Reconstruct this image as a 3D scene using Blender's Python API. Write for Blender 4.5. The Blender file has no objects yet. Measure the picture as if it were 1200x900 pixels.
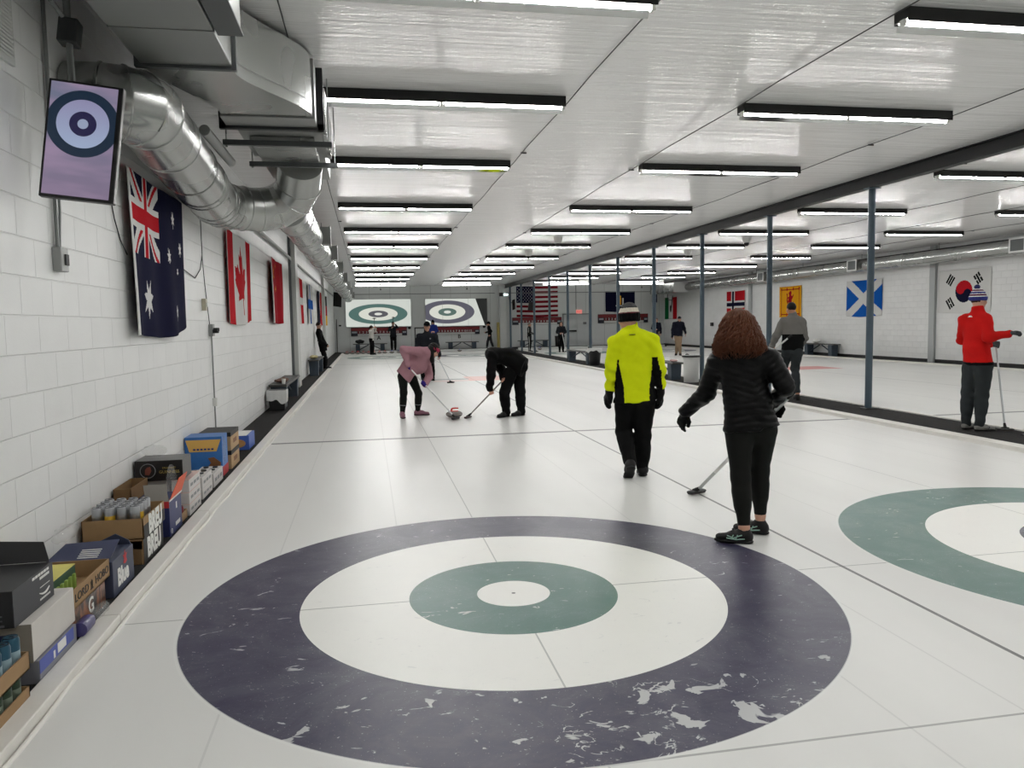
import bpy, bmesh, math, random
import numpy as np
from mathutils import Vector, Matrix
random.seed(7)
rng = np.random.default_rng(7)
SC = bpy.context.scene
COL = SC.collection
PI = math.pi

# ------------------------------------------------------------------ colours and materials
def s2l(c):
    return c / 12.92 if c <= 0.04045 else ((c + 0.055) / 1.055) ** 2.4
def rgb(r, g, b):
    return (s2l(r / 255), s2l(g / 255), s2l(b / 255), 1.0)

class NT:
    """small helper that writes shader nodes as expressions"""
    def __init__(self, m):
        self.t = m.node_tree
        self.n = self.t.nodes
    def link(self, a, b):
        self.t.links.new(a, b)
    def inp(self, sock, v):
        if v is None:
            return
        if hasattr(v, 'is_linked') or isinstance(v, bpy.types.NodeSocket):
            self.link(v, sock)
        else:
            sock.default_value = v
    def m(self, op, a, b=None, c=None, clamp=False):
        nd = self.n.new('ShaderNodeMath'); nd.operation = op; nd.use_clamp = clamp
        self.inp(nd.inputs[0], a)
        if b is not None: self.inp(nd.inputs[1], b)
        if c is not None: self.inp(nd.inputs[2], c)
        return nd.outputs[0]
    def mix(self, f, a, b):
        nd = self.n.new('ShaderNodeMix'); nd.data_type = 'RGBA'
        self.inp(nd.inputs[0], f); self.inp(nd.inputs[6], a); self.inp(nd.inputs[7], b)
        return nd.outputs[2]
    def coord(self, kind='Object'):
        return self.n.new('ShaderNodeTexCoord').outputs[kind]
    def sep(self, v):
        nd = self.n.new('ShaderNodeSeparateXYZ'); self.link(v, nd.inputs[0])
        return nd.outputs[0], nd.outputs[1], nd.outputs[2]
    def comb(self, x, y, z):
        nd = self.n.new('ShaderNodeCombineXYZ')
        for i, v in enumerate((x, y, z)): self.inp(nd.inputs[i], v)
        return nd.outputs[0]
    def noise(self, vec, scale, detail=2.0, rough=0.5, dist=0.0):
        nd = self.n.new('ShaderNodeTexNoise')
        if vec is not None: self.link(vec, nd.inputs['Vector'])
        nd.inputs['Scale'].default_value = scale; nd.inputs['Detail'].default_value = detail
        nd.inputs['Roughness'].default_value = rough; nd.inputs['Distortion'].default_value = dist
        return nd.outputs[0]
    def mapr(self, v, a, b, c=0.0, d=1.0):
        nd = self.n.new('ShaderNodeMapRange'); self.inp(nd.inputs[0], v)
        for i, q in enumerate((a, b, c, d)): nd.inputs[i + 1].default_value = q
        return nd.outputs[0]
    def scale(self, vec, s):
        nd = self.n.new('ShaderNodeVectorMath'); nd.operation = 'MULTIPLY'
        self.link(vec, nd.inputs[0]); nd.inputs[1].default_value = s
        return nd.outputs[0]
    def bump(self, h, strength, dist=0.01):
        nd = self.n.new('ShaderNodeBump'); self.link(h, nd.inputs['Height'])
        nd.inputs['Strength'].default_value = strength; nd.inputs['Distance'].default_value = dist
        return nd.outputs[0]

def new_mat(name):
    m = bpy.data.materials.new(name); m.use_nodes = True
    b = m.node_tree.nodes['Principled BSDF']
    return m, NT(m), b

_mats = {}
def mat(name, col, rough=0.6, metal=0.0, spec=0.5, var=0.0, vscale=8.0, bump=0.0, bscale=60.0, bstretch=(1, 1, 1), emit=0.0, alpha=1.0, trans=0.0):
    """plain procedural material: colour with noise variation and noise bump"""
    if name in _mats: return _mats[name]
    m, t, b = new_mat(name)
    c = rgb(*col)
    co = t.coord('Object')
    if var > 0:
        n = t.noise(co, vscale, 3.0, 0.6)
        lo = tuple(x * (1 - var) for x in c[:3]) + (1,); hi = tuple(min(1, x * (1 + var)) for x in c[:3]) + (1,)
        t.link(t.mix(n, lo, hi), b.inputs['Base Color'])
    else:
        b.inputs['Base Color'].default_value = c
    b.inputs['Roughness'].default_value = rough
    b.inputs['Metallic'].default_value = metal
    b.inputs['Specular IOR Level'].default_value = spec
    if bump > 0:
        v = t.scale(co, bstretch)
        t.link(t.bump(t.noise(v, bscale, 3.0, 0.6), bump, 0.01), b.inputs['Normal'])
    if emit > 0:
        b.inputs['Emission Color'].default_value = c
        b.inputs['Emission Strength'].default_value = emit
    if trans > 0:
        b.inputs['Transmission Weight'].default_value = trans
    if alpha < 1:
        b.inputs['Alpha'].default_value = alpha
    _mats[name] = m
    return m

# ------------------------------------------------------------------ mesh building
class MB:
    def __init__(self):
        self.v = []; self.f = []; self.mi = []
    def add(self, vs, fs, mi=0):
        o = len(self.v)
        self.v.extend([tuple(map(float, p)) for p in vs])
        self.f.extend([tuple(i + o for i in f) for f in fs])
        self.mi.extend([mi] * len(fs))
        return self
    def box(self, c, s, rz=0.0, mi=0, M=None):
        x, y, z = s[0] / 2, s[1] / 2, s[2] / 2
        vs = [Vector((a * x, b * y, d * z)) for a in (-1, 1) for b in (-1, 1) for d in (-1, 1)]
        R = Matrix.Rotation(rz, 3, 'Z') if M is None else M
        vs = [R @ p + Vector(c) for p in vs]
        self.add(vs, [(0, 1, 3, 2), (4, 6, 7, 5), (0, 4, 5, 1), (2, 3, 7, 6), (0, 2, 6, 4), (1, 5, 7, 3)], mi)
        return self
    def lohi(self, lo, hi, mi=0):
        return self.box([(a + b) / 2 for a, b in zip(lo, hi)], [b - a for a, b in zip(lo, hi)], mi=mi)
    def tube(self, pts, r, n=10, cap=True, mi=0, close=False):
        pts = [Vector(p) for p in pts]
        rs = r if hasattr(r, '__len__') else [r] * len(pts)
        L = len(pts)
        T = []
        for i in range(L):
            a = pts[i - 1] if i > 0 else pts[i]; b = pts[i + 1] if i < L - 1 else pts[i]
            d = b - a
            if 0 < i < L - 1:
                d = (pts[i + 1] - pts[i]).normalized() + (pts[i] - pts[i - 1]).normalized()
            T.append(d.normalized())
        up = Vector((0, 0, 1)) if abs(T[0].z) < 0.95 else Vector((0, 1, 0))
        N = (up - T[0] * up.dot(T[0])).normalized()
        vs = []
        for i in range(L):
            N = (N - T[i] * N.dot(T[i])).normalized()
            B = T[i].cross(N)
            st = 1.0
            for k in range(n):
                a = 2 * PI * k / n
                off = N * math.cos(a) * rs[i] + B * math.sin(a) * rs[i]
                if 0 < i < L - 1:   # mitre: slide the ring on to the bisecting plane
                    d0 = (pts[i] - pts[i - 1]).normalized()
                    den = d0.dot(T[i])
                    if den > 0.5:
                        off0 = off
                        # ring that keeps the tube's section either side of a bend
                        side = (d0 - T[i] * den)
                        if side.length > 1e-6:
                            s = side.normalized()
                            off = off0 + s * (off0.dot(s)) * (1 / den - 1)
                vs.append(pts[i] + off)
        fs = []
        for i in range(L - 1):
            for k in range(n):
                k2 = (k + 1) % n
                fs.append((i * n + k, i * n + k2, (i + 1) * n + k2, (i + 1) * n + k))
        if cap:
            fs.append(tuple(reversed(range(n)))); fs.append(tuple((L - 1) * n + k for k in range(n)))
        self.add(vs, fs, mi)
        return self
    def cyl(self, a, b, r, n=16, mi=0, r2=None):
        return self.tube([a, b], [r, r if r2 is None else r2], n, mi=mi)
    def lathe(self, prof, n=24, c=(0, 0, 0), mi=0, M=None):
        vs = []; fs = []
        for (r, z) in prof:
            for k in range(n):
                a = 2 * PI * k / n
                p = Vector((r * math.cos(a), r * math.sin(a), z))
                if M is not None: p = M @ p
                vs.append(p + Vector(c))
        for i in range(len(prof) - 1):
            for k in range(n):
                k2 = (k + 1) % n
                fs.append((i * n + k, i * n + k2, (i + 1) * n + k2, (i + 1) * n + k))
        fs.append(tuple(reversed(range(n)))); fs.append(tuple((len(prof) - 1) * n + k for k in range(n)))
        self.add(vs, fs, mi)
        return self
    def prism(self, poly, h, M, mi=0):
        """poly in local xy extruded 0..h in local z, placed by the 4x4 matrix M"""
        n = len(poly)
        vs = [M @ Vector((x, y, 0)) for x, y in poly] + [M @ Vector((x, y, h)) for x, y in poly]
        fs = [tuple(reversed(range(n))), tuple(range(n, 2 * n))]
        fs += [(i, (i + 1) % n, n + (i + 1) % n, n + i) for i in range(n)]
        self.add(vs, fs, mi)
        return self
    def build(self, name, mats, parent=None, smooth=False, bevel=0.0, loc=None, seg=2, auto=None):
        me = bpy.data.meshes.new(name)
        me.from_pydata(self.v, [], self.f)
        if not isinstance(mats, (list, tuple)): mats = [mats]
        for m in mats: me.materials.append(m)
        if len(mats) > 1: me.polygons.foreach_set('material_index', self.mi)
        bm = bmesh.new(); bm.from_mesh(me); bmesh.ops.recalc_face_normals(bm, faces=bm.faces); bm.to_mesh(me); bm.free()
        if smooth:
            me.polygons.foreach_set('use_smooth', [True] * len(me.polygons))
            try: me.set_sharp_from_angle(angle=math.radians(auto if auto else 40))
            except Exception: pass
        me.update()
        o = bpy.data.objects.new(name, me); COL.objects.link(o)
        if parent is not None: o.parent = parent
        if loc is not None: o.location = loc
        if bevel > 0:
            md = o.modifiers.new('bevel', 'BEVEL'); md.width = bevel; md.segments = seg; md.limit_method = 'ANGLE'
        return o

def tag(o, label, cat, group=None):
    o['label'] = label; o['category'] = cat
    if group: o['group'] = group
    return o
def thing(name, label, cat, loc=(0, 0, 0), rz=0.0, group=None, rot=None):
    o = bpy.data.objects.new(name, None); COL.objects.link(o)
    o.empty_display_size = 0.1
    o.location = loc; o.rotation_euler = rot if rot else (0, 0, rz)
    return tag(o, label, cat, group)
def struct(o):
    o['kind'] = 'structure'; return o
def dup(root, loc=None, rz=None, label=None, group=None):
    r = root.copy(); COL.objects.link(r)
    if loc is not None: r.location = loc
    if rz is not None: r.rotation_euler = (0, 0, rz)
    if label: r['label'] = label
    if group: r['group'] = group
    for ch in list(root.children):
        c = ch.copy(); COL.objects.link(c); c.parent = r
        for g in list(ch.children):
            d = g.copy(); COL.objects.link(d); d.parent = c
    return r

def text_data(body, size, extrude=0.0008, bold=False, align='CENTER', sx=1.0):
    """letters as a mesh (verts, faces) lying in the xy plane"""
    cu = bpy.data.curves.new('lettering', 'FONT'); cu.body = body; cu.size = size
    cu.align_x = align; cu.align_y = 'CENTER'; cu.extrude = extrude; cu.resolution_u = 3
    if bold: cu.offset = size * 0.02 * float(bold)
    o = bpy.data.objects.new('lettering', cu); COL.objects.link(o)
    dg = bpy.context.evaluated_depsgraph_get()
    me = o.evaluated_get(dg).to_mesh()
    vs = [(v.co.x * sx, v.co.y, v.co.z) for v in me.vertices]; fs = [tuple(p.vertices) for p in me.polygons]
    o.evaluated_get(dg).to_mesh_clear()
    bpy.data.objects.remove(o); bpy.data.curves.remove(cu)
    return vs, fs
def frame(origin, xdir, ydir):
    x = Vector(xdir).normalized(); y = Vector(ydir); y = (y - x * y.dot(x)).normalized(); z = x.cross(y)
    M = Matrix((x, y, z)).transposed().to_4x4(); M.translation = Vector(origin)
    return M
def add_text(mb, body, size, M, mi=0, bold=False, align='CENTER', sx=1.0):
    vs, fs = text_data(body, size, bold=bold, align=align, sx=sx)
    mb.add([M @ Vector(v) for v in vs], fs, mi)
    return mb

# ------------------------------------------------------------------ implicit surfaces for bodies and cloth
def _norm(v):
    v = np.asarray(v, float); n = np.linalg.norm(v)
    return v / n if n > 1e-9 else v
class Field:
    """smooth union of tapered capsules / ellipsoids, meshed with surface nets"""
    def __init__(self, k=0.03):
        self.p = []; self.k = k
    def cap(self, a, b, ra, rb=None, sq=None, cut=None, k=None, sub=False):
        # sq=(direction, factor): squash the section along a direction by the factor
        self.p.append(('c', np.array(a, float), np.array(b, float), ra, ra if rb is None else rb, sq, cut, k, sub)); return self
    def ell(self, c, r, R=None, cut=None, k=None, sub=False):
        self.p.append(('e', np.array(c, float), np.array(r, float), np.eye(3) if R is None else np.asarray(R, float), None, None, cut, k, sub)); return self
    def _bounds(self, q):
        if q[0] == 'c':
            r = max(q[3], q[4])
            return np.minimum(q[1], q[2]) - r, np.maximum(q[1], q[2]) + r
        r = q[2].max()
        return q[1] - r, q[1] + r
    def mesh(self, h, disp=None, cuts=()):
        lo = np.min([self._bounds(q)[0] for q in self.p if not q[8]], axis=0) - 2.5 * h - 0.01
        hi = np.max([self._bounds(q)[1] for q in self.p if not q[8]], axis=0) + 2.5 * h + 0.01
        n = np.ceil((hi - lo) / h).astype(int) + 1
        ax = [lo[i] + h * np.arange(n[i]) for i in range(3)]
        D = np.full(n, 1.0, np.float32)
        for q in self.p:
            k = q[7] if q[7] is not None else self.k
            bl, bh = self._bounds(q); mg = k + 3 * h
            i0 = np.maximum(0, np.floor((bl - mg - lo) / h).astype(int)); i1 = np.minimum(n, np.ceil((bh + mg - lo) / h).astype(int) + 1)
            if (i1 <= i0).any(): continue
            X, Y, Z = np.meshgrid(*[ax[i][i0[i]:i1[i]] for i in range(3)], indexing='ij')
            P = np.stack([X, Y, Z], -1)
            if q[0] == 'c':
                a, b, ra, rb, sq = q[1:6]
                ab = b - a; L2 = ab @ ab + 1e-12
                t = np.clip(((P - a) @ ab) / L2, 0, 1)
                d = P - (a + t[..., None] * ab)
                if sq is not None:
                    nd = _norm(sq[0]); c = d @ nd
                    d = d + ((sq[1] - 1) * c)[..., None] * nd
                dist = np.sqrt((d * d).sum(-1)) - (ra + (rb - ra) * t)
            else:
                d = ((P - q[1]) @ q[3]) / q[2]
                l = np.sqrt((d * d).sum(-1)) + 1e-9
                g = np.sqrt(((d / q[2]) ** 2).sum(-1)) + 1e-9
                dist = l * (l - 1) / g
            if q[6] is not None:
                for (o, nn) in q[6]:
                    dist = np.maximum(dist, (P - np.array(o)) @ _norm(nn))
            sl = tuple(slice(i0[i], i1[i]) for i in range(3))
            A = D[sl]
            if q[8]:
                hh = np.clip(0.5 - 0.5 * (A + dist) / k, 0, 1)
                D[sl] = A * (1 - hh) + (-dist) * hh + k * hh * (1 - hh)
            else:
                hh = np.clip(0.5 + 0.5 * (A - dist) / k, 0, 1)
                D[sl] = (A * (1 - hh) + dist * hh - k * hh * (1 - hh)).astype(np.float32)
        if disp is not None or cuts:
            X, Y, Z = np.meshgrid(*ax, indexing='ij')
            if disp is not None: D = D + disp(X, Y, Z).astype(np.float32)
            for (o, nn) in cuts:
                nn = _norm(nn)
                D = np.maximum(D, (X - o[0]) * nn[0] + (Y - o[1]) * nn[1] + (Z - o[2]) * nn[2])
        # close at the border
        D[0] = D[-1] = 1; D[:, 0] = D[:, -1] = 1; D[:, :, 0] = D[:, :, -1] = 1
        return surface_nets(D.astype(np.float32), lo, h)

def surface_nets(D, lo, h):
    S = D < 0
    n = np.array(D.shape)
    C = np.zeros(n - 1, bool); F = np.ones(n - 1, bool)
    for dx in (0, 1):
        for dy in (0, 1):
            for dz in (0, 1):
                s = S[dx:n[0] - 1 + dx, dy:n[1] - 1 + dy, dz:n[2] - 1 + dz]
                C |= s; F &= s
    act = C & ~F
    idx = np.full(n - 1, -1, np.int64)
    cells = np.argwhere(act)
    idx[act] = np.arange(len(cells))
    acc = np.zeros((len(cells), 3)); cnt = np.zeros(len(cells))
    corners = [(a, b, c) for a in (0, 1) for b in (0, 1) for c in (0, 1)]
    val = {c: D[cells[:, 0] + c[0], cells[:, 1] + c[1], cells[:, 2] + c[2]] for c in corners}
    for c in corners:
        for a in range(3):
            if c[a] == 0:
                e = list(c); e[a] = 1; e = tuple(e)
                v0, v1 = val[c], val[e]
                m = (v0 < 0) != (v1 < 0)
                t = np.where(m, v0 / np.where(v0 - v1 == 0, 1, v0 - v1), 0)
                p = np.repeat(np.array(c, float)[None], len(cells), 0); p[:, a] += t
                acc[m] += p[m]; cnt[m] += 1
    V = lo + h * (cells + acc / np.maximum(cnt, 1)[:, None])
    Q = []
    for a in range(3):
        b, c = (a + 1) % 3, (a + 2) % 3
        sl0 = [slice(None)] * 3; sl1 = [slice(None)] * 3
        sl0[a] = slice(0, n[a] - 1); sl1[a] = slice(1, n[a])
        s0 = S[tuple(sl0)]; s1 = S[tuple(sl1)]
        E = np.argwhere(s0 != s1)
        ok = (E[:, b] > 0) & (E[:, c] > 0) & (E[:, b] < n[b] - 1) & (E[:, c] < n[c] - 1)
        E = E[ok]
        inside = s0[E[:, 0], E[:, 1], E[:, 2]]
        def cell(db, dc):
            G = E.copy(); G[:, b] -= db; G[:, c] -= dc
            return idx[G[:, 0], G[:, 1], G[:, 2]]
        q = np.stack([cell(1, 1), cell(0, 1), cell(0, 0), cell(1, 0)], 1)
        q[~inside] = q[~inside][:, ::-1]
        Q.append(q)
    Q = np.concatenate(Q)
    Q = Q[(Q >= 0).all(1)]
    return V, Q

def np_mesh(name, V, Q, mats, parent=None, smooth=True, mi=None):
    me = bpy.data.meshes.new(name)
    V = np.asarray(V, np.float32); Q = np.asarray(Q, np.int32)
    me.vertices.add(len(V)); me.vertices.foreach_set('co', V.ravel())
    k = Q.shape[1]
    me.loops.add(Q.size); me.loops.foreach_set('vertex_index', Q.ravel())
    me.polygons.add(len(Q)); me.polygons.foreach_set('loop_start', np.arange(0, Q.size, k, dtype=np.int32))
    try: me.polygons.foreach_set('loop_total', np.full(len(Q), k, np.int32))
    except Exception: pass
    if not isinstance(mats, (list, tuple)): mats = [mats]
    for m in mats: me.materials.append(m)
    if mi is not None: me.polygons.foreach_set('material_index', np.asarray(mi, np.int32))
    me.polygons.foreach_set('use_smooth', np.full(len(Q), smooth))
    me.update(calc_edges=True); me.validate()
    o = bpy.data.objects.new(name, me); COL.objects.link(o)
    if parent is not None: o.parent = parent
    return o
ORD = ['first', 'second', 'third', 'fourth', 'fifth', 'sixth', 'seventh', 'eighth', 'ninth', 'tenth', 'eleventh', 'twelfth', 'thirteenth', 'fourteenth']

# ================================================================== camera
CAM = (-0.8017, -4.3850, 1.5869)
def make_camera():
    pitch, yaw, roll = 0.0782419, 0.1834604, -0.0168614
    f = Vector((math.sin(yaw) * math.cos(pitch), math.cos(yaw) * math.cos(pitch), -math.sin(pitch)))
    r0 = Vector((math.cos(yaw), -math.sin(yaw), 0)); u0 = r0.cross(f)
    r = r0 * math.cos(roll) + u0 * math.sin(roll); u = r.cross(f)
    cd = bpy.data.cameras.new('camera'); cd.sensor_fit = 'HORIZONTAL'; cd.sensor_width = 36.0
    cd.lens = 36.0 * 906.77 / 1200; cd.clip_start = 0.05; cd.clip_end = 200
    c = bpy.data.objects.new('camera', cd); COL.objects.link(c)
    M = Matrix((r, u, -f)).transposed().to_4x4(); M.translation = Vector(CAM)
    c.matrix_world = M
    SC.camera = c
make_camera()
SC.view_settings.view_transform = 'Standard'; SC.view_settings.look = 'None'
SC.view_settings.gamma = 1.0; SC.view_settings.use_curve_mapping = False
SC.view_settings.exposure = 0.0
w = bpy.data.worlds.new('world'); SC.world = w; w.use_nodes = True
w.node_tree.nodes['Background'].inputs[0].default_value = (0.02, 0.022, 0.022, 1)
w.node_tree.nodes['Background'].inputs[1].default_value = 1.0
SC.cycles.max_bounces = 10; SC.cycles.diffuse_bounces = 8; SC.cycles.glossy_bounces = 4
SC.cycles.sample_clamp_indirect = 4.0; SC.cycles.use_denoising = True; SC.cycles.transparent_max_bounces = 8
SC.cycles.caustics_reflective = False; SC.cycles.caustics_refractive = False

# room dimensions
XL, XR, YN, YF, ZC = -2.72, 18.03, -7.2, 43.0, 3.95
IA0, IA1 = -2.16, 6.62      # ice of the two near sheets
WK0, WK1 = 6.82, 7.78       # walkway between the rinks
IC0, IC1 = 7.84, 17.40      # ice of the two far sheets
NAVY = rgb(46, 43, 68); TEAL = rgb(60, 102, 95)

# ================================================================== ice
def ice_material(name, c0, c1, div, swap, centre_far=34.75):
    m, t, b = new_mat(name)
    co = t.coord('Object')
    x, y, z = t.sep(co)
    dx = t.m('MINIMUM', t.m('ABSOLUTE', t.m('SUBTRACT', x, c0)), t.m('ABSOLUTE', t.m('SUBTRACT', x, c1)))
    yfar = t.m('ABSOLUTE', t.m('SUBTRACT', y, centre_far))
    dy = t.m('MINIMUM', t.m('ABSOLUTE', y), yfar)
    r = t.m('SQRT', t.m('ADD', t.m('MULTIPLY', dx, dx), t.m('MULTIPLY', dy, dy)))
    isB = t.m('GREATER_THAN', x, div); isF = t.m('GREATER_THAN', y, 17.4)
    flag = t.m('ABSOLUTE', t.m('SUBTRACT', isB, isF))
    if swap: flag = t.m('SUBTRACT', 1.0, flag)
    outer = t.mix(flag, NAVY, TEAL); inner = t.mix(flag, TEAL, NAVY)
    # frosty ice with soft cloudy wear along the length of the sheet
    cl = t.noise(t.scale(co, (0.9, 0.16, 1)), 1.0, 4.0, 0.55)
    ice = t.mix(t.mapr(cl, 0.3, 0.72), rgb(216, 216, 213), rgb(228, 228, 225))
    fine = t.noise(co, 160.0, 2.0, 0.6)
    ice = t.mix(t.m('MULTIPLY', t.mapr(fine, 0.35, 0.65), 0.12), ice, rgb(232, 232, 228))
    white = rgb(240, 240, 235)
    col = ice
    def over(mask, c):
        nonlocal col
        col = t.mix(mask, col, c)
    over(t.m('LESS_THAN', r, 1.829), outer)
    over(t.m('LESS_THAN', r, 1.219), white)
    over(t.m('LESS_THAN', r, 0.610), inner)
    over(t.m('LESS_THAN', r, 0.215), white)
    # painted lines
    def line(d, half, c, a):
        over(t.m('MULTIPLY', t.m('LESS_THAN', t.m('ABSOLUTE', d), half), a), c)
    grey = rgb(96, 98, 98)
    outside = t.m('GREATER_THAN', r, 1.829)
    notcol = t.m('MAXIMUM', outside, t.m('MULTIPLY', t.m('LESS_THAN', r, 1.219), t.m('GREATER_THAN', r, 0.61)))
    line(dy, 0.005, grey, t.m('MULTIPLY', notcol, 0.62))
    line(dx, 0.0045, grey, t.m('MULTIPLY', notcol, 0.50))
    line(t.m('ADD', y, 1.829), 0.0065, grey, 0.55)
    line(t.m('SUBTRACT', y, 36.58), 0.0065, grey, 0.6)
    for off in (-1.45, -0.62, 1.22, 1.75):
        line(t.m('SUBTRACT', x, c0 + off), 0.005, grey, t.m('MULTIPLY', outside, 0.15))
        line(t.m('SUBTRACT', x, c1 + off), 0.005, grey, t.m('MULTIPLY', outside, 0.15))
    line(t.m('SUBTRACT', x, div), 0.013, rgb(58, 60, 60), 0.85)
    line(t.m('SUBTRACT', y, 6.508), 0.052, rgb(74, 76, 77), 0.9)
    line(t.m('SUBTRACT', y, 28.24), 0.052, rgb(74, 76, 77), 0.8)
    # pale pink panel and grey rule across the middle of the sheets
    def rect(x0, x1, y0, y1, c, a):
        q = t.m('MULTIPLY', t.m('MULTIPLY', t.m('GREATER_THAN', x, x0), t.m('LESS_THAN', x, x1)),
                t.m('MULTIPLY', t.m('GREATER_THAN', y, y0), t.m('LESS_THAN', y, y1)))
        over(t.m('MULTIPLY', q, a), c)
    if c0 == 0.0:
        rect(1.0, 3.45, 17.1, 17.45, rgb(226, 178, 170), 0.6)
        rect(2.0, 3.45, 17.1, 18.9, rgb(226, 170, 160), 0.75)
        rect(1.0, 2.05, 17.75, 18.05, rgb(120, 122, 124), 0.9)
    else:
        rect(12.0, 13.9, 17.6, 19.0, rgb(200, 90, 88), 0.8)
    # scuffs: frost and ice shavings lying over the paint
    ringmask = t.m('MULTIPLY', t.m('LESS_THAN', r, 1.829), t.m('GREATER_THAN', r, 0.215))
    n1 = t.noise(t.scale(co, (3.2, 6.5, 1)), 1.9, 4.0, 0.55, 1.6)
    streak = t.mapr(n1, 0.675, 0.70)
    n2 = t.noise(co, 2.6, 6.0, 0.72, 1.0)
    haze = t.m('MULTIPLY', t.mapr(n2, 0.42, 0.85), 0.13)
    nl = t.noise(t.scale(co, (0.7, 1.6, 1)), 2.0, 3.0, 0.6, 3.0)
    scr = t.m('MULTIPLY', t.m('SUBTRACT', 1.0, t.m('DIVIDE', t.m('ABSOLUTE', t.m('SUBTRACT', nl, 0.55)), 0.004), clamp=True), t.m('MULTIPLY', t.mapr(n2, 0.5, 0.62), 0.45))
    speck = t.m('MULTIPLY', t.mapr(t.noise(co, 95.0, 1.0, 0.5), 0.70, 0.76), t.mapr(n2, 0.4, 0.7, 0.2, 0.9))
    # the worn patch in front of the house nearest the hacks
    px = t.m('DIVIDE', t.m('SUBTRACT', x, 0.42), 0.62); py = t.m('DIVIDE', t.m('ADD', y, 1.55), 0.36)
    patch = t.m('SUBTRACT', 1.0, t.m('SQRT', t.m('ADD', t.m('MULTIPLY', px, px), t.m('MULTIPLY', py, py))), clamp=True)
    n3 = t.noise(t.scale(co, (3.3, 3.6, 1)), 1.5, 4.0, 0.5, 0.9)
    n4 = t.noise(t.scale(co, (4.6, 5.0, 1)), 1.3, 4.0, 0.5, 0.7)
    inp = t.m('GREATER_THAN', patch, 0.01)
    ridge = t.m('SUBTRACT', 1.0, t.m('DIVIDE', t.m('ABSOLUTE', t.m('SUBTRACT', n3, 0.50)), t.m('ADD', 0.004, t.m('MULTIPLY', patch, 0.030))), clamp=True)
    ridge = t.m('MULTIPLY', t.mapr(ridge, 0.2, 0.4), t.m('MULTIPLY', inp, t.mapr(n4, 0.50, 0.53)))
    blob = t.m('MULTIPLY', t.mapr(t.m('ADD', n4, t.m('MULTIPLY', patch, 0.10)), 0.645, 0.66), t.mapr(y, -1.0, -1.25))
    near = t.m('MULTIPLY', t.m('LESS_THAN', y, -1.12), t.m('MAXIMUM', ridge, blob))
    sc = t.m('MAXIMUM', t.m('MAXIMUM', t.m('MAXIMUM', t.m('MULTIPLY', streak, 0.8), scr), haze), t.m('MAXIMUM', speck, t.m('MULTIPLY', near, 0.85)))
    over(t.m('MULTIPLY', sc, t.m('MULTIPLY', ringmask, 0.85)), rgb(214, 215, 214))
    over(t.m('LESS_THAN', r, 0.012), rgb(90, 90, 90))
    # thin pale edge where the paint is sealed
    over(t.m('MULTIPLY', t.m('LESS_THAN', t.m('ABSOLUTE', t.m('SUBTRACT', r, 1.834)), 0.009), 0.6), rgb(226, 227, 224))
    t.link(col, b.inputs['Base Color'])
    rg = t.noise(t.scale(co, (1.4, 0.3, 1)), 1.0, 3.0, 0.6)
    t.link(t.mapr(rg, 0.3, 0.7, 0.33, 0.38), b.inputs['Roughness'])
    b.inputs['Specular IOR Level'].default_value = 0.30
    peb = t.noise(co, 55.0, 2.0, 0.5)
    t.link(t.bump(peb, 0.06, 0.004), b.inputs['Normal'])
    return m
def slab(name, lo, hi, m, bevel=0.0):
    return struct(MB().lohi(lo, hi).build(name, m, bevel=bevel))
CEN = 4.3031
slab('floor', (XL - .3, YN - .3, -0.30), (XR + .3, YF + .3, -0.06), mat('subfloor', (60, 60, 60), 0.9))
slab('floor_ice_near', (IA0, YN, -0.06), (IA1, 41.0, 0.0), ice_material('near sheets ice', 0.0, CEN, 2.142, False))
slab('floor_ice_beyond', (IC0, YN, -0.06), (IC1, 41.0, 0.0), ice_material('beyond sheets ice', 10.05, 14.6, 12.4, False))
carpet = mat('charcoal carpet', (44, 43, 43), 0.95, spec=0.1, var=0.25, vscale=40, bump=0.5, bscale=220)
slab('floor_carpet_left', (XL, YN, -0.06), (-2.27, 43.0, 0.03), carpet)
slab('floor_carpet_middle', (WK0, YN, -0.06), (WK1, 43.0, 0.03), carpet)
slab('floor_carpet_right', (17.56, YN, -0.06), (XR, 43.0, 0.03), carpet)
slab('floor_carpet_far', (-2.27, 41.0, -0.06), (WK0, YF, 0.03), carpet)
slab('floor_carpet_corner', (WK1, 41.0, -0.06), (17.56, YF, 0.03), carpet)
kerb = mat('painted kerb board', (222, 220, 214), 0.55, var=0.06, vscale=5, bump=0.15, bscale=14)
def kerb_strip(name, x0, x1, inner):
    mb = MB()
    n = 20; L = (41.0 - YN) / n
    for i in range(n):
        y0 = YN + i * L
        mb.lohi((x0, y0 + 0.004, -0.05), (x1, y0 + L - 0.004, 0.05))
    # rounded frost line where the board meets the ice
    xs = x1 if inner > 0 else x0
    pts = [(xs + inner * (0.012 + 0.006 * math.sin(i * 1.7) + 0.004 * math.sin(i * 4.1)), YN + 0.2 + i * 0.3, 0.0) for i in range(158)]
    mb.tube(pts, 0.013, 6)
    struct(mb.build(name, kerb, bevel=0.006))
kerb_strip('trim_1', -2.27, -2.165, 1)
kerb_strip('trim_2', 6.62, 6.82, -1)
kerb_strip('trim_3', WK1, WK1 + 0.06, 1)
kerb_strip('trim_4', 17.40, 17.56, -1)

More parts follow.
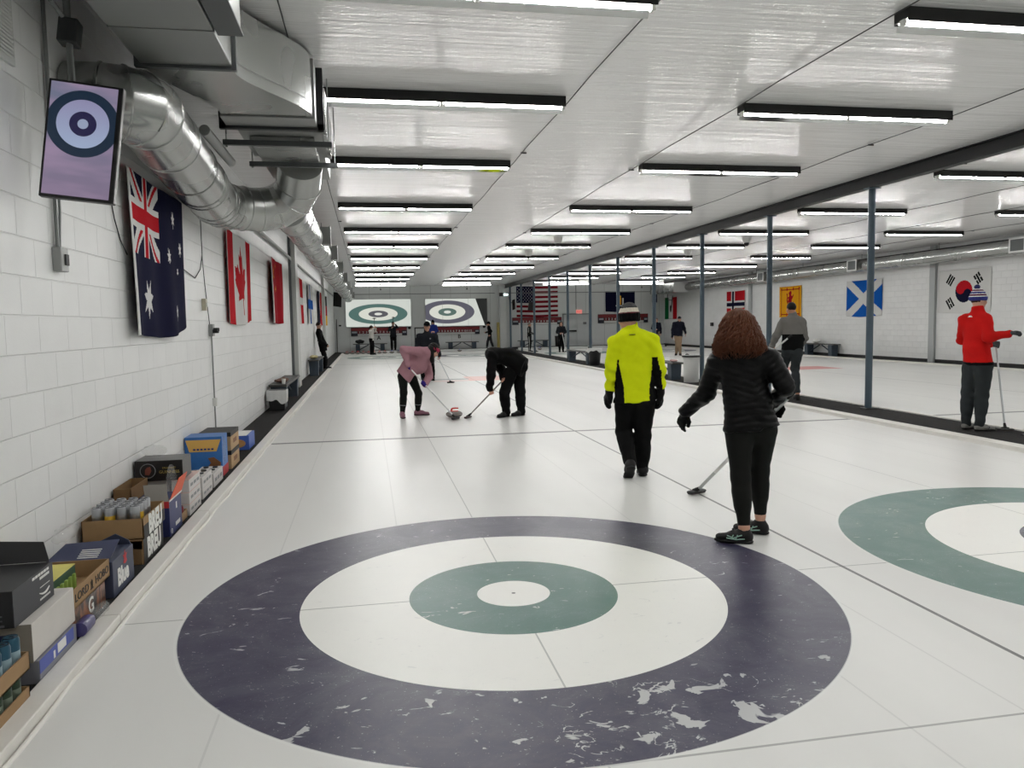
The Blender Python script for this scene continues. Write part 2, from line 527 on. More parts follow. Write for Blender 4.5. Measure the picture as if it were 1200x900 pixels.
# ================================================================== walls and ceiling
def block_material(name, axis, col, z0=0.1135, row=0.2235, wid=0.447):
    m, t, b = new_mat(name)
    co = t.coord('Object'); x, y, z = t.sep(co)
    u = y if axis == 'x' else x
    br = t.n.new('ShaderNodeTexBrick')
    t.link(t.comb(u, t.m('SUBTRACT', z, z0), 0.0), br.inputs['Vector'])
    br.inputs['Scale'].default_value = 1.0; br.inputs['Brick Width'].default_value = wid; br.inputs['Row Height'].default_value = row
    br.inputs['Mortar Size'].default_value = 0.0055; br.inputs['Mortar Smooth'].default_value = 0.6
    br.inputs['Color1'].default_value = rgb(*col); br.inputs['Color2'].default_value = rgb(*[c - 4 for c in col])
    br.inputs['Mortar'].default_value = rgb(*[c - 7 for c in col])
    n = t.noise(co, 1.3, 4.0, 0.6)
    c = t.mix(t.m('MULTIPLY', t.mapr(n, 0.35, 0.75), 0.10), br.outputs['Color'], rgb(150, 152, 150))
    t.link(c, b.inputs['Base Color'])
    b.inputs['Roughness'].default_value = 0.48; b.inputs['Specular IOR Level'].default_value = 0.45
    fine = t.noise(co, 70.0, 3.0, 0.6)
    hgt = t.m('ADD', t.m('MULTIPLY', br.outputs['Fac'], -1.0), t.m('MULTIPLY', fine, 0.12))
    t.link(t.bump(hgt, 0.75, 0.007), b.inputs['Normal'])
    return m
blk = block_material('white painted block', 'x', (234, 235, 234))
slab('wall_left', (XL - 0.2, YN, -0.06), (XL, YF, 4.0), blk)
slab('wall_right', (XR, YN, -0.06), (XR + 0.2, YF, 4.0), block_material('white painted block right', 'x', (234, 235, 234), row=0.2, wid=0.4))
def panel_material():
    m, t, b = new_mat('grey wall panel')
    co = t.coord('Object'); x, y, z = t.sep(co)
    f = t.m('ABSOLUTE', t.m('SUBTRACT', t.m('FRACT', t.m('DIVIDE', x, 1.22)), 0.5))
    ln = t.m('LESS_THAN', f, 0.007)
    t.link(t.mix(ln, rgb(212, 215, 214), rgb(160, 163, 163)), b.inputs['Base Color'])
    b.inputs['Roughness'].default_value = 0.5
    return m
panelm = panel_material()
slab('wall_far', (XL, YF, -0.06), (XR, YF + 0.2, 4.0), panelm)
slab('wall_behind', (XL, YN - 0.2, -0.06), (XR, YN, 4.0), mat('pale back wall', (190, 190, 186), 0.6))
slab('trim_5', (XL, YF - 0.03, 3.44), (7.0, YF, 3.48), mat('grey trim', (120, 124, 124), 0.5))
slab('trim_6', (7.6, YF - 0.03, 3.44), (XR, YF, 3.48), mat('grey trim', (120, 124, 124), 0.5))
slab('trim_7', (7.22, 42.55, -0.06), (7.62, YF, ZC), mat('white corner casing', (205, 207, 205), 0.5))
def ceiling_material():
    m, t, b = new_mat('wrinkled foil ceiling')
    co = t.coord('Object')
    n1 = t.noise(t.scale(co, (0.16, 2.3, 1)), 1.2, 5.0, 0.62, 0.5)
    n2 = t.noise(t.scale(co, (0.5, 9.0, 1)), 1.5, 4.0, 0.6, 0.8)
    h = t.m('ADD', n1, t.m('MULTIPLY', n2, 0.35))
    x, y, z = t.sep(co)
    seam = t.m('LESS_THAN', t.m('ABSOLUTE', t.m('SUBTRACT', t.m('FRACT', t.m('DIVIDE', y, 1.9)), 0.5)), 0.004)
    c = t.mix(t.m('MULTIPLY', seam, 0.25), rgb(246, 246, 246), rgb(160, 160, 160))
    t.link(c, b.inputs['Base Color'])
    b.inputs['Metallic'].default_value = 0.24; b.inputs['Roughness'].default_value = 0.27
    t.link(t.bump(h, 0.55, 0.05), b.inputs['Normal'])
    return m
slab('ceiling', (XL - .3, YN - .3, ZC), (XR + .3, YF + .3, ZC + 0.05), ceiling_material())
beamm = mat('blue grey steel', (64, 80, 92), 0.42, metal=0.0, spec=0.5, var=0.05)
black = mat('black', (14, 14, 15), 0.6)
bm_ = MB(); bm_.lohi((7.51, YN, 3.745), (7.65, YF, 3.765)); bm_.lohi((7.57, YN, 3.76), (7.59, YF, 3.94)); bm_.lohi((7.51, YN, 3.935), (7.65, YF, 3.955))
struct(bm_.build('trim_8', mat('dark beam', (13, 14, 16), 0.5, spec=0.3)))
# pilasters and vertical expansion pipes on the block walls
wht = mat('white painted trim', (208, 210, 207), 0.5)
slab('trim_9', (XL, 16.25, 0.0), (-2.56, 16.95, 3.95), wht)
slab('trim_10', (XL, 16.12, 0.0), (-2.66, 16.22, 3.95), mat('grey joint', (96, 100, 102), 0.6))
slab('trim_11', (XL, 30.6, 0.0), (-2.6, 31.2, 3.95), wht)
for i, y in enumerate((18.8, 31.5)):
    slab('trim_%d' % (12 + i), (XR - 0.09, y - 0.13, 0.0), (XR, y + 0.13, 3.95), mat('grey pilaster', (168, 172, 172), 0.5))
slab('baseboard_right', (XR - 0.02, YN, 0.03), (XR, YF, 0.14), black)
slab('baseboard_far', (WK1, YF - 0.02, 0.03), (XR, YF, 0.12), mat('dark base', (40, 42, 44), 0.7))

# ================================================================== steel posts
def make_post(first=True):
    t = thing('steel_post', '', 'post', (7.58, 0, 0.03))
    MB().cyl((0, 0, 0), (0, 0, 3.70), 0.057, 20).build('post_shaft', beamm, t, smooth=True)
    MB().box((0, 0, 0.008), (0.2, 0.2, 0.016)).build('base_plate', mat('dark plate', (36, 38, 40), 0.6), t, bevel=0.004)
    MB().box((0, 0, 3.705), (0.22, 0.16, 0.018)).build('cap_plate', beamm, t, bevel=0.003)
    return t
post0 = make_post()
POSTL = ['at right edge beside the man in red', 'between the saltire flag and the man in red', 'behind the curly-haired woman, left of the yellow lion flag', 'with a white bin at its foot', 'right of the woolly hat, before the right-wall corner', 'beside the black bin', 'at the far end of the walkway bench', 'before the grey double door', "before the striped flag's right edge", "before the middle of the striped flag", "before the starry corner of the striped flag", 'last along the walkway, at the white corner casing']
for i in range(12):
    y = 7.44 - 3.35 + 3.35 * i
    t = post0 if i == 0 else dup(post0)
    t.location = (7.58, y, 0.03)
    t['label'] = 'blue-grey round steel post ' + POSTL[i]; t['group'] = 'posts along the middle walkway'

# ================================================================== fluorescent lights
mir = mat('mirror reflector', (210, 212, 212), 0.08, metal=1.0)
tubem = mat('fluorescent tube', (255, 254, 252), 0.3, emit=104.0)
endm = mat('white lamp holder', (225, 225, 220), 0.4)
lb = mat('light housing', (20, 20, 20), 0.75)
def make_light():
    t = thing('fluorescent_light', '', 'ceiling light', (0, 0, 3.85))
    mb = MB(); mb.lohi((-1.3, -0.075, 0.022), (1.3, 0.085, 0.10)); mb.lohi((-1.29, -0.07, 0.018), (1.29, 0.08, 0.022), mi=1); mb.lohi((-1.3, -0.078, -0.006), (1.3, -0.072, 0.05)); mb.lohi((-1.3, 0.08, 0.004), (1.3, 0.085, 0.05))  # outer lips are shaped to keep tube light off the ceiling
    mb.build('housing', [lb, endm], t)
    for s in (-1, 1):
        MB().cyl((s * 0.04, 0.0, -0.005), (s * 1.27, 0.0, -0.005), 0.0145, 8).build('tube', tubem, t, smooth=True)
    for x in (-1.285, 0.0, 1.285):
        MB().box((x, 0.0, 0.0), (0.03, 0.05, 0.05)).build('lamp_holder', endm, t, bevel=0.004)
    mb = MB()
    M = Matrix.Rotation(math.radians(24), 3, 'X')
    mb.box((0, 0.075, -0.015), (2.56, 0.004, 0.065), M=M)
    mb.build('reflector', mir, t)
    return t
L0 = make_light()
LY = [1.13, 3.75, 6.95, 11.05, 14.9, 18.5, 22.5, 26.6, 30.6, 34.2, 38.0]
COLS = [('over the left-wall sheet', 0.02, 2.6), ('over sheet left of walkway', 4.63, 2.6), ('over sheet right of walkway', 9.68, 2.55), ('over the right-wall sheet', 14.5, 2.4)]
k = 0
for cname, cx, ln in COLS:
    for i, y in enumerate([-5.4, -2.0] + LY):  # first two rows are unseen, added for light from behind
        t = L0 if k == 0 else dup(L0)
        k += 1
        t.location = (cx, y, 3.85); t.scale = (ln / 2.6, 1, 1)
        if y > 0:
            t['label'] = 'fluorescent batten %s, %s row from viewer' % (cname, ORD[i - 2])
        else:
            t['label'] = 'fluorescent batten %s, %s added row out of view' % (cname, ORD[1 - i])
        t['group'] = 'fluorescent battens under the ceiling'
# the wide lensed lights of the last row
def make_wide():
    t = thing('wide_fluorescent_light', '', 'ceiling light', (0, 40.5, 3.78))
    MB().lohi((-1.42, -0.05, 0.11), (1.42, 0.05, 0.14)).build('housing', lb, t)
    for s in (-1, 1):
        MB().lohi((min(s * 0.03, s * 1.4), -0.04, 0.035), (max(s * 0.03, s * 1.4), 0.04, 0.11)).build('diffuser', mat('lit diffuser', (255, 255, 250), 0.4, emit=9.0), t, bevel=0.02)
    MB().cyl((0, -0.03, -0.08), (0, -0.03, -0.16), 0.02, 8).lathe([(0.01, 0), (0.05, 0.02), (0.05, 0.05), (0.01, 0.06)], 10, (0, -0.03, -0.2)).build('sensor', mat('dark sensor', (40, 42, 44), 0.5), t)
    return t
W0 = make_wide()
for i, (cx, nm) in enumerate([(0.02, 'above the teal-ringed screen'), (4.96, 'above the navy-ringed screen'), (10.9, 'above the striped flag'), (15.6, 'in front of the dark blue flag')]):
    t = W0 if i == 0 else dup(W0)
    t.location = (cx, 40.5, 3.78)
    t['label'] = 'wide bright fluorescent light in the last row, ' + nm; t['group'] = 'wide lights of the last row'
# ceiling wires that carry the foil
for i, (x, nm) in enumerate([(-1.36, 'along left ends of the first light column'), (1.37, 'along right ends of the first light column'), (3.28, 'along left ends of the second light column'), (6.0, 'along right ends of the second light column'),
                             (8.32, 'just right of the dark beam over the posts'), (11.0, 'along right ends of the third light column'), (13.25, 'along left ends of the fourth light column'), (15.75, 'nearest the right-hand duct')]):
    mb = MB(); mb.tube([(x, YN + 0.02 + j * 1.0, 3.925 + 0.01 * math.sin(j * 2.1)) for j in range(51)], 0.006, 5)
    for j in range(6): mb.box((x + 0.03, -3 + j * 8.3 + (i % 3), 3.93), (0.08, 0.012, 0.02))
    tag(mb.build('ceiling_wire', mat('dark wire', (45, 46, 46), 0.6)), 'thin dark ceiling wire ' + nm, 'wire', 'wires holding up the foil')
# dome cameras
def make_dome():
    t = thing('dome_camera', '', 'camera', (0, 0, ZC))
    MB().lathe([(0.12, 0), (0.13, -0.05), (0.10, -0.16), (0.075, -0.19)], 16).build('housing', mat('white plastic', (205, 206, 204), 0.4), t, smooth=True)
    MB().lathe([(0.075, -0.19), (0.07, -0.24), (0.045, -0.275), (0.01, -0.29)], 14).build('dome', mat('smoked dome', (10, 10, 12), 0.1), t, smooth=True)
    return t
D0 = make_dome()
for i, (x, y, nm) in enumerate([(4.45, 16.6, 'nearer of the pair left of the beam'), (4.45, 20.6, 'farther of the pair left of the beam'), (9.9, 16.3, 'nearer of the pair right of the beam'), (9.9, 20.4, 'farther of the pair right of the beam')]):
    t = D0 if i == 0 else dup(D0)
    t.location = (x, y, ZC); t['label'] = 'white ceiling dome camera with dark lens, ' + nm; t['group'] = 'dome cameras'

# ================================================================== ductwork on the left
def galv_material(name, col=(176, 178, 176), rough=0.26):
    m, t, b = new_mat(name)
    co = t.coord('Object')
    n = t.noise(co, 1.4, 2.0, 0.5)
    f = n
    t.link(t.mix(f, rgb(*[c - 12 for c in col]), rgb(*[c + 10 for c in col])), b.inputs['Base Color'])
    b.inputs['Metallic'].default_value = 0.9
    t.link(t.mapr(n, 0.3, 0.7, rough - 0.03, rough + 0.05), b.inputs['Roughness'])
    return m
galv = galv_material('galvanised steel'); galvd = galv_material('dull galvanised steel', (150, 152, 150), 0.45)
strut = mat('grey steel channel', (88, 91, 92), 0.5, metal=0.5)
dark = mat('dark steel', (42, 44, 45), 0.6)

def arc_pts(p0, p1, p2, rad, n):
    """polyline corner p1 replaced by n gores"""
    p0, p1, p2 = Vector(p0), Vector(p1), Vector(p2)
    a = (p0 - p1).normalized(); b = (p2 - p1).normalized()
    ang = a.angle(b); d = rad / math.tan(ang / 2)
    c = p1 + (a + b).normalized() * (rad / math.sin(ang / 2))
    s = p1 + a * d; e = p1 + b * d
    vs = s - c; ve = e - c; tot = vs.angle(ve); ax = vs.cross(ve).normalized()
    return [c + Matrix.Rotation(tot * i / n, 3, ax) @ vs for i in range(n + 1)]
def round_duct(name, label, cat, path, r, seam_at=(), mats=galv, parts=None):
    t = thing(name, label, cat, (0, 0, 0))
    mb = MB(); mb.tube(path, r, 32); mb.build('duct_shell', mats, t, smooth=True, auto=25)
    for (a, d) in seam_at:
        mb = MB()
        a = Vector(a); d = Vector(d).normalized()
        mb.tube([a - d * 0.012, a - d * 0.006, a + d * 0.006, a + d * 0.012], [r + 0.001, r + 0.009, r + 0.009, r + 0.001], 32, cap=False)
        mb.build('seam_band', mats, t, smooth=True)
    return t
R1 = 0.255
A0, A1, A2, A3, A4 = (-2.715, 1.42, 3.13), (-2.30, 1.42, 3.13), (-2.44, 5.15, 2.99), (-1.62, 5.72, 3.00), (-1.50, 5.02, 3.47)
e1 = arc_pts(A0, A1, A2, 0.20, 3); e2 = arc_pts(A1, A2, A3, 0.52, 3); e3 = arc_pts(A2, A3, A4, 0.36, 3)
path = [A0] + e1 + e2 + e3 + [A4]
def segdir(pts, i): return Vector(pts[min(i + 1, len(pts) - 1)]) - Vector(pts[max(i - 1, 0)])
seams = [(path[i], segdir(path, i)) for i in range(1, len(path) - 1)]
p_, q_ = Vector(e1[-1]), Vector(e2[0])
for f in (0.22, 0.50, 0.68, 0.73, 0.93): seams.append((p_.lerp(q_, f), q_ - p_))
round_duct('elbow_duct', 'shiny round metal duct with segmented elbows above the dark blue flag', 'duct', path, R1, seams)
far = [(-1.76, 6.1, 3.13), (-1.76, 39.0, 3.13)]
t = round_duct('long_duct', 'long round metal duct running down the left wall above the flags', 'duct', far, 0.25,
               [((-1.76, y, 3.13), (0, 1, 0)) for y in np.arange(7.2, 39, 1.5)])
for y in (9.9, 13.2, 17.4, 22.0, 27.0, 32.0, 36.8):
    mb = MB(); mb.lohi((-1.56, y - 0.17, 3.03), (-1.40, y + 0.17, 3.33)); mb.lohi((-1.40, y - 0.19, 3.01), (-1.385, y + 0.19, 3.35), mi=1)
    mb.lohi((-1.385, y - 0.15, 3.05), (-1.383, y + 0.15, 3.31), mi=2)
    mb.build('outlet', [galvd, mat('grey grille frame', (140, 143, 143), 0.5), mat('grille shade', (92, 96, 96), 0.6)], t, bevel=0.004)
for y in np.arange(8.0, 39, 3.0):
    MB().cyl((-1.76, y, 3.37), (-1.76, y, 3.95), 0.008, 6).build('hanger_rod', strut, t)
# pipe running beside the duct
tag(MB().tube([(-2.09, 2.6, 3.245), (-2.09, 3.9, 3.245)], 0.045, 12).build('insulated_pipe', galvd, smooth=True), 'slim grey pipe running between the wall duct and the square duct', 'pipe')
tag(MB().tube([(-2.66, 6.2, 3.32), (-2.66, 42.5, 3.32)], 0.035, 8).build('wall_pipe', mat('grey pipe', (150, 152, 150), 0.5), smooth=True), 'thin grey pipe along the top of the left wall above the flags', 'pipe')
# square duct overhead, S-shaped offset, heater box
t = thing('square_duct', 'big flat-bottomed sheet metal duct at top left over the screen', 'duct', (0, 0, 0))
mb = MB()
mb.lohi((-2.27, -6.5, 3.40), (-1.67, 1.42, 3.90))
mb.build('duct_body', galvd, t, bevel=0.006)
mb = MB(); mb.lohi((-2.31, 1.42, 3.38), (-1.64, 1.47, 3.93)); mb.build('flange', strut, t, bevel=0.004)
mb = MB()
for y in (-4.6, -2.9, -1.2, -0.1, 0.75): mb.lohi((-2.275, y, 3.395), (-1.665, y + 0.012, 3.905))
mb.build('seam', galvd, t)
# S offset: left and right edges follow a smooth S
n = 20; mb = MB(); L = []; Rr = []
for i in range(n + 1):
    f = i / n; s = f * f * (3 - 2 * f)
    y = 1.47 + f * 1.2
    L.append((-2.26 + 0.30 * s, y)); Rr.append((-1.68 + 0.47 * s, y))
poly = L + Rr[::-1]
mb.prism(poly, 0.50, Matrix.Translation((0, 0, 3.40)))
mb.build('offset_transition', galv, t, smooth=True, auto=30)
mb = MB(); mb.tube([(x + 0.002, y, 3.49) for x, y in Rr], 0.005, 6); mb.build('offset_seam', galvd, t)
t2 = thing('junction_hood', 'small metal hood box hung at the right side of the square duct', 'duct', (0, 0, 0))
mb = MB(); mb.lohi((-1.655, -1.5, 3.42), (-1.52, 0.83, 3.9)); mb.build('hood_body', galvd, t2, bevel=0.005)
mb = MB(); mb.lohi((-1.66, -1.5, 3.405), (-1.505, 0.84, 3.42)); mb.build('hood_lip', strut, t2, bevel=0.003)
t = thing('duct_heater', 'layered dark metal heater box hanging where the square duct ends', 'heater', (0, 0, 0))
mb = MB(); mb.lohi((-1.98, 2.69, 3.385), (-1.19, 3.0, 3.9)); mb.build('inlet_collar', galvd, t, bevel=0.005)
mb = MB(); mb.lohi((-1.93, 3.06, 3.42), (-1.16, 4.45, 3.77)); mb.build('heater_body', galvd, t, bevel=0.008)
mb = MB(); mb.lohi((-2.04, 3.0, 3.36), (-1.98, 3.06, 3.92)); mb.lohi((-2.04, 3.0, 3.36), (-1.13, 3.06, 3.42)); mb.lohi((-1.19, 3.0, 3.36), (-1.13, 3.06, 3.92)); mb.build('front_flange', dark, t, bevel=0.004)
mb = MB(); mb.lohi((-1.16, 3.1, 3.40), (-1.12, 4.4, 3.77)); mb.build('side_panel', galv, t, bevel=0.004)
for y, x0, x1 in ((3.42, -2.08, -1.08), (4.40, -1.98, -1.06)):
    MB().lohi((x0, y - 0.025, 3.305), (x1, y + 0.025, 3.355)).build('support_channel', strut, t, bevel=0.003)
    for x in (x0 + 0.03, x1 - 0.03):
        MB().cyl((x, y, 3.30), (x, y, 3.95), 0.007, 6).lathe([(0.012, 3.29), (0.012, 3.31)], 6, (x, y, 0)).build('threaded_rod', galv, t)
mb = MB(); mb.lohi((-1.85, 3.5, 3.362), (-1.25, 4.36, 3.42)); mb.build('bottom_tray', galv, t, bevel=0.01)
mb = MB(); mb.lohi((-1.9, 4.45, 3.45), (-1.2, 5.9, 3.9)); mb.build('tail_duct', galvd, t, bevel=0.006)

# ================================================================== things on the left wall
t = thing('wall_vent', 'louvred white vent high on the left wall at the picture edge', 'vent', (XL, 0.20, 3.38))
MB().lohi((0, -0.33, -0.31), (0.02, 0.33, 0.31)).build('vent_frame', mat('white vent', (196, 198, 194), 0.5), t, bevel=0.004)
mb = MB()
for i in range(26):
    mb.box((0.024, 0.0, -0.27 + i * 0.0215), (0.012, 0.58, 0.010), M=Matrix.Rotation(0.6, 3, 'Y'))
mb.build('louvres', mat('white vent', (196, 198, 194), 0.5), t)
grey_pipe = mat('galvanised conduit', (140, 143, 142), 0.4, metal=0.6)
pbox = mat('grey metal box', (150, 152, 150), 0.45, metal=0.3)
t = thing('wall_conduit', 'vertical grey conduit ending in a switch box beneath the hanging screen', 'conduit', (XL, 0.98, 0))
MB().tube([(0.02, 0, 3.95), (0.02, 0, 2.10)], 0.013, 8).build('conduit_pipe', grey_pipe, t, smooth=True)
MB().tube([(0.02, 0.06, 3.0), (0.02, 0.07, 2.35), (0.02, 0.03, 2.1)], 0.009, 8).build('conduit_branch', grey_pipe, t, smooth=True)
MB().lohi((0, -0.05, 1.96), (0.055, 0.07, 2.11)).build('switch_box', pbox, t, bevel=0.006)
MB().lohi((0.055, 0.0, 2.0), (0.066, 0.05, 2.07)).build('toggle_plate', mat('dark plate', (36, 38, 40), 0.6), t, bevel=0.002)
# hanging screen
def screen_material():
    m, t, b = new_mat('screen picture of a ring')
    co = t.coord('Object'); x, y, z = t.sep(co)
    dz = t.m('SUBTRACT', z, 0.10)
    r = t.m('SQRT', t.m('ADD', t.m('MULTIPLY', x, x), t.m('MULTIPLY', dz, dz)))
    base = t.mix(t.mapr(z, -0.35, 0.35), rgb(138, 122, 148), rgb(112, 120, 144))
    glow = t.mix(t.mapr(t.noise(t.scale(co, (2, 1, 9)), 1.2, 2.0), 0.4, 0.7), base, rgb(160, 140, 168))
    ringw = t.mix(t.mapr(z, -0.1, 0.25), rgb(170, 190, 220), rgb(150, 146, 182))
    c = t.mix(t.m('LESS_THAN', r, 0.196), glow, rgb(24, 42, 62))
    c = t.mix(t.m('LESS_THAN', r, 0.142), c, ringw)
    c = t.mix(t.m('LESS_THAN', r, 0.073), c, rgb(38, 34, 72))
    c = t.mix(t.m('LESS_THAN', r, 0.029), c, rgb(160, 172, 198))
    b.inputs['Base Color'].default_value = (0.01, 0.01, 0.012, 1); b.inputs['Roughness'].default_value = 0.25
    t.link(c, b.inputs['Emission Color']); b.inputs['Emission Strength'].default_value = 0.78
    return m
def tv(name, label, M, w, h, scr, mount=None):
    t = thing(name, label, 'screen')
    t.matrix_world = M
    d = 0.05
    MB().lohi((-w / 2, 0, -h / 2), (w / 2, d, h / 2)).build('casing', mat('black screen casing', (12, 12, 13), 0.35), t, bevel=0.006)
    MB().lohi((-w / 2 + 0.015, -0.002, -h / 2 + 0.018), (w / 2 - 0.028, 0.001, h / 2 - 0.015)).build('display', scr, t)
    return t
yaw, pit, rol = -0.0228, 0.0939, -0.1102
f_ = Vector((math.sin(yaw) * math.cos(pit), math.cos(yaw) * math.cos(pit), -math.sin(pit)))
r0_ = Vector((math.cos(yaw), -math.sin(yaw), 0)); u0_ = r0_.cross(f_)
r_ = r0_ * math.cos(rol) + u0_ * math.sin(rol); u_ = r_.cross(f_)
M = Matrix((r_, f_, u_)).transposed().to_4x4(); M.translation = Vector((-2.40, 0.5876, 2.6847))
tvt = tv('hanging_screen', 'portrait screen showing blue curling rings, hung tilted by the left wall', M, 0.401, 0.69, screen_material())
Mi = M.inverted()
def loc(p): return Mi @ Vector(p)
MB().tube([loc((-2.50, 0.80, 2.95)), loc((-2.52, 0.86, 3.1)), loc((-2.54, 0.90, 3.55)), loc((-2.54, 0.90, 3.95))], 0.02, 10).build('mount_pole', grey_pipe, tvt, smooth=True)
MB().box(loc((-2.44, 0.72, 2.72)), (0.2, 0.07, 0.2)).build('mount_bracket', dark, tvt, bevel=0.006)
MB().box(loc((-2.53, 0.90, 3.40)), (0.11, 0.11, 0.15)).build('mount_clamp', dark, tvt, bevel=0.01)
MB().tube([loc((-2.71, 0.62, 3.72)), loc((-2.62, 0.75, 3.60)), loc((-2.55, 0.86, 3.48))], 0.015, 8).build('brace_pipe', grey_pipe, tvt, smooth=True)
# cables and outlets further along
cab = mat('dark cable', (40, 42, 44), 0.6)
X0 = XL + 0.012
tag(MB().tube([(X0, 2.1, 2.62), (X0, 2.18, 2.45), (X0, 2.3, 2.30), (X0, 2.46, 2.20)], 0.005, 6).build('signal_cord', cab, smooth=True), 'thin black cable drooping from the hanging screen to the dark blue flag', 'cable')
t = thing('outlet_cluster', 'black plug cluster with thin conduit dropping below it, between two flags', 'outlet', (XL, 5.75, 0))
MB().lohi((0, -0.06, 1.49), (0.05, 0.06, 1.64)).build('outlet_box', pbox, t, bevel=0.005)
mb = MB()
for i in range(4): mb.box((0.075, -0.05 + 0.035 * i, 1.55 + 0.02 * (i % 2)), (0.06, 0.03, 0.045), rz=0.1 * i)
mb.build('plugs', mat('black plug', (18, 18, 19), 0.5), t, bevel=0.006)
MB().tube([(0.02, 0, 1.49), (0.02, 0.0, 0.06)], 0.009, 8).build('conduit_pipe', grey_pipe, t, smooth=True)
MB().lohi((0.0, -0.025, 0.62), (0.05, 0.03, 0.72)).build('clip', mat('white clip', (215, 216, 212), 0.5), t, bevel=0.004)
MB().tube([(0.012, -0.30, 2.95), (0.012, -0.30, 2.4), (0.012, -0.22, 2.1), (0.012, -0.05, 1.64)], 0.005, 6).build('feed_cable', cab, t, smooth=True)
MB().tube([(0.012, -1.30, 2.22), (0.012, -0.75, 2.16), (0.012, -0.45, 2.28), (0.012, -0.30, 2.46)], 0.005, 6).build('loop_cable', cab, t, smooth=True)
t = thing('light_switch', 'small beige switch box on the left wall just above the plug cluster', 'switch', (XL, 5.40, 1.87))
MB().lohi((0, -0.05, -0.07), (0.045, 0.05, 0.07)).build('switch_box', mat('beige box', (186, 180, 160), 0.5), t, bevel=0.005)
MB().lohi((0.045, -0.015, -0.025), (0.055, 0.015, 0.025)).build('toggle', mat('white clip', (215, 216, 212), 0.5), t, bevel=0.002)

# ================================================================== flags
FL = {}
def fcol(name, c): FL[name] = mat('flag ' + name, c, 0.85, spec=0.05, bump=0.25, bscale=300)
for n_, c_ in dict(navy=(20, 21, 46), red=(178, 26, 36), white=(214, 214, 212), blue=(20, 86, 172), yellow=(232, 176, 20), black=(18, 18, 20), green=(18, 110, 62), dkred=(150, 20, 32), gold=(222, 158, 28), usared=(120, 20, 34), usanavy=(22, 24, 52)).items(): fcol(n_, c_)
def inpoly(x, y, P):
    c = False; j = len(P) - 1
    for i in range(len(P)):
        if (P[i][1] > y) != (P[j][1] > y) and x < (P[j][0] - P[i][0]) * (y - P[i][1]) / (P[j][1] - P[i][1]) + P[i][0]: c = not c
        j = i
    return c
def star(x, y, cx, cy, r, n=7, inner=0.44, rot=0.0):
    dx, dy = x - cx, y - cy; d = math.hypot(dx, dy)
    if d > r: return False
    a = (math.atan2(dx, dy) + rot) % (2 * PI / n); a = abs(a - PI / n) / (PI / n)   # 1 at a tip
    # straight edge between tip radius r and inner radius
    ta, ti = 0.0, PI / n
    p1 = (r, 0.0); p2 = (r * inner * math.cos(ti), r * inner * math.sin(ti))
    th = (1 - a) * PI / n
    q = (d * math.cos(th), d * math.sin(th))
    return (p2[0] - p1[0]) * (q[1] - p1[1]) - (p2[1] - p1[1]) * (q[0] - p1[0]) > 0
def flag(name, label, origin, udir, wdt, hgt, cols, pat, nx, ny, fold=0.015, seed=0, sag=0.0, normal=(1, 0, 0), slim=0.0, group='flags hung on the walls'):
    """cloth of wdt x hgt hung from its upper edge; pat(u, v) gives the colour index, v down from the top"""
    ud = Vector(udir); nd = Vector(normal); V = []; Q = []; mi = []
    for j in range(ny + 1):
        for i in range(nx + 1):
            u, v = i / nx, j / ny
            d = fold * (0.35 + 0.9 * v) * (math.sin(u * 9.0 + seed + 0.8 * v) + 0.6 * math.sin(u * 21 + 2.1 * seed - v * 1.4)) + fold * 2.2 + 0.012
            s = u * wdt * (1 - slim * v * v)
            z = -v * hgt * (1 - sag * u ** 5) + 0.012 * math.sin(u * 7 + seed) * v - 0.012 * math.sin(PI * u)
            V.append(Vector(origin) + ud * s + nd * d + Vector((0, 0, z)))
    for j in range(ny):
        for i in range(nx):
            a = j * (nx + 1) + i
            Q.append((a, a + 1, a + nx + 2, a + nx + 1)); mi.append(pat((i + .5) / nx, (j + .5) / ny))
    o = np_mesh(name, V, Q, [FL[c] for c in cols], None, True, mi)
    md = o.modifiers.new('cloth', 'SOLIDIFY'); md.thickness = 0.003; md.offset = 0.0
    return tag(o, label, 'flag', group)
def p_union(u, v):     # 0 navy 1 red 2 white, u,v in the canton 0..1
    x, y = u * 2 - 1, v * 2 - 1
    if abs(x) < 0.10 or abs(y) < 0.20: return 1
    if abs(x) < 0.17 or abs(y) < 0.34: return 2
    d1, d2 = (y - x), (y + x)
    for d, sg in ((d1, 1), (d2, -1)):
        if abs(d) < 0.30:
            q = d * (1 if (x > 0) else -1) * sg
            return 1 if 0.0 < q < 0.17 else 2
    return 0
def p_aus(u, v):
    if u < 0.03: return 2
    if u < 0.5 and v < 0.5: return p_union((u - .03) / .47, v / .5)
    x, y = u * 2, v
    if star(x, y, 0.55, 0.76, 0.135): return 2
    for cx, cy, r, n in ((1.5, 0.17, .065, 7), (1.24, 0.44, .065, 7), (1.72, 0.38, .065, 7), (1.5, 0.84, .065, 7), (1.6, 0.55, .035, 5)):
        if star(x, y, cx, cy, r, n): return 2
    return 0
LEAF = [(0, -.5), (.09, -.33), (.18, -.37), (.14, -.09), (.27, -.23), (.31, -.17), (.45, -.19), (.40, -.03), (.46, 0), (.24, .19), (.27, .28), (.03, .24), (.02, .48)]
LEAF = LEAF + [(-x, y) for x, y in LEAF[::-1]]
def p_can(u, v):
    if u < 0.02: return 1
    if u < 0.26 or u > 0.75: return 0
    return 0 if inpoly((u - 0.505) * 2 / 1.0, v - 0.5, [(x * 0.82, y * 0.82) for x, y in LEAF]) else 1
def fl(y): return -4.385 + (y + 4.385) * 0.985
flag('hanging_flag', 'dark blue flag with a union canton and white stars, nearest on the left wall', (XL, fl(2.48), 2.90), (0, 1, 0), 1.96, 1.37, ['navy', 'red', 'white'], p_aus, 190, 130, 0.02, 1.0, slim=0.0, sag=0.05)
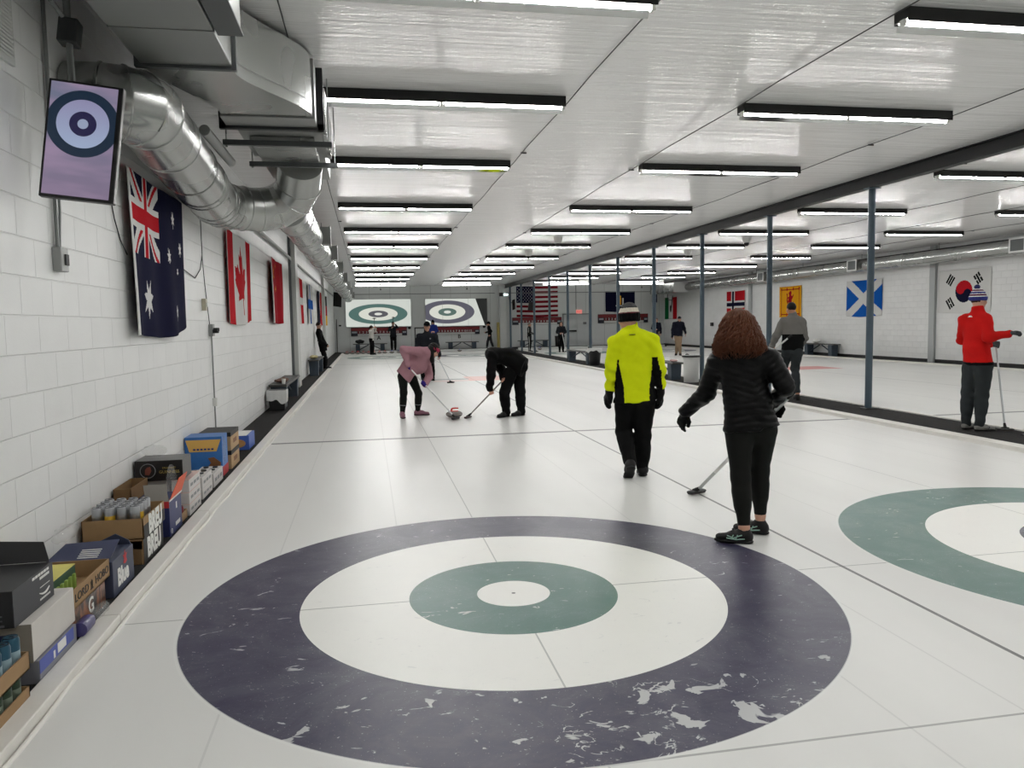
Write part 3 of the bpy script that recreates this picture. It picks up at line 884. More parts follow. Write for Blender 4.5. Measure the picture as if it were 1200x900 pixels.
flag('hanging_flag', 'red and white flag with a red maple leaf on the left wall', (XL, fl(7.10), 2.97), (0, 1, 0), 2.2, 1.32, ['red', 'white'], p_can, 150, 100, 0.018, 2.2, sag=0.04)
def p_chi(u, v):
    if u < 0.03: return 2
    x, y = u * 1.5, v
    if star(x, y, .25, .25, .15, 5, 0.38): return 1
    for cx, cy in ((.5, .1), (.6, .2), (.6, .35), (.5, .45)):
        if star(x, y, cx, cy, .05, 5, 0.38): return 1
    return 0
flag('hanging_flag', 'plain red flag with small yellow stars, third along the left wall', (XL, fl(11.95), 2.99), (0, 1, 0), 2.1, 1.32, ['dkred', 'gold', 'white'], p_chi, 110, 70, 0.03, 0.4, sag=0.1, slim=0.02)
def p_cross(ox, w1, out, mid, w0=None):
    return lambda u, v: (mid if (w0 and (abs(u * 1.5 - ox) < w0 or abs(v - .5) < w0)) else out) if (abs(u * 1.5 - ox) < w1 or abs(v - .5) < w1) else 0
flag('hanging_flag', 'red flag with a white cross, fourth along the left wall', (XL, fl(17.95), 2.99), (0, 1, 0), 2.0, 1.30, ['red', 'white'], p_cross(.55, .085, 1, 1), 60, 50, 0.02, 3)
flag('hanging_flag', 'white flag with a blue cross on the left wall', (XL, fl(22.3), 3.0), (0, 1, 0), 2.0, 1.30, ['white', 'blue'], p_cross(.5, .13, 1, 1), 60, 50, 0.02, 4)
flag('hanging_flag', 'navy, white and red striped flag above the leaning person', (XL, fl(27.6), 3.0), (0, 1, 0), 2.2, 1.35, ['navy', 'white', 'red'], lambda u, v: min(2, int(u * 3)), 45, 30, 0.02, 5)
flag('hanging_flag', 'black, red and yellow striped flag, last on the left wall', (XL, fl(31.8), 3.0), (0, 1, 0), 2.4, 1.35, ['black', 'red', 'yellow'], lambda u, v: min(2, int(v * 3)), 45, 30, 0.02, 6)
# right wall: seen from inside, left to right runs towards smaller Y
WR = XR
def rflag(label, y0, y1, z0, z1, cols, pat, nx, ny, fold=0.01, seed=0.0):
    flag('hanging_flag', label, (WR, y0, z1), (0, -1, 0), y0 - y1, z1 - z0, cols, pat, nx, ny, fold, seed, normal=(-1, 0, 0))
def p_kor(u, v):
    x, y = (u - .5) * 1.5, v - .5
    d = math.hypot(x, y)
    if d < 0.25:
        a = math.radians(-33); xr, yr = x * math.cos(a) - y * math.sin(a), x * math.sin(a) + y * math.cos(a)
        if math.hypot(xr + .125, yr) < .125: return 1
        if math.hypot(xr - .125, yr) < .125: return 2
        return 1 if yr < 0 else 2
    for sx, sy, br in ((-1, -1, 0), (1, 1, 1), (1, -1, 2), (-1, 1, 3)):
        cx, cy = sx * .40, sy * .27
        L = math.hypot(cx, cy); ux, uy = cx / L, cy / L
        du = (x - cx) * ux + (y - cy) * uy; dv = -(x - cx) * uy + (y - cy) * ux
        if abs(dv) < .12:
            for k_, o in enumerate((-.065, 0, .065)):
                if abs(du - o) < .024:
                    if abs(dv) < .012 and ((br == 1) or (br == 2 and k_ != 1) or (br == 3 and k_ == 1)): continue
                    return 3
    return 0
rflag('white flag with a red and blue disc behind the red-jacketed man', 18.55, 16.35, 1.68, 3.08, ['white', 'red', 'navy', 'black'], p_kor, 120, 80, 0.006, 1)
rflag('blue flag with a white diagonal cross on the right wall', 23.6, 21.45, 1.63, 3.02, ['blue', 'white'], lambda u, v: 1 if (abs(u - v) < .14 or abs(u - 1 + v) < .14) else 0, 80, 56, 0.012, 2)
LION = [(-.02, -.34), (.06, -.36), (.10, -.30), (.07, -.22), (.12, -.18), (.20, -.24), (.23, -.20), (.15, -.10), (.10, -.06), (.12, .02), (.22, .00), (.25, .05), (.14, .10), (.12, .16), (.16, .26), (.14, .36), (.06, .36), (.07, .28), (.02, .18), (-.04, .22), (-.10, .36), (-.18, .36), (-.12, .26), (-.10, .12), (-.08, .0), (-.16, .08), (-.22, -.04), (-.20, -.20), (-.24, -.26), (-.17, -.30), (-.15, -.16), (-.13, -.02), (-.09, -.10), (-.14, -.12), (-.13, -.17), (-.06, -.16), (-.07, -.24), (-.10, -.28)]
def p_lion(u, v):
    x, y = (u - .5) * 1.4, v - .5
    if inpoly(x / 1.0, y, LION): return 1
    ax, ay = abs(x), abs(y)
    for q in (0.415,):
        if (abs(ax - .56) < .018 and ay < .415) or (abs(ay - .39) < .018 and ax < .57): return 1
    for fx in (-.56, -.2, .2, .56):
        if abs(x - fx) < .03 and abs(ay - .41) < .05: return 1
    return 0
rflag('yellow flag with a red rampant lion behind the man in grey', 28.75, 26.9, 1.65, 3.05, ['gold', 'dkred'], p_lion, 90, 66, 0.006, 3)
rflag('red flag with a navy cross edged in white on the right wall', 34.1, 32.1, 1.70, 3.06, ['red', 'white', 'navy'], p_cross(.55, .14, 1, 2, .075), 60, 44, 0.008, 4)
def p_mex(u, v):
    if abs((u - .5) * 1.5) < .12 and abs(v - .52) < .16 and math.hypot((u - .5) * 1.5 / .11, (v - .52) / .17) < 1: return 3
    return min(2, int(u * 3))
rflag('green, white and red striped flag with dark emblem at the far end', 42.8, 40.85, 1.70, 3.05, ['green', 'white', 'red', 'black'], p_mex, 60, 44, 0.008, 5)
def p_usa(u, v):
    if u < 0.40 and v < 7 / 13:
        x, y = u / .40, v / (7 / 13)
        for r in range(9):
            n = 6 if r % 2 == 0 else 5
            for c in range(n):
                if math.hypot((x - ((c + .5 + (0 if n == 6 else .5)) / 6)) * 1.4, y - (r + 1) / 10) < .030: return 2
        return 1
    return 0 if int(v * 13) % 2 == 0 else 2
flag('hanging_flag', 'large red and white striped flag with starry blue corner on the far wall', (8.35, YF, 3.86), (1, 0, 0), 2.65, 1.90, ['usared', 'usanavy', 'white'], p_usa, 150, 91, 0.004, 1, normal=(0, -1, 0))
def p_ny(u, v):
    x, y = (u - .5) * 1.55, v - .5
    if abs(x) < .06 and -.2 < y < .14: return 1
    if (abs(abs(x) - .14) < .03 and -.18 < y < .18): return 2
    if abs(y - .2) < .025 and abs(x) < .22: return 2
    if math.hypot(x, y + .25) < .05: return 1
    return 0
flag('hanging_flag', 'dark navy flag with a small central crest on the far wall', (14.1, YF, 3.50), (1, 0, 0), 1.95, 1.28, ['navy', 'gold', 'white'], p_ny, 60, 40, 0.004, 2, normal=(0, -1, 0))
flag('hanging_flag', 'small blue banner high on the far wall beside the right corner', (17.2, YF, 3.38), (1, 0, 0), 0.36, 0.62, ['navy', 'white'], lambda u, v: 1 if abs(v - .5) < .06 and abs(u - .5) < .3 else 0, 24, 30, 0.002, 2, normal=(0, -1, 0))

# ================================================================== cartons and cans along the left wall
ply = mat('brown cardboard', (150, 120, 84), 0.8, var=0.12, vscale=14)
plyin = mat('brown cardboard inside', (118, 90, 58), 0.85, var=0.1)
ink_w = mat('white print', (226, 226, 222), 0.6); ink_k = mat('black print', (24, 22, 20), 0.6)
ink_g = mat('grey print', (128, 130, 132), 0.6); ink_r = mat('red print', (176, 38, 44), 0.6); ink_y = mat('yellow print', (222, 178, 54), 0.6)
canm = mat('aluminium', (196, 198, 200), 0.28, metal=0.9); canlid = mat('dark can lid', (44, 46, 50), 0.3, metal=0.7)
def can_obj(label, group, body, x, y, z, h=0.122, band=None, tilt=0, bandcol=None):
    """one drinks can: body and lid"""
    t = thing('drink_can', label, 'can', (x, y, z), tilt, group)
    mats_ = [body, bandcol or canm]
    r = 0.0325
    mb = MB()
    mb.lathe([(0.024, 0), (r, 0.008), (r, h * 0.22)], 16)
    mb.lathe([(r, h * 0.22), (r, h * 0.62)], 16, mi=1 if band else 0)
    mb.lathe([(r, h * 0.62), (r, h - 0.014), (0.028, h - 0.002)], 16)
    mb.build('can_body', mats_, t, smooth=True)
    mb = MB(); mb.lathe([(0.0285, h - 0.003), (0.0285, h), (0.0265, h), (0.0255, h - 0.004)], 16); mb.box((0.006, 0, h - 0.001), (0.018, 0.012, 0.002))
    mb.build('can_lid', canlid if body != canm_green else canm, t, smooth=True)
    return t
canm_green = mat('dark green can', (44, 62, 44), 0.35, metal=0.5)
canm_blue = mat('teal blue can', (44, 84, 104), 0.35, metal=0.5)
canm_grey = mat('grey printed can', (168, 170, 174), 0.35, metal=0.5)
def face_right(x, y, z): return frame((x, y, z), (0, 1, 0), (0, 0, 1))      # faces +X, reads along +Y
def face_near(x, y, z): return frame((x, y, z), (1, 0, 0), (0, 0, 1))       # faces the viewer (-Y)
def tray(name, label, lo, hi, m=ply, th=0.006, group=None, open_near=False):
    t = thing(name, label, 'box', ((lo[0] + hi[0]) / 2, (lo[1] + hi[1]) / 2, lo[2]), 0, group)
    w, d, h = hi[0] - lo[0], hi[1] - lo[1], hi[2] - lo[2]
    mb = MB()
    mb.lohi((-w / 2, -d / 2, 0), (w / 2, d / 2, th))
    mb.lohi((w / 2 - th, -d / 2, 0), (w / 2, d / 2, h)); mb.lohi((-w / 2, -d / 2, 0), (-w / 2 + th, d / 2, h))
    if not open_near: mb.lohi((-w / 2, -d / 2, 0), (w / 2, -d / 2 + th, h))
    mb.lohi((-w / 2, d / 2 - th, 0), (w / 2, d / 2, h))
    mb.build('tray_walls', m, t)
    return t
def carton(name, label, lo, hi, m, rz=0.0, group=None, bev=0.004):
    t = thing(name, label, 'box', ((lo[0] + hi[0]) / 2, (lo[1] + hi[1]) / 2, lo[2]), rz, group)
    w, d, h = hi[0] - lo[0], hi[1] - lo[1], hi[2] - lo[2]
    MB().lohi((-w / 2, -d / 2, 0), (w / 2, d / 2, h)).build('carton_body', m, t, bevel=bev)
    t['_s'] = (w, d, h)
    return t, w, d, h
# two stacked trays of cans in the near corner
tl = tray('can_tray', 'lower cardboard tray of green cans in the bottom left corner', (-2.66, -1.55, 0.03), (-2.25, -0.90, 0.095))
tu = tray('can_tray', 'upper cardboard tray of blue cans at the left picture edge', (-2.66, -1.55, 0.165), (-2.25, -0.885, 0.24))
k = 0
for c in range(2):
    for i in range(7):
        y = -0.95 - i * 0.082
        can_obj('dark green can, %s from the far end, %s row of the lower tray' % (ORD[i], ('right', 'second')[c]), 'cans in the lower tray', canm_green, -2.296 - c * 0.078, y, 0.0375, h=0.125, band=True, bandcol=mat('pale green band', (120, 132, 116), 0.4, metal=0.4))
for c in range(3):
    for i in range(7):
        y = -0.935 - i * 0.082
        can_obj('teal blue can, %s from the far end, %s row of the upper tray' % (ORD[i], ('right', 'middle', 'wall-side')[c]), 'cans in the upper tray', canm_blue, -2.296 - c * 0.078, y, 0.1725, h=0.155, band=True, bandcol=mat('pale blue band', (150, 176, 186), 0.4, metal=0.4))
# blue-violet box under the white one
t, w_, d_, h_ = carton('drink_carton', 'blue and grey drinks carton underneath the long white box', (-2.62, -0.74, 0.03), (-2.27, -0.30, 0.135), mat('grey film', (120, 122, 130), 0.4))
mb = MB(); mb.lohi((w_ / 2 - 0.001, -d_ / 2 + 0.0, 0.045), (w_ / 2 + 0.001, d_ / 2 - 0.04, h_)); mb.build('blue_panel', mat('violet blue print', (74, 88, 164), 0.5), t)
mb = MB(); mb.lohi((w_ / 2, -0.02, 0.055), (w_ / 2 + 0.002, 0.08, h_ - 0.005)); mb.lohi((w_ / 2, -0.07, 0.05), (w_ / 2 + 0.002, -0.05, 0.085)); add_text(mb, 'DRINK', 0.02, face_right(w_ / 2 + 0.001, 0.02, 0.03)) if False else None
mb.build('white_print', ink_w, t)
# long white box
t, w_, d_, h_ = carton('white_box', 'long scuffed white box with the black carton lying on it', (-2.68, -0.76, 0.137), (-2.285, -0.265, 0.31), mat('scuffed white card', (204, 200, 194), 0.65, var=0.07, vscale=9))
mb = MB(); mb.lohi((-w_ / 2, -d_ / 2 - 0.002, 0), (w_ / 2, -d_ / 2 + 0.001, h_)); mb.build('end_panel', mat('grey card end', (128, 122, 112), 0.75), t)
mb = MB(); mb.lohi((-w_ / 2 + 0.01, -d_ / 2 - 0.004, 0.0), (w_ / 2 - 0.07, -d_ / 2 - 0.001, h_ - 0.04)); mb.build('navy_print', mat('navy print', (22, 32, 62), 0.5), t)
# black carton with raised flap
blk_c = mat('black carton', (26, 26, 28), 0.5); blk_s = mat('black carton side', (52, 53, 57), 0.5)
t, w_, d_, h_ = carton('black_carton', 'black carton with a raised flap and white print on top of white box', (-2.66, -0.80, 0.312), (-2.335, -0.37, 0.475), blk_c)
MB().lohi((w_ / 2 - 0.001, -d_ / 2, 0), (w_ / 2 + 0.001, d_ / 2, h_)).build('side_panel', blk_s, t)
mb = MB(); P = w_ / 2 + 0.002
for i, (a, b, zz) in enumerate(((-0.02, 0.17, 0.148), (0.06, 0.17, 0.128))): 
    for q in range(6): mb.box((P, a + (b - a) * (q + .5) / 6, zz), (0.001, (b - a) / 6 * 0.8, 0.012))
mb.box((P, 0.115, 0.085), (0.001, 0.11, 0.003))
mb.tube([(P, 0.05 + 0.014 * i, 0.062 - 0.014 * math.sin(PI * i / 8)) for i in range(9)], [0.001 + 0.004 * math.sin(PI * (i + .6) / 9.6) for i in range(9)], 6)
for q in range(7): mb.box((P, 0.06 + q * 0.017, 0.03), (0.001, 0.012, 0.009))
mb.build('white_print', ink_w, t)
mb = MB(); Pn = -d_ / 2 - 0.001
for (x0, x1, zz, hh) in ((-0.10, -0.02, 0.125, 0.014), (0.02, 0.1, 0.125, 0.010), (0.0, 0.12, 0.055, 0.006), (-0.02, 0.12, 0.035, 0.006), (-0.10, 0.13, 0.012, 0.010)): 
    n = 5
    for q in range(n): mb.box((x0 + (x1 - x0) * (q + .5) / n, Pn, zz), ((x1 - x0) / n * 0.75, 0.001, hh))
mb.build('grey_print', mat('dim grey print', (84, 84, 88), 0.6), t)
M4 = Matrix.Translation((-w_ / 2, 0, h_)) @ Matrix.Rotation(math.radians(-48), 4, 'Y')
mb = MB(); mb.prism([(0.0, -0.10), (0.17, -0.17), (0.20, 0.10), (0.0, d_ / 2 - 0.01)], 0.004, M4); mb.build('flap', blk_c, t)
M4 = Matrix.Translation((0, d_ / 2, h_)) @ Matrix.Rotation(math.radians(60), 4, 'X')
mb = MB(); mb.prism([(-w_ / 2, 0), (w_ / 2 - 0.01, 0), (w_ / 2 - 0.05, 0.10), (-w_ / 2, 0.12)], 0.004, M4); mb.build('flap', blk_c, t)
# purple bottle lying beside, clear wrap
def crumple(name, label, c, s, seed, m, h=0.012, parent=None):
    rg = np.random.default_rng(seed); F = Field(0.02)
    F.ell(c, s)
    ph = rg.uniform(0, 6, 9); fr = rg.uniform(22, 60, (9, 3))
    def disp(X, Y, Z):
        d = 0
        for i in range(9): d = d + np.abs(np.sin(fr[i, 0] * X + fr[i, 1] * Y + fr[i, 2] * Z + ph[i])) - 0.6
        return d * min(s) * 0.075
    V, Q = F.mesh(h, disp)
    o = np_mesh(name, V, Q, m, parent, smooth=False)
    return tag(o, label, 'plastic wrap', None) if parent is None else o
clear = mat('clear crumpled plastic', (206, 208, 208), 0.10, spec=0.9, alpha=0.13)
clear2 = mat('milky crumpled plastic', (200, 200, 198), 0.14, spec=0.9, alpha=0.16)
tag(MB().lathe([(0.012, 0), (0.036, 0.01), (0.036, 0.13), (0.03, 0.15), (0.014, 0.17), (0.014, 0.19)], 16, M=Matrix.Rotation(-PI / 2, 3, 'X') ).build('plastic_bottle', mat('violet bottle', (58, 52, 104), 0.35), None, smooth=True, loc=(-2.265, -0.285, 0.09)), 'violet bottle lying by the kerb beyond the blue carton', 'bottle')
crumple('plastic_wrap', 'crumpled clear plastic lying by the kerb next to violet bottle', (-2.262, 0.02, 0.085), (0.035, 0.11, 0.035), 3, clear, 0.008)
# pack of sports drinks and the open tray on top of it
t, w_, d_, h_ = carton('bottle_pack', 'dark shrink-wrapped drinks pack beneath the shallow open brown tray', (-2.66, -0.23, 0.03), (-2.315, 0.28, 0.172), None or (lambda: (lambda m, t_, b: (
    t_.link(t_.mix(t_.mapr(t_.noise(t_.scale(t_.coord('Object'), (1, 1.6, 0.6)), 16.0, 3.0, 0.6), 0.42, 0.62), rgb(34, 32, 32), rgb(150, 96, 66)), b.inputs['Base Color']), b.inputs['Roughness'].__setattr__('default_value', 0.3), m)[-1])(*new_mat('printed film')))())
mb = MB(); add_text(mb, 'G', 0.115, face_right(w_ / 2 + 0.002, 0.02, 0.075), bold=True); mb.build('white_letter', ink_w, t)
t = tray('open_tray', 'open brown tray with black lettering holding a green and yellow pack', (-2.67, -0.255, 0.174), (-2.305, 0.34, 0.275))
mb = MB(); P = 0.1825 + 0.002
add_text(mb, 'LORD', 0.060, face_right(P, -0.145, 0.05), sx=1.25); add_text(mb, 'HOBO', 0.060, face_right(P, 0.165, 0.05), sx=1.25)
for i in range(3): mb.box((P, 0.0 + (i - 1) * 0.012, 0.05), (0.001, 0.005, 0.05 - 0.014 * abs(i - 1)))
mb.box((P, 0.0, 0.027), (0.001, 0.042, 0.006)); mb.build('black_print', ink_k, t)
t, w_, d_, h_ = carton('can_pack', 'green and yellow pack of cans standing in the black-lettered open tray', (-2.64, -0.20, 0.182), (-2.40, 0.10, 0.325), mat('dark green pack', (28, 66, 44), 0.45))
MB().lohi((-w_ / 2, -d_ / 2, h_ - 0.002), (w_ / 2, d_ / 2, h_ + 0.002)).build('yellow_top', mat('lemon print', (206, 196, 96), 0.5, var=0.25, vscale=12), t)
mb = MB()
for i in range(5): mb.cyl((w_ / 2 + 0.001, -0.11 + i * 0.055, 0.02), (w_ / 2 + 0.001, -0.11 + i * 0.055, 0.10), 0.014, 8)
mb.build('printed_bottles', mat('lime print', (150, 176, 84), 0.5), t)
# dark blue carton with folded top
slate = mat('slate blue carton', (58, 64, 84), 0.5); slate2 = mat('navy carton top', (40, 46, 78), 0.5)
t, w_, d_, h_ = carton('beer_carton', 'slate blue beer carton with red leaf and torn folded flaps', (-2.67, 0.36, 0.03), (-2.295, 0.76, 0.245), slate)
mb = MB(); add_text(mb, 'Blue', 0.14, face_right(w_ / 2 + 0.002, -0.02, 0.09), bold=2.2, sx=0.85); mb.build('white_print', ink_w, t)
mb = MB(); mb.prism([(0, -.03), (.035, -.02), (.02, .005), (.04, .03), (.012, .028), (0, .06), (-.012, .028), (-.04, .03), (-.02, .005), (-.035, -.02)], 0.001, face_right(w_ / 2 + 0.001, 0.03, 0.17)); mb.build('red_leaf', ink_r, t)
M4 = Matrix.Translation((0, -d_ / 2, h_)) @ Matrix.Rotation(math.radians(15), 4, 'X')
mb = MB(); mb.prism([(-w_ / 2, 0), (w_ / 2 - 0.02, 0), (w_ / 2 - 0.03, 0.26), (-w_ / 2 + 0.05, 0.24)], 0.004, M4); fl1 = mb.build('top_flap', slate2, t)
mb = MB()
for i in range(5): mb.prism([(-0.02, 0.06 + i * 0.022), (0.09, 0.06 + i * 0.022), (0.09, 0.068 + i * 0.022), (-0.02, 0.068 + i * 0.022)], 0.0015, M4 @ Matrix.Translation((0, 0, 0.004)))
mb.build('small_print', ink_w, fl1)
M4 = Matrix.Translation((w_ / 2 - 0.01, d_ / 2, h_)) @ Matrix.Rotation(math.radians(105), 4, 'X') @ Matrix.Rotation(0.35, 4, 'Z')
mb = MB(); mb.prism([(-0.17, 0), (0, 0), (0.0, 0.03), (-0.05, 0.10), (-0.2, 0.085)], 0.004, M4); mb.build('torn_flap', slate, t)
crumple('plastic_wrap', 'torn clear plastic slumped against the wall behind slate blue carton', (-2.62, 0.60, 0.375), (0.05, 0.17, 0.045), 5, clear2, 0.01)
# brown lettered boxes and their cans
M_ = ply
t, w_, d_, h_ = None, .375, .5, .165
t = thing('open_carton', 'brown lettered carton lying open, flaps toward the viewer, under silver cans', 'box', (-2.495, 1.27, 0.03))
mb = MB(); th = 0.006
mb.lohi((-w_ / 2, -d_ / 2, 0), (w_ / 2, d_ / 2, th)); mb.lohi((-w_ / 2, -d_ / 2, h_ - th), (w_ / 2, d_ / 2, h_)); mb.lohi((-w_ / 2, -d_ / 2, 0), (-w_ / 2 + th, d_ / 2, h_)); mb.lohi((w_ / 2 - th, -d_ / 2, 0), (w_ / 2, d_ / 2, h_)); mb.lohi((-w_ / 2, d_ / 2 - th, 0), (w_ / 2, d_ / 2, h_))
mb.build('carton_body', plyin, t)
M4 = Matrix.Translation((0, -d_ / 2, h_)) @ Matrix.Rotation(math.radians(180 + 25), 4, 'X')
mb = MB(); mb.prism([(-w_ / 2, 0), (w_ / 2 - 0.12, 0), (w_ / 2 - 0.17, 0.15), (-w_ / 2, 0.18)], 0.004, M4); mb.build('flap', ply, t)
M4 = Matrix.Translation((w_ / 2 - 0.005, -d_ / 2, 0)) @ Matrix.Rotation(math.radians(-30), 4, 'Z') @ Matrix.Rotation(PI / 2, 4, 'X')
mb = MB(); mb.prism([(-0.15, 0), (0, 0), (0, h_ * .62), (-0.13, h_ * .58)], 0.004, M4); mb.build('flap', ply, t)
blackp = mat('black printed face', (30, 29, 28), 0.6)
MB().lohi((w_ / 2 - 0.001, -d_ / 2 + 0.01, 0.0), (w_ / 2 + 0.0015, d_ / 2, h_)).build('black_panel', blackp, t)
mb = MB(); add_text(mb, 'BREU', 0.175, face_right(w_ / 2 + 0.003, 0.01, 0.08), bold=2.6, sx=0.82); mb.build('white_print', ink_w, t)
tb = tray('can_tray', 'brown tray with bold white letters holding silver cans', (-2.685, 1.04, 0.197), (-2.305, 1.58, 0.335))
MB().lohi((0.19, -0.26, 0.0), (0.1915, 0.27, 0.085)).build('black_panel', blackp, tb)
mb = MB(); add_text(mb, 'BREU', 0.175, face_right(0.193, 0.02, 0.062), bold=2.6, sx=0.82); mb.build('white_print', ink_w, tb)
k = 0
for r in range(4):
    for c in range(4):
        x = -2.61 + c * 0.078; y = 1.12 + r * 0.085
        yl = (r == 0 and c == 1) or (r == 1 and c == 3)
        can_obj('%s can in the white-lettered tray, %s row, %s from the wall' % ('yellow-labelled silver' if yl else 'silver grey', ORD[r], ORD[c]), 'cans in the lettered tray', canm_grey, x, y, 0.253, h=0.157, band=True, bandcol=ink_y if yl else canm)
MB().lohi((-0.184, -0.264, 0.006), (0.184, 0.264, 0.055)).build('can_riser', plyin, tb)
# orange and blue carton
navyc = mat('royal navy carton', (38, 46, 92), 0.5); orange = mat('orange print', (214, 84, 40), 0.55)
t, w_, d_, h_ = carton('beer_carton', 'navy carton with an upright orange flap, right of the silver cans', (-2.56, 1.70, 0.03), (-2.30, 2.08, 0.30), navyc)
MB().lohi((-w_ / 2, -d_ / 2 - 0.001, h_ - 0.05), (w_ / 2, -d_ / 2 + 0.001, h_)).build('red_stripe', ink_r, t)
M4 = Matrix.Translation((w_ / 2, 0, h_)) @ Matrix.Rotation(PI / 2, 4, 'Z') @ Matrix.Rotation(math.radians(110), 4, 'X')
mb = MB(); mb.prism([(-d_ / 2, 0), (d_ / 2, 0), (d_ / 2 - 0.03, 0.17), (-d_ / 2 + 0.08, 0.17)], 0.004, M4); fo = mb.build('orange_flap', orange, t)
mb = MB(); mb.prism([(-d_ / 2, -0.004), (d_ / 2, -0.004), (d_ / 2, 0.012), (-d_ / 2, 0.012)], 0.006, M4); mb.build('white_edge', ink_w, fo)
M4 = Matrix.Translation((0, -d_ / 2, h_)) @ Matrix.Rotation(math.radians(80), 4, 'X')
mb = MB(); mb.prism([(-0.03, 0), (w_ / 2, 0), (w_ / 2 - 0.02, 0.13), (-0.05, 0.13)], 0.004, M4); mb.build('grey_flap', mat('grey card', (146, 142, 136), 0.8), t)
mb = MB(); P = w_ / 2 + 0.002
for i in range(9): mb.box((P, -0.02 + 0.016 * i, 0.06), (0.001, 0.011, 0.03))
mb.box((P, 0.02, 0.20), (0.001, 0.03, 0.05)); mb.tube([(P, -0.145 + 0.018 * math.cos(a), 0.035 + 0.018 * math.sin(a)) for a in np.linspace(0, 2 * PI, 14)], 0.002, 5)
mb.build('white_print', ink_w, t)
t = tray('open_carton', 'open brown carton behind the orange flap against the wall', (-2.70, 1.75, 0.03), (-2.575, 2.2, 0.40), plyin)
# black stout carton on wrapped packs
t, w_, d_, h_ = carton('wrapped_pack', 'clear-wrapped pale pack carrying the black gold-lettered carton', (-2.70, 2.34, 0.03), (-2.46, 2.84, 0.345), mat('pale wrapped card', (170, 168, 164), 0.35, var=0.15, vscale=9))
t, w_, d_, h_ = carton('stout_carton', 'black carton with gold lettering and round crest, plastic bag on top', (-2.70, 2.31, 0.347), (-2.33, 2.62, 0.515), mat('black stout card', (22, 20, 20), 0.35))
mb = MB(); Mn = face_near(-0.085, -d_ / 2 - 0.002, 0.085)
mb.tube([Mn @ Vector((0.058 * math.cos(a), 0.058 * math.sin(a), 0)) for a in np.linspace(0, 2 * PI, 25)], 0.003, 5)
mb.build('silver_ring', ink_g, t)
mb = MB(); mb.prism([(-.022, -.03), (.01, -.035), (.028, .0), (.02, .035), (-.004, .03), (-.02, .01)], 0.002, Mn); mb.build('harp_crest', mat('rust print', (120, 62, 50), 0.6), t)
mb = MB(); add_text(mb, 'DRAUGHT', 0.022, face_near(0.08, -d_ / 2 - 0.002, 0.105)); add_text(mb, 'GUINNESS', 0.034, face_near(0.08, -d_ / 2 - 0.002, 0.072)); mb.build('gold_print', mat('gold print', (170, 150, 84), 0.5), t)
crumple('plastic_bag', 'clear crumpled plastic bag lying on top of the black carton', (-2.58, 2.46, 0.575), (0.10, 0.10, 0.05), 8, clear2, 0.01)
crumple('plastic_wrap', 'hanging sheet of clear plastic in front of pink and white packs', (-2.40, 2.22, 0.33), (0.035, 0.10, 0.17), 9, clear, 0.01)
t = tray('can_tray', 'low tray of dark red topped cans beneath the hanging plastic', (-2.44, 2.12, 0.03), (-2.315, 2.33, 0.10))
for i in range(2):
    can_obj('dark red can, %s in the low tray by the kerb' % ('nearer' if i == 0 else 'farther'), 'red cans', mat('dark red can', (120, 30, 40), 0.4), -2.36, 2.175 + i * 0.09, 0.037, h=0.1)
# stacks of white six-packs
wp = mat('white printed pack', (196, 192, 190), 0.55, var=0.1, vscale=30); pk = mat('pinkish pack top', (206, 176, 168), 0.55)
def pack(label, lo, hi, top=None):
    t, w, d, h = carton('can_pack', label, lo, hi, wp, group='white can packs')
    mb = MB()
    for i in range(3): mb.box((w / 2 + 0.001, -d * 0.28 + d * 0.28 * i, h * 0.5), (0.001, d * 0.2, h * 0.25))
    mb.build('grey_print', ink_g, t)
    if top is None:
        mb = MB()
        for i in range(3):
            for j in range(2): mb.lathe([(0.026, 0), (0.026, 0.012), (0.02, 0.012)], 12, (-w * 0.22 + j * w * 0.44, -d * 0.3 + i * d * 0.3, h))
        mb.build('can_tops', canlid, t, smooth=True)
    else:
        MB().lohi((-w / 2, -d / 2, h - 0.003), (w / 2, d / 2, h + 0.001)).build('pink_top', top, t)
    return t
pack('white can pack at the bottom of the tall pink-topped stack', (-2.44, 2.36, 0.03), (-2.30, 2.80, 0.125), pk)
pack('white can pack in the middle of the tall pink-topped stack', (-2.44, 2.36, 0.127), (-2.30, 2.80, 0.225), pk)
pack('pink-topped white can pack on top of the tall stack', (-2.44, 2.37, 0.227), (-2.30, 2.80, 0.33), pk)
pack('white can pack at the bottom of the middle stack', (-2.52, 2.98, 0.03), (-2.32, 3.42, 0.125), wp)
pack('white can pack with dark lids on top of the middle stack', (-2.52, 2.98, 0.127), (-2.32, 3.42, 0.23))
pack('single low white can pack with dark lids before the blue box', (-2.52, 3.50, 0.03), (-2.32, 3.98, 0.165))
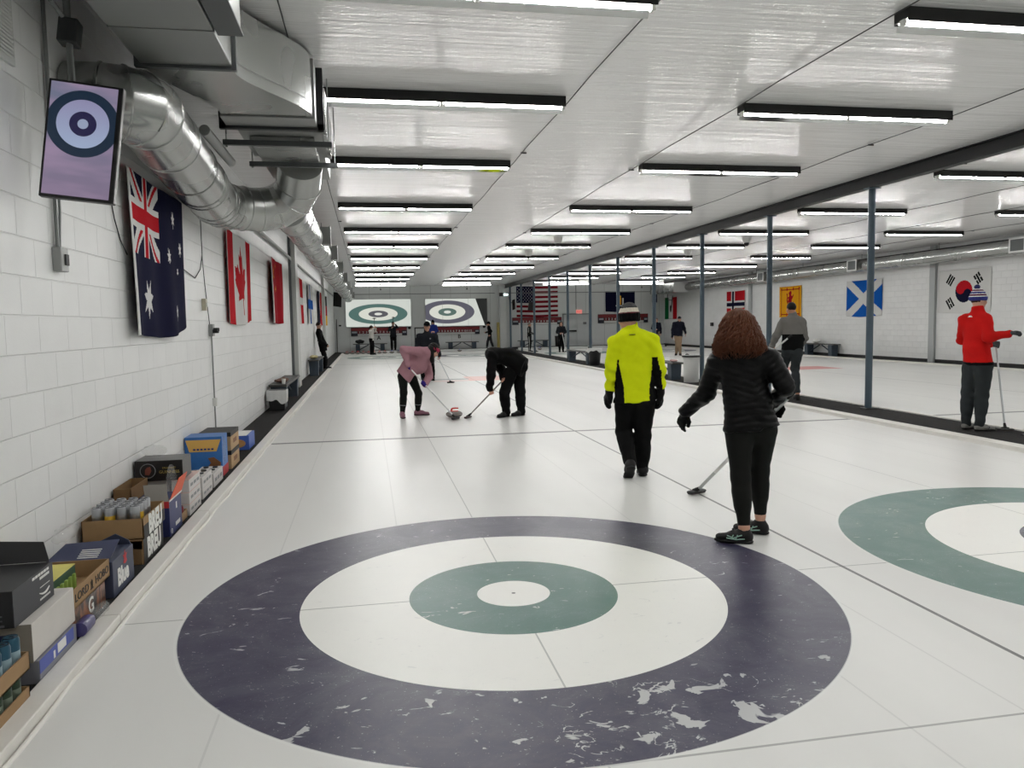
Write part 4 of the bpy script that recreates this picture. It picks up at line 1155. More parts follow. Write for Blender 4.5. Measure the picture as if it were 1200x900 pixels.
# blue illustrated box
blueb = mat('bright blue card', (44, 104, 172), 0.45, var=0.2, vscale=9)
t, w_, d_, h_ = carton('beer_carton', 'tall bright blue carton with a yellow banner, plastic wrapped', (-2.71, 4.10, 0.03), (-2.34, 4.42, 0.455), blueb)
mb = MB(); mb.prism([(-0.14, -0.05), (0.13, -0.05), (0.175, 0.075), (-0.175, 0.075)], 0.002, face_near(0.0, -d_ / 2 - 0.002, 0.32)); mb.build('yellow_banner', mat('banner print', (214, 170, 88), 0.5), t)
mb = MB(); add_text(mb, 'OKTOBER', 0.04, face_near(0, -d_ / 2 - 0.0045, 0.305), sx=0.9) if False else None
for i in range(6): mb.box((-0.09 + i * 0.036, -d_ / 2 - 0.005, 0.295), (0.024, 0.001, 0.018))
mb.build('blue_print', mat('deep blue print', (30, 50, 110), 0.5), t)
mb = MB(); mb.prism([(-.03, -.10), (.06, -.08), (.14, -.10), (.15, .0), (.08, .06), (.02, .05), (.05, .0)], 0.002, face_near(0.02, -d_ / 2 - 0.002, 0.15)); mb.build('brown_figure', mat('brown print', (120, 76, 40), 0.6), t)
MB().lohi((w_ / 2, -d_ / 2, 0.0), (w_ / 2 + 0.002, d_ / 2, 0.10)).build('red_foot', ink_r, t)
crumple('plastic_wrap', 'clear plastic film on the corner of the tall blue carton', (-2.325, 4.14, 0.32), (0.02, 0.05, 0.14), 12, clear, 0.008)
tan = mat('tan card', (176, 146, 108), 0.7)
for i, nm in enumerate(('bottom tan carton with black top behind the tall blue carton', 'upper tan carton with black top behind the tall blue carton')):
    t, w_, d_, h_ = carton('tan_carton', nm, (-2.66, 4.52, 0.03 + i * 0.205), (-2.32, 5.05, 0.232 + i * 0.205), tan)
    MB().lohi((-w_ / 2 - .001, -d_ / 2 - .001, h_ - 0.045), (w_ / 2 + 0.001, d_ / 2 + .001, h_ + 0.001)).build('black_top', ink_k, t)
    MB().box((w_ / 2 + 0.001, 0, 0.09), (0.001, 0.22, 0.05)).build('brown_print', mat('brown print', (120, 76, 40), 0.6), t)
t, w_, d_, h_ = carton('food_box', 'low blue and white box with a picture, last of the row', (-2.62, 5.88, 0.03), (-2.33, 6.38, 0.215), mat('royal blue card', (56, 92, 176), 0.45))
MB().lohi((-w_ / 2, -d_ / 2, h_ - 0.002), (w_ / 2 - 0.03, d_ / 2, h_ + 0.002)).build('white_top', ink_w, t)
mb = MB(); mb.prism([(0.09 * math.cos(a) * 1.15, 0.055 * math.sin(a)) for a in np.linspace(0, 2 * PI, 18)[:-1]], 0.002, face_near(0, -d_ / 2 - 0.002, 0.085)); mb.build('food_picture', mat('tan print', (176, 132, 84), 0.6, var=0.3, vscale=30), t)

# ================================================================== benches and bins
bslate = mat('slate painted wood', (58, 70, 82), 0.55, var=0.1); btop = mat('dark bench top', (70, 70, 68), 0.6, var=0.12)
def bench(label, c, L, rz=0.0, W=0.34, h=0.46, z0=0.03):
    t = thing('bench', label, 'bench', (c[0], c[1], z0), rz, 'slate benches')
    MB().lohi((-L / 2, -W / 2, h - 0.045), (L / 2, W / 2, h)).build('seat', btop, t, bevel=0.006)
    for s in (-1, 1):
        x = s * (L / 2 - 0.28)
        MB().prism([(-W / 2 + 0.04, 0), (W / 2 - 0.04, 0), (W / 2 - 0.02, h - 0.046), (-W / 2 + 0.02, h - 0.046)], 0.25, Matrix.Translation((x - 0.125, 0, 0)) @ Matrix(((0, 0, 1, 0), (1, 0, 0, 0), (0, 1, 0, 0), (0, 0, 0, 1)))).build('leg', bslate, t, bevel=0.005)
        mb = MB(); mb.tube([(x - s * 0.12, 0, 0.16), (x - s * (L / 2 - 0.36), 0, h - 0.06)], 0.028, 4); mb.build('brace', bslate, t)
    return t
bench('slate bench along the left wall with a white bagged bin at its end', (-2.52, 12.45), 3.0, PI / 2)
bench('slate bench along the left wall beside the leaning person', (-2.50, 22.2), 3.0, PI / 2, h=0.52)
bench('slate bench on the middle walkway next to the black bin', (7.30, 24.6), 3.2, PI / 2)
bench('slate bench on the middle walkway behind the white bin', (7.18, 16.2), 3.0, PI / 2)
bench('slate bench along the right wall behind the man in grey', (17.80, 25.05), 2.3, PI / 2, h=0.50)
bench('dark bench under the letter A by the far wall', (-0.65, 42.4), 2.0, 0, h=0.5)
bench('dark bench under the letter B by the far wall', (4.85, 42.4), 2.0, 0, h=0.5)
bench('dark bench under the striped flag by the far wall', (9.3, 42.4), 2.0, 0, h=0.5)
bagm = mat('white plastic liner', (216, 217, 216), 0.35, var=0.06, vscale=20, bump=0.7, bscale=26)
def bin_(label, loc, r0, r1, h, m, rimm, bag=None, bag_h=0.16, sq=False):
    t = thing('waste_bin', label, 'bin', loc)
    n = 4 if sq else 24; rot = Matrix.Rotation(PI / 4, 3, 'Z') if sq else None
    MB().lathe([(r0 * 0.98, 0), (r0, 0.01), (r1, h), (r1 - 0.012, h), (r0 - 0.012, 0.02)], n, M=rot).build('bin_body', m, t, smooth=not sq, bevel=0.004 if sq else 0)
    MB().lathe([(r1 - 0.004, h - 0.03), (r1 + 0.012, h - 0.03), (r1 + 0.012, h + 0.008), (r1 - 0.004, h + 0.008)], n, M=rot).build('rim', rimm, t, smooth=not sq)
    if bag:
        mb = MB(); N = 48; prof = []
        vs = []; fs = []
        for i, (dr, z) in enumerate(((-0.02, h - 0.05), (0.0, h + 0.012), (0.022, h + 0.01), (0.024, h - 0.05), (0.022, h - bag_h))):
            for k in range(N):
                a = 2 * PI * k / N; q = (math.cos(PI / 4) / max(abs(math.cos(a)), abs(math.sin(a)))) if sq else 1
                w = 0.006 * math.sin(9 * a + i) + 0.003 * math.sin(23 * a)
                zz = z + (0.035 * math.sin(3 * a + 1) + 0.02 * math.sin(7 * a) if i == 4 else 0)
                R_ = (r1 + dr + w * (i > 1)) * q
                vs.append((R_ * math.cos(a), R_ * math.sin(a), zz))
        for i in range(4):
            for k in range(N): fs.append((i * N + k, i * N + (k + 1) % N, (i + 1) * N + (k + 1) % N, (i + 1) * N + k))
        mb.add(vs, fs); mb.build('liner', bagm, t, smooth=True)
    return t
pl_black = mat('black plastic', (22, 23, 25), 0.45); pl_white = mat('white plastic', (212, 213, 212), 0.4)
bin_('black square bin with a white plastic liner at the bench end', (-2.50, 10.72, 0.03), 0.19, 0.225, 0.37, pl_black, pl_black, True, 0.2, True)
bin_('black bin with a white rim next to the walkway bench', (7.25, 22.55, 0.03), 0.19, 0.24, 0.60, pl_black, pl_white, True, 0.10)
t = bin_('tall white bin with a flat black lid beside the steel post', (7.22, 13.98, 0.03), 0.185, 0.20, 0.62, pl_white, pl_white)
MB().lathe([(0.20, 0.63), (0.235, 0.635), (0.235, 0.675), (0.02, 0.685)], 24).build('lid', pl_black, t, smooth=True)
bin_('black bin by the far wall beside the person in the open jacket', (10.75, 41.9, 0.03), 0.2, 0.24, 0.74, pl_black, pl_black)
# small things lying on the benches
t = thing('folded_coat', 'brown folded jacket lying on the near left-wall bench', 'jacket', (-2.50, 11.45, 0.502))
F = Field(0.02); F.ell((0, 0, 0.035), (0.13, 0.20, 0.035)); F.ell((0.04, 0.08, 0.05), (0.09, 0.1, 0.04)); V, Q = F.mesh(0.012, lambda X, Y, Z: 0.006 * np.sin(60 * X + 30 * Y)); np_mesh('cloth', V, Q, mat('brown cloth', (104, 74, 62), 0.9), t)
t = thing('white_cup', 'small white cup on the near left-wall bench', 'cup', (-2.42, 11.1, 0.492)); MB().lathe([(0.03, 0), (0.042, 0.10), (0.038, 0.10), (0.028, 0.01)], 16).build('cup_body', ink_w, t, smooth=True)
t = thing('yellow_bag', 'pale yellow bag lying on the far left-wall bench', 'bag', (-2.52, 21.3, 0.552)); F = Field(0.02); F.ell((0, 0, 0.065), (0.13, 0.30, 0.055)); V, Q = F.mesh(0.015, lambda X, Y, Z: 0.008 * np.sin(40 * X + 22 * Y)); np_mesh('cloth', V, Q, mat('pale yellow cloth', (196, 184, 140), 0.9), t)
t = thing('white_helmet', 'white rounded hat on the walkway bench by the black bin', 'hat', (7.30, 23.35, 0.492)); F = Field(0.02); F.ell((0, 0, 0.0), (0.15, 0.15, 0.12), cut=[((0, 0, 0.0), (0, 0, -1))]); V, Q = F.mesh(0.012); np_mesh('shell', V, Q, ink_w, t)
t = thing('pink_cloth', 'pink and white cloth on the bench beside the white bin', 'cloth', (7.15, 14.95, 0.502)); F = Field(0.02); F.ell((0, 0, 0.03), (0.1, 0.12, 0.03)); V, Q = F.mesh(0.012, lambda X, Y, Z: 0.006 * np.sin(50 * X + 30 * Y)); np_mesh('cloth', V, Q, mat('pink cloth', (196, 160, 156), 0.9), t)
t = thing('white_bag', 'white bag on the right-wall bench behind man in grey', 'bag', (17.80, 25.35, 0.532)); F = Field(0.02); F.ell((0, 0, 0.10), (0.14, 0.2, 0.09)); V, Q = F.mesh(0.015, lambda X, Y, Z: 0.01 * np.sin(40 * X + 22 * Y)); np_mesh('cloth', V, Q, ink_w, t)

# ================================================================== far end of the hall
def house_picture(name, cx, cz, rx, rz, outer, inner, dark_edge=None):
    m, t, b = new_mat(name)
    x, y, z = t.sep(t.coord('Object'))
    ex = t.m('DIVIDE', t.m('SUBTRACT', x, cx), rx); ez = t.m('DIVIDE', t.m('SUBTRACT', z, cz), rz)
    r = t.m('SQRT', t.m('ADD', t.m('MULTIPLY', ex, ex), t.m('MULTIPLY', ez, ez)))
    n = t.noise(t.coord('Object'), 1.5, 2.0)
    c = t.mix(n, rgb(214, 220, 212), rgb(228, 232, 224))
    for q, col in ((1.0, outer), (0.66, rgb(232, 234, 222)), (0.335, inner), (0.13, rgb(236, 238, 230))):
        c = t.mix(t.m('LESS_THAN', r, q), c, col)
    if dark_edge:
        (x0, z0), (x1, z1) = dark_edge
        e = t.m('SUBTRACT', t.m('SUBTRACT', x, x0), t.m('MULTIPLY', t.m('SUBTRACT', z, z0), (x1 - x0) / (z1 - z0)))
        c = t.mix(t.m('GREATER_THAN', e, 0.0), c, rgb(26, 28, 27))
        for xx in (-0.85, 0.72):
            c = t.mix(t.m('MULTIPLY', t.m('LESS_THAN', t.m('ABSOLUTE', t.m('SUBTRACT', x, xx)), 0.012), 0.5), c, rgb(120, 124, 122))
    b.inputs['Base Color'].default_value = (0.02, 0.02, 0.02, 1); b.inputs['Roughness'].default_value = 0.5
    t.link(c, b.inputs['Emission Color']); b.inputs['Emission Strength'].default_value = 0.80
    return m
def big_screen(label, x0, x1, z0, z1, m):
    t = thing('projection_screen', label, 'screen', ((x0 + x1) / 2, YF - 0.10, (z0 + z1) / 2))
    w, h = x1 - x0, z1 - z0
    MB().lohi((-w / 2, -0.02, -h / 2), (w / 2, 0.10, h / 2)).build('screen_frame', mat('white screen frame', (200, 202, 200), 0.5), t)
    MB().lohi((-w / 2 + 0.03, -0.024, -h / 2 + 0.03), (w / 2 - 0.03, -0.019, h / 2 - 0.03)).build('display', m, t)
big_screen('wide screen with a teal-ringed house, left on the far wall', -2.05, 1.86, 1.50, 3.18, house_picture('teal house picture', -0.02, -0.06, 1.74, 0.60, rgb(82, 116, 110), rgb(92, 92, 98)))
big_screen('wide screen with a navy-ringed house and dark corner on the far wall', 2.68, 6.52, 1.47, 3.17, house_picture('navy house picture', -0.56, 0.02, 1.66, 0.70, rgb(94, 93, 106), rgb(90, 116, 108), ((1.16, 0.85), (1.66, -0.6))))
def scoreboard(label, x0, x1, z0, z1, upper, cap=None):
    t = thing('scoreboard', label, 'scoreboard', ((x0 + x1) / 2, YF - 0.06, z0))
    w, h = x1 - x0, z1 - z0
    MB().lohi((-w / 2, 0.0, h - 0.004), (w / 2, 0.045, h + 0.006)).build('top_strip', dark, t)  # plain strip laid along the top edge, not a hanger
    MB().lohi((-w / 2, -0.0, 0), (w / 2, 0.05, h)).build('board', mat('navy board', (22, 24, 40), 0.5), t, bevel=0.005)
    MB().lohi((-w / 2 + 0.02, -0.006, h * 0.62), (w / 2 - 0.02, 0.0, h - 0.01)).build('red_band', mat('dark red board', (120, 22, 30), 0.5), t)
    MB().lohi((-w / 2 + 0.40, -0.006, 0.01), (w / 2 - 0.30, 0.0, h * 0.26)).build('white_band', mat('white board', (208, 210, 208), 0.5), t)
    MB().lohi((-w / 2 + 0.40, -0.005, h * 0.26), (w / 2 - 0.30, 0.0, h * 0.62)).build('digit_band', mat('dim red board', (96, 22, 30), 0.5), t)
    mb = MB()
    for i in range(12): add_text(mb, str(i + 1), h * 0.34, face_near(-w / 2 + 0.52 + i * (w - 0.9) / 12.0, -0.008, h * 0.44), bold=True)
    mb.build('digits', ink_w, t)
    mb = MB(); mb.lohi((-w / 2 + 0.06, -0.007, h * 0.36), (-w / 2 + 0.36, 0, h * 0.56)); mb.lohi((w / 2 - 0.26, -0.007, h * 0.3), (w / 2 - 0.06, 0, h * 0.5)); mb.build('name_plates', mat('pale plate', (170, 174, 180), 0.5), t)
    return t
scoreboard('red and navy scoreboard below the teal-ringed screen', -1.76, 1.57, 0.97, 1.47, 1)
scoreboard('red and navy scoreboard below the navy-ringed screen', 3.0, 6.01, 0.97, 1.44, 1)
scoreboard('red and navy scoreboard below the striped flag', 8.06, 11.22, 1.48, 1.93, 1)
scoreboard('red and navy scoreboard below the dark navy flag', 13.59, 16.92, 1.50, 2.06, 1)
for ch, x in (('A', -0.12), ('B', 4.75)):
    mb = MB(); add_text(mb, ch, 0.34, face_near(x, YF - 0.004, 0.84), bold=True)
    tag(mb.build('sheet_letter_sign', ink_k), 'black letter %s painted on the far wall' % ch, 'letter')
# doors at the far right and on the left of the far wall
doorm = mat('pale grey door', (190, 194, 194), 0.45)
for i, (x0, x1) in enumerate(((11.36, 12.19), (12.21, 13.04))):
    mb = MB(); mb.lohi((x0, YF - 0.05, 0.02), (x1, YF, 2.06)); d = struct(mb.build('door_%d' % (i + 1), doorm, bevel=0.004))
    if i == 0:
        MB().lohi((x0 + 0.08, YF - 0.13, 1.0), (x1 - 0.02, YF - 0.08, 1.10)).build('panic_bar', black, d, bevel=0.006)
    else:
        MB().lohi((x0 + 0.4, YF - 0.056, 1.45), (x0 + 0.62, YF - 0.05, 1.6)).build('notice', mat('grey notice', (110, 112, 114), 0.6), d)
MBf = MB(); MBf.lohi((11.28, YF - 0.06, 0), (11.35, YF, 2.14)); MBf.lohi((13.05, YF - 0.06, 0), (13.12, YF, 2.14)); MBf.lohi((11.28, YF - 0.06, 2.07), (13.12, YF, 2.14)); struct(MBf.build('trim_20', mat('grey trim', (120, 124, 124), 0.5)))
slab('trim_21', (12.15, YF - 0.03, 2.14), (12.19, YF, 3.9), mat('grey trim', (120, 124, 124), 0.5))
MBf = MB(); MBf.lohi((2.02, YF - 0.05, 0), (2.08, YF, 1.44)); MBf.lohi((2.60, YF - 0.05, 0), (2.66, YF, 1.44)); MBf.lohi((2.02, YF - 0.05, 1.38), (2.66, YF, 1.44)); struct(MBf.build('trim_22', dark))
struct(MB().lohi((-2.6, YF - 0.04, 0), (-2.56, YF, 2.0)).build('trim_23', dark))
t = thing('exit_sign', 'lit red EXIT sign above the grey double door', 'sign', (12.36, YF - 0.06, 2.24))
MB().lohi((-0.19, 0, -0.13), (0.19, 0.05, 0.13)).build('sign_box', mat('pink lit plastic', (214, 150, 140), 0.4, emit=0.6), t, bevel=0.006)
mb = MB(); add_text(mb, 'EXIT', 0.17, face_near(0, -0.003, 0), bold=True); mb.build('lettering', mat('lit red letters', (210, 40, 36), 0.4, emit=1.0), t)
# foam pad, emergency light, floods
tag(MB().lohi((7.02, 42.50, 0.03), (7.19, 42.62, 1.66)).build('foam_pad', mat('yellow foam', (176, 160, 96), 0.8), bevel=0.02), 'tall yellow foam pad standing by the white corner casing', 'pad')
t = thing('emergency_light', 'bright emergency lamp on the white corner casing by the beam', 'lamp', (7.42, 42.50, 3.36))
MB().lohi((-0.22, -0.05, -0.12), (0.02, 0.05, 0.10)).build('lamp_box', pl_black, t, bevel=0.01)
for x in (0.10, 0.24): MB().lathe([(0.02, 0), (0.08, -0.06), (0.06, -0.07), (0.01, -0.07)], 12, (x, -0.05, 0.0), M=Matrix.Rotation(-PI / 2.6, 3, 'X')).build('lamp_head', mat('lit lamp head', (226, 246, 246), 0.3, emit=1.6), t, smooth=True)
# small tilted screens on brackets
def dark_screen(label, loc, rz, tilt, w=0.42, h=0.72):
    M = Matrix.Translation(loc) @ Matrix.Rotation(rz, 4, 'Z') @ Matrix.Rotation(tilt[0], 4, 'X') @ Matrix.Rotation(tilt[1], 4, 'Y')
    t = tv('hanging_screen', label, M, w, h, mat('dark display', (16, 17, 18), 0.2)); t['group'] = 'dark screens'
    MB().tube([(0, 0.05, 0.1), (0, 0.30, 0.12), (0, 0.32, 0.45)], 0.02, 8).build('mount_bracket', dark, t, smooth=True)
    return t
dark_screen('black tilted screen at the far end of the left wall', (-2.28, 37.0, 2.96), -0.5, (0.15, 0.16), 0.46, 0.74)
dark_screen('black tilted screen left of the striped flag', (8.05, 42.2, 2.72), 0.9, (0.1, -0.25), 0.3, 0.62)
dark_screen('black tilted screen in front of the starry blue flag corner', (9.2, 42.4, 2.6), 0.1, (0.1, 0.1), 0.44, 0.5)
dark_screen('black tilted screen by the right corner beside the green flag', (17.2, 39.6, 2.70), 1.2, (0.1, -0.2), 0.3, 0.72)
# foam bumpers and hack boards at the far end
foam = mat('white foam bumper', (200, 202, 200), 0.6)
for x0, x1, nm in ((-0.55, 2.02, 'behind the teal-ringed far house'), (2.26, 6.5, 'behind the navy-ringed far house'), (8.0, 12.3, 'behind the far house under the striped flag'), (12.5, 17.2, 'behind the far house under the navy flag')):
    t = thing('foam_bumper', 'long low white foam bumper ' + nm, 'bumper', ((x0 + x1) / 2, 40.85, 0.0))
    MB().lohi((-(x1 - x0) / 2, -0.06, 0.0), ((x1 - x0) / 2, 0.06, 0.13)).build('foam', foam, t, bevel=0.02)
    MB().lohi((-(x1 - x0) / 2, 0.061, 0.0), ((x1 - x0) / 2, 0.10, 0.17)).build('backboard', mat('dark board', (56, 56, 56), 0.7), t)
# curling stones
granite = mat('speckled granite', (120, 112, 108), 0.25, var=0.35, vscale=90)
band = mat('pale striking band', (150, 146, 142), 0.5, var=0.2, vscale=60)
def make_stone(hcol, label, loc, rz, s=1.0):
    t = thing('curling_stone', label, 'curling stone', loc, rz, 'curling stones')
    MB().lathe([(0.045, 0.0), (0.065, 0.004), (0.105, 0.022), (0.135, 0.045), (0.1415, 0.058)], 28).lathe([(0.1415, 0.072), (0.136, 0.086), (0.105, 0.108), (0.07, 0.117), (0.03, 0.118)], 28).build('granite_body', granite, t, smooth=True)
    MB().lathe([(0.1415, 0.058), (0.1425, 0.065), (0.1415, 0.072)], 28).build('striking_band', band, t, smooth=True)
    mb = MB(); mb.lathe([(0.075, 0.1155), (0.072, 0.124), (0.02, 0.126)], 24); mb.tube([(-0.045, 0, 0.122), (-0.045, 0, 0.150), (-0.03, 0, 0.163), (0.02, 0, 0.165), (0.075, 0, 0.160)], [0.017, 0.015, 0.014, 0.013, 0.012], 10)
    mb.build('handle', mat('handle ' + hcol, dict(red=(196, 40, 34), blue=(40, 60, 140), yellow=(200, 170, 40))[hcol], 0.35), t, smooth=True)
    return t
st = make_stone('red', 'red-handled curling stone sliding between the two sweepers', (0.61, 8.66, 0.0), 0.25)
for i in range(8):
    u = dup(st, (-1.95 + i * 0.30, 40.05 + 0.28 * (i % 2), 0.0), 0.3 * i, 'red-handled stone in the far left row, %s from the wall' % ORD[i], 'curling stones')
sb = make_stone('blue', 'blue-handled curling stone by the bumper below the letter B', (4.45, 40.4, 0.0), 1.0)
for x, y, nm in ((0.55, 40.3, 'on the far ice at the end of the red row'), (0.95, 40.45, 'on the far ice below the teal-ringed screen'), (9.2, 40.3, 'on the far ice under the striped flag'), (16.3, 40.2, 'on the far ice at the right corner')):
    dup(sb, (x, y, 0.0), x, 'dark stone ' + nm, 'curling stones')
# small boxes on the far walls
t = thing('wall_speaker', 'small black box high on the right wall by the corner', 'speaker', (XR - 0.07, 35.8, 1.35)); MB().box((0, 0, 0), (0.12, 0.2, 0.2)).build('box_body', pl_black, t, bevel=0.01)
t = thing('wall_phone', 'small black box on the far wall left of the scoreboard', 'phone', (-2.38, YF - 0.04, 1.62)); MB().box((0, 0, 0), (0.14, 0.08, 0.09)).build('box_body', pl_black, t, bevel=0.01)
for i, x in enumerate((1.72, 6.3)):
    t = thing('wall_clock', 'dark round disc on the far wall right of the %s scoreboard' % ('left' if i == 0 else 'second'), 'clock', (x, YF - 0.03, 1.42)); MB().cyl((0, 0.03, 0), (0, -0.01, 0), 0.09, 18).build('disc', pl_black, t, smooth=True)
# coats and gear on the far benches
t = thing('gear_bag', 'dark bag heaped on the bench under the letter A', 'bag', (-1.25, 42.4, 0.53)); F = Field(0.03); F.ell((0, 0, 0.13), (0.28, 0.14, 0.12)); V, Q = F.mesh(0.02, lambda X, Y, Z: 0.012 * np.sin(25 * X + 18 * Z)); np_mesh('cloth', V, Q, mat('dark cloth', (30, 30, 32), 0.9), t)
t = thing('white_case', 'white rounded case on the floor under the letter A bench', 'case', (-0.35, 41.8, 0.03)); F = Field(0.03); F.ell((0, 0, 0.12), (0.2, 0.12, 0.16), cut=[((0, 0, 0.0), (0, 0, -1))]); V, Q = F.mesh(0.02); np_mesh('shell', V, Q, pl_white, t)
# right-hand duct with square outlets
rd = [(17.52, -6.5, 3.52), (17.52, 38.0, 3.52)]
t = round_duct('long_duct', 'long round metal duct along the right wall above flags', 'duct', rd, 0.21, [((17.52, y, 3.52), (0, 1, 0)) for y in np.arange(4, 38, 2.2)])
for y in (8.5, 14.55, 22.1, 29.0):
    mb = MB(); mb.lohi((17.18, y - 0.24, 3.36), (17.34, y + 0.24, 3.72)); mb.lohi((17.16, y - 0.29, 3.33), (17.18, y + 0.29, 3.75), mi=1); mb.lohi((17.155, y - 0.23, 3.38), (17.161, y + 0.23, 3.70), mi=2)
    mb.build('outlet', [galvd, mat('white grille frame', (222, 223, 222), 0.5), mat('grille shade', (92, 96, 96), 0.6)], t, bevel=0.004)
for y in np.arange(2.0, 38, 4.0): MB().cyl((17.52, y, 3.72), (17.52, y, 3.95), 0.008, 6).build('hanger_rod', strut, t)
t = thing('square_duct', 'square metal duct end with white grille in the far right corner', 'duct', (0, 0, 0))
MB().lohi((16.7, 38.1, 3.25), (17.5, 42.0, 3.78)).build('duct_body', galv, t, bevel=0.006)
mb = MB(); mb.lohi((16.66, 38.08, 3.22), (17.54, 38.1, 3.81)); mb.build('grille', mat('white grille frame', (222, 223, 222), 0.5), t)
tag(MB().tube([(17.96, YN + 0.1, 3.80), (17.96, 42.8, 3.80)], 0.025, 8).build('wall_pipe', dark, smooth=True), 'thin dark pipe along the top of the right wall', 'pipe')

# ================================================================== people
def V3(a): return np.array(a, float)
def unit(a): return _norm(a)
SKIN = mat('skin', (196, 150, 128), 0.5, var=0.05, vscale=30, spec=0.4)
SKIN2 = mat('skin warm', (170, 122, 98), 0.5, var=0.05, vscale=30, spec=0.4)
EYEW = mat('eye', (28, 22, 20), 0.2)
def fabric(name, c, rough=0.85, bump=0.25, bscale=260.0, var=0.10, vscale=10.0, sheen=0.0):
    m = mat(name, c, rough, spec=0.12, var=var, vscale=vscale, bump=bump, bscale=bscale)
    return m
F_BLACK = fabric('black fabric', (9, 9, 10)); F_CHAR = fabric('charcoal fabric', (46, 50, 52)); F_LEGG = fabric('black stretch fabric', (19, 20, 18), 0.6, 0.08)
F_LIME = fabric('lime fleece', (212, 226, 20), 0.9, 0.5, 140); F_RED = fabric('red fleece', (188, 24, 22), 0.9, 0.5, 140); F_PINK = fabric('dusty pink fleece', (168, 126, 136), 0.9, 0.4, 160)
F_GREY = fabric('grey fleece', (112, 110, 106), 0.9, 0.4, 160); F_NAVY = fabric('navy fabric', (20, 22, 36)); F_BLUE = fabric('blue fabric', (34, 50, 120)); F_KHAKI = fabric('khaki cotton', (140, 120, 98)); F_WHITE = fabric('white knit', (210, 206, 200)); F_SLATE = fabric('slate fabric', (28, 31, 36))
F_PUFF = mat('black quilted nylon', (9, 9, 10), 0.40, spec=0.13, var=0.1, bump=0.15, bscale=90)
HAIRM = mat('auburn hair', (84, 46, 26), 0.5, spec=0.22, var=0.4, vscale=60); HAIRB = mat('dark hair', (16, 12, 11), 0.55, spec=0.2, var=0.2, vscale=60); HAIRG = mat('grey hair', (120, 112, 104), 0.6, var=0.2, vscale=60); HAIRBR = mat('brown hair', (46, 30, 22), 0.55, spec=0.2, var=0.2, vscale=60)
RUB = mat('black rubber', (10, 10, 11), 0.6, spec=0.3); SHOEK = mat('black shoe', (11, 11, 12), 0.6, spec=0.3)

def lerp_(a, b, t): return V3(a) + (V3(b) - V3(a)) * t
def spine_front(J, right):
    s = unit(V3(J['neck']) - V3(J['pelv'])); r = unit(right)
    return s, unit(np.cross(s, r)), r
def hand_prims(F, wr, ha, nrm, side, curl, s=1.0, r=0.0088, thick=0.0):
    """palm, four separate fingers of unequal length and a thumb from the side of the palm"""
    d = unit(V3(ha) - V3(wr)); n = unit(V3(nrm) - d * (V3(nrm) @ d)); l = np.cross(d, n) * side   # l points to the thumb side
    wr = V3(wr); r = r * s + thick
    for i in range(4):
        o = (1.5 - i) * 0.0195 * s
        F.cap(wr + l * o * 0.55, wr + d * 0.085 * s + l * o, 0.014 * s + thick * .6, 0.0115 * s + thick * .6, k=0.012)
    F.cap(wr - d * 0.03 * s, wr + d * 0.02 * s, 0.024 * s + thick * .5, 0.024 * s + thick * .5, sq=(n, 1.3), k=0.02)
    for i, L in enumerate((0.072, 0.081, 0.076, 0.060)):
        o = (1.5 - i) * 0.0205 * s
        p = wr + d * 0.088 * s + l * o; a = curl * (0.55 + 0.06 * i); seg = [0.45, 0.32, 0.23]
        for j in range(3):
            dd = d * math.cos(a) + n * math.sin(a) + l * (0.05 * (1.5 - i))
            q = p + unit(dd) * L * s * seg[j]
            F.cap(p, q, r * (1 - 0.08 * j), r * (0.94 - 0.08 * j), k=0.004)
            p = q; a += curl * (0.75 + 0.05 * i)
    p = wr + d * 0.028 * s + l * 0.03 * s; dd = unit(d * 0.75 + l * 0.65 + n * (0.15 + 0.35 * curl))
    q = p + dd * 0.042 * s
    F.cap(p, q, r * 1.35, r * 1.15, k=0.012)
    F.cap(q, q + unit(d * 0.95 + l * (0.25 - 0.45 * curl) + n * 0.5 * curl) * 0.036 * s, r * 1.12, r * 0.95, k=0.004)
def head_frame(fwd, up=(0, 0, 1)):
    f = unit(fwd); u = V3(up); u = unit(u - f * (u @ f)); r = np.cross(f, u)
    return f, u, r
def head_prims(F, c, f, u, r, s=1.0, face=True):
    c = V3(c); R = np.stack([r, f, u], 1)
    F.ell(c + u * .028 * s - f * .012 * s, V3((.074, .094, .094)) * s, R, k=.02)
    F.ell(c - u * .045 * s + f * .022 * s, V3((.056, .066, .066)) * s, R, k=.03)
    F.cap(c - u * .088 * s + f * .052 * s, c - u * .086 * s + f * .062 * s, .024 * s, .02 * s, k=.03)
    for q in (-1, 1):
        F.ell(c + r * q * .074 * s - f * .012 * s - u * .008 * s, V3((.009, .020, .031)) * s, R, k=.008)
        if face: F.cap(c + r * q * .046 * s + f * .060 * s - u * .03 * s, c + r * q * .05 * s + f * .05 * s - u * .035 * s, .022 * s, .02 * s, k=.03)
    if face:
        F.cap(c + f * .078 * s + u * .012 * s, c + f * .100 * s - u * .026 * s, .009 * s, .0135 * s, k=.012)
        F.cap(c + f * .086 * s - u * .03 * s - r * .012 * s, c + f * .086 * s - u * .03 * s + r * .012 * s, .010 * s, k=.01)
        F.cap(c + f * .078 * s + u * .032 * s - r * .035 * s, c + f * .078 * s + u * .032 * s + r * .035 * s, .011 * s, k=.015)
        for q in (-1, 1): F.ell(c + r * q * .031 * s + f * .084 * s + u * .012 * s, V3((.018, .014, .011)) * s, R, k=.012, sub=True)
        F.cap(c + f * .080 * s - u * .056 * s - r * .018 * s, c + f * .080 * s - u * .056 * s + r * .018 * s, .0075 * s, k=.006)
        F.cap(c + f * .079 * s - u * .066 * s - r * .015 * s, c + f * .079 * s - u * .066 * s + r * .015 * s, .0075 * s, k=.006)
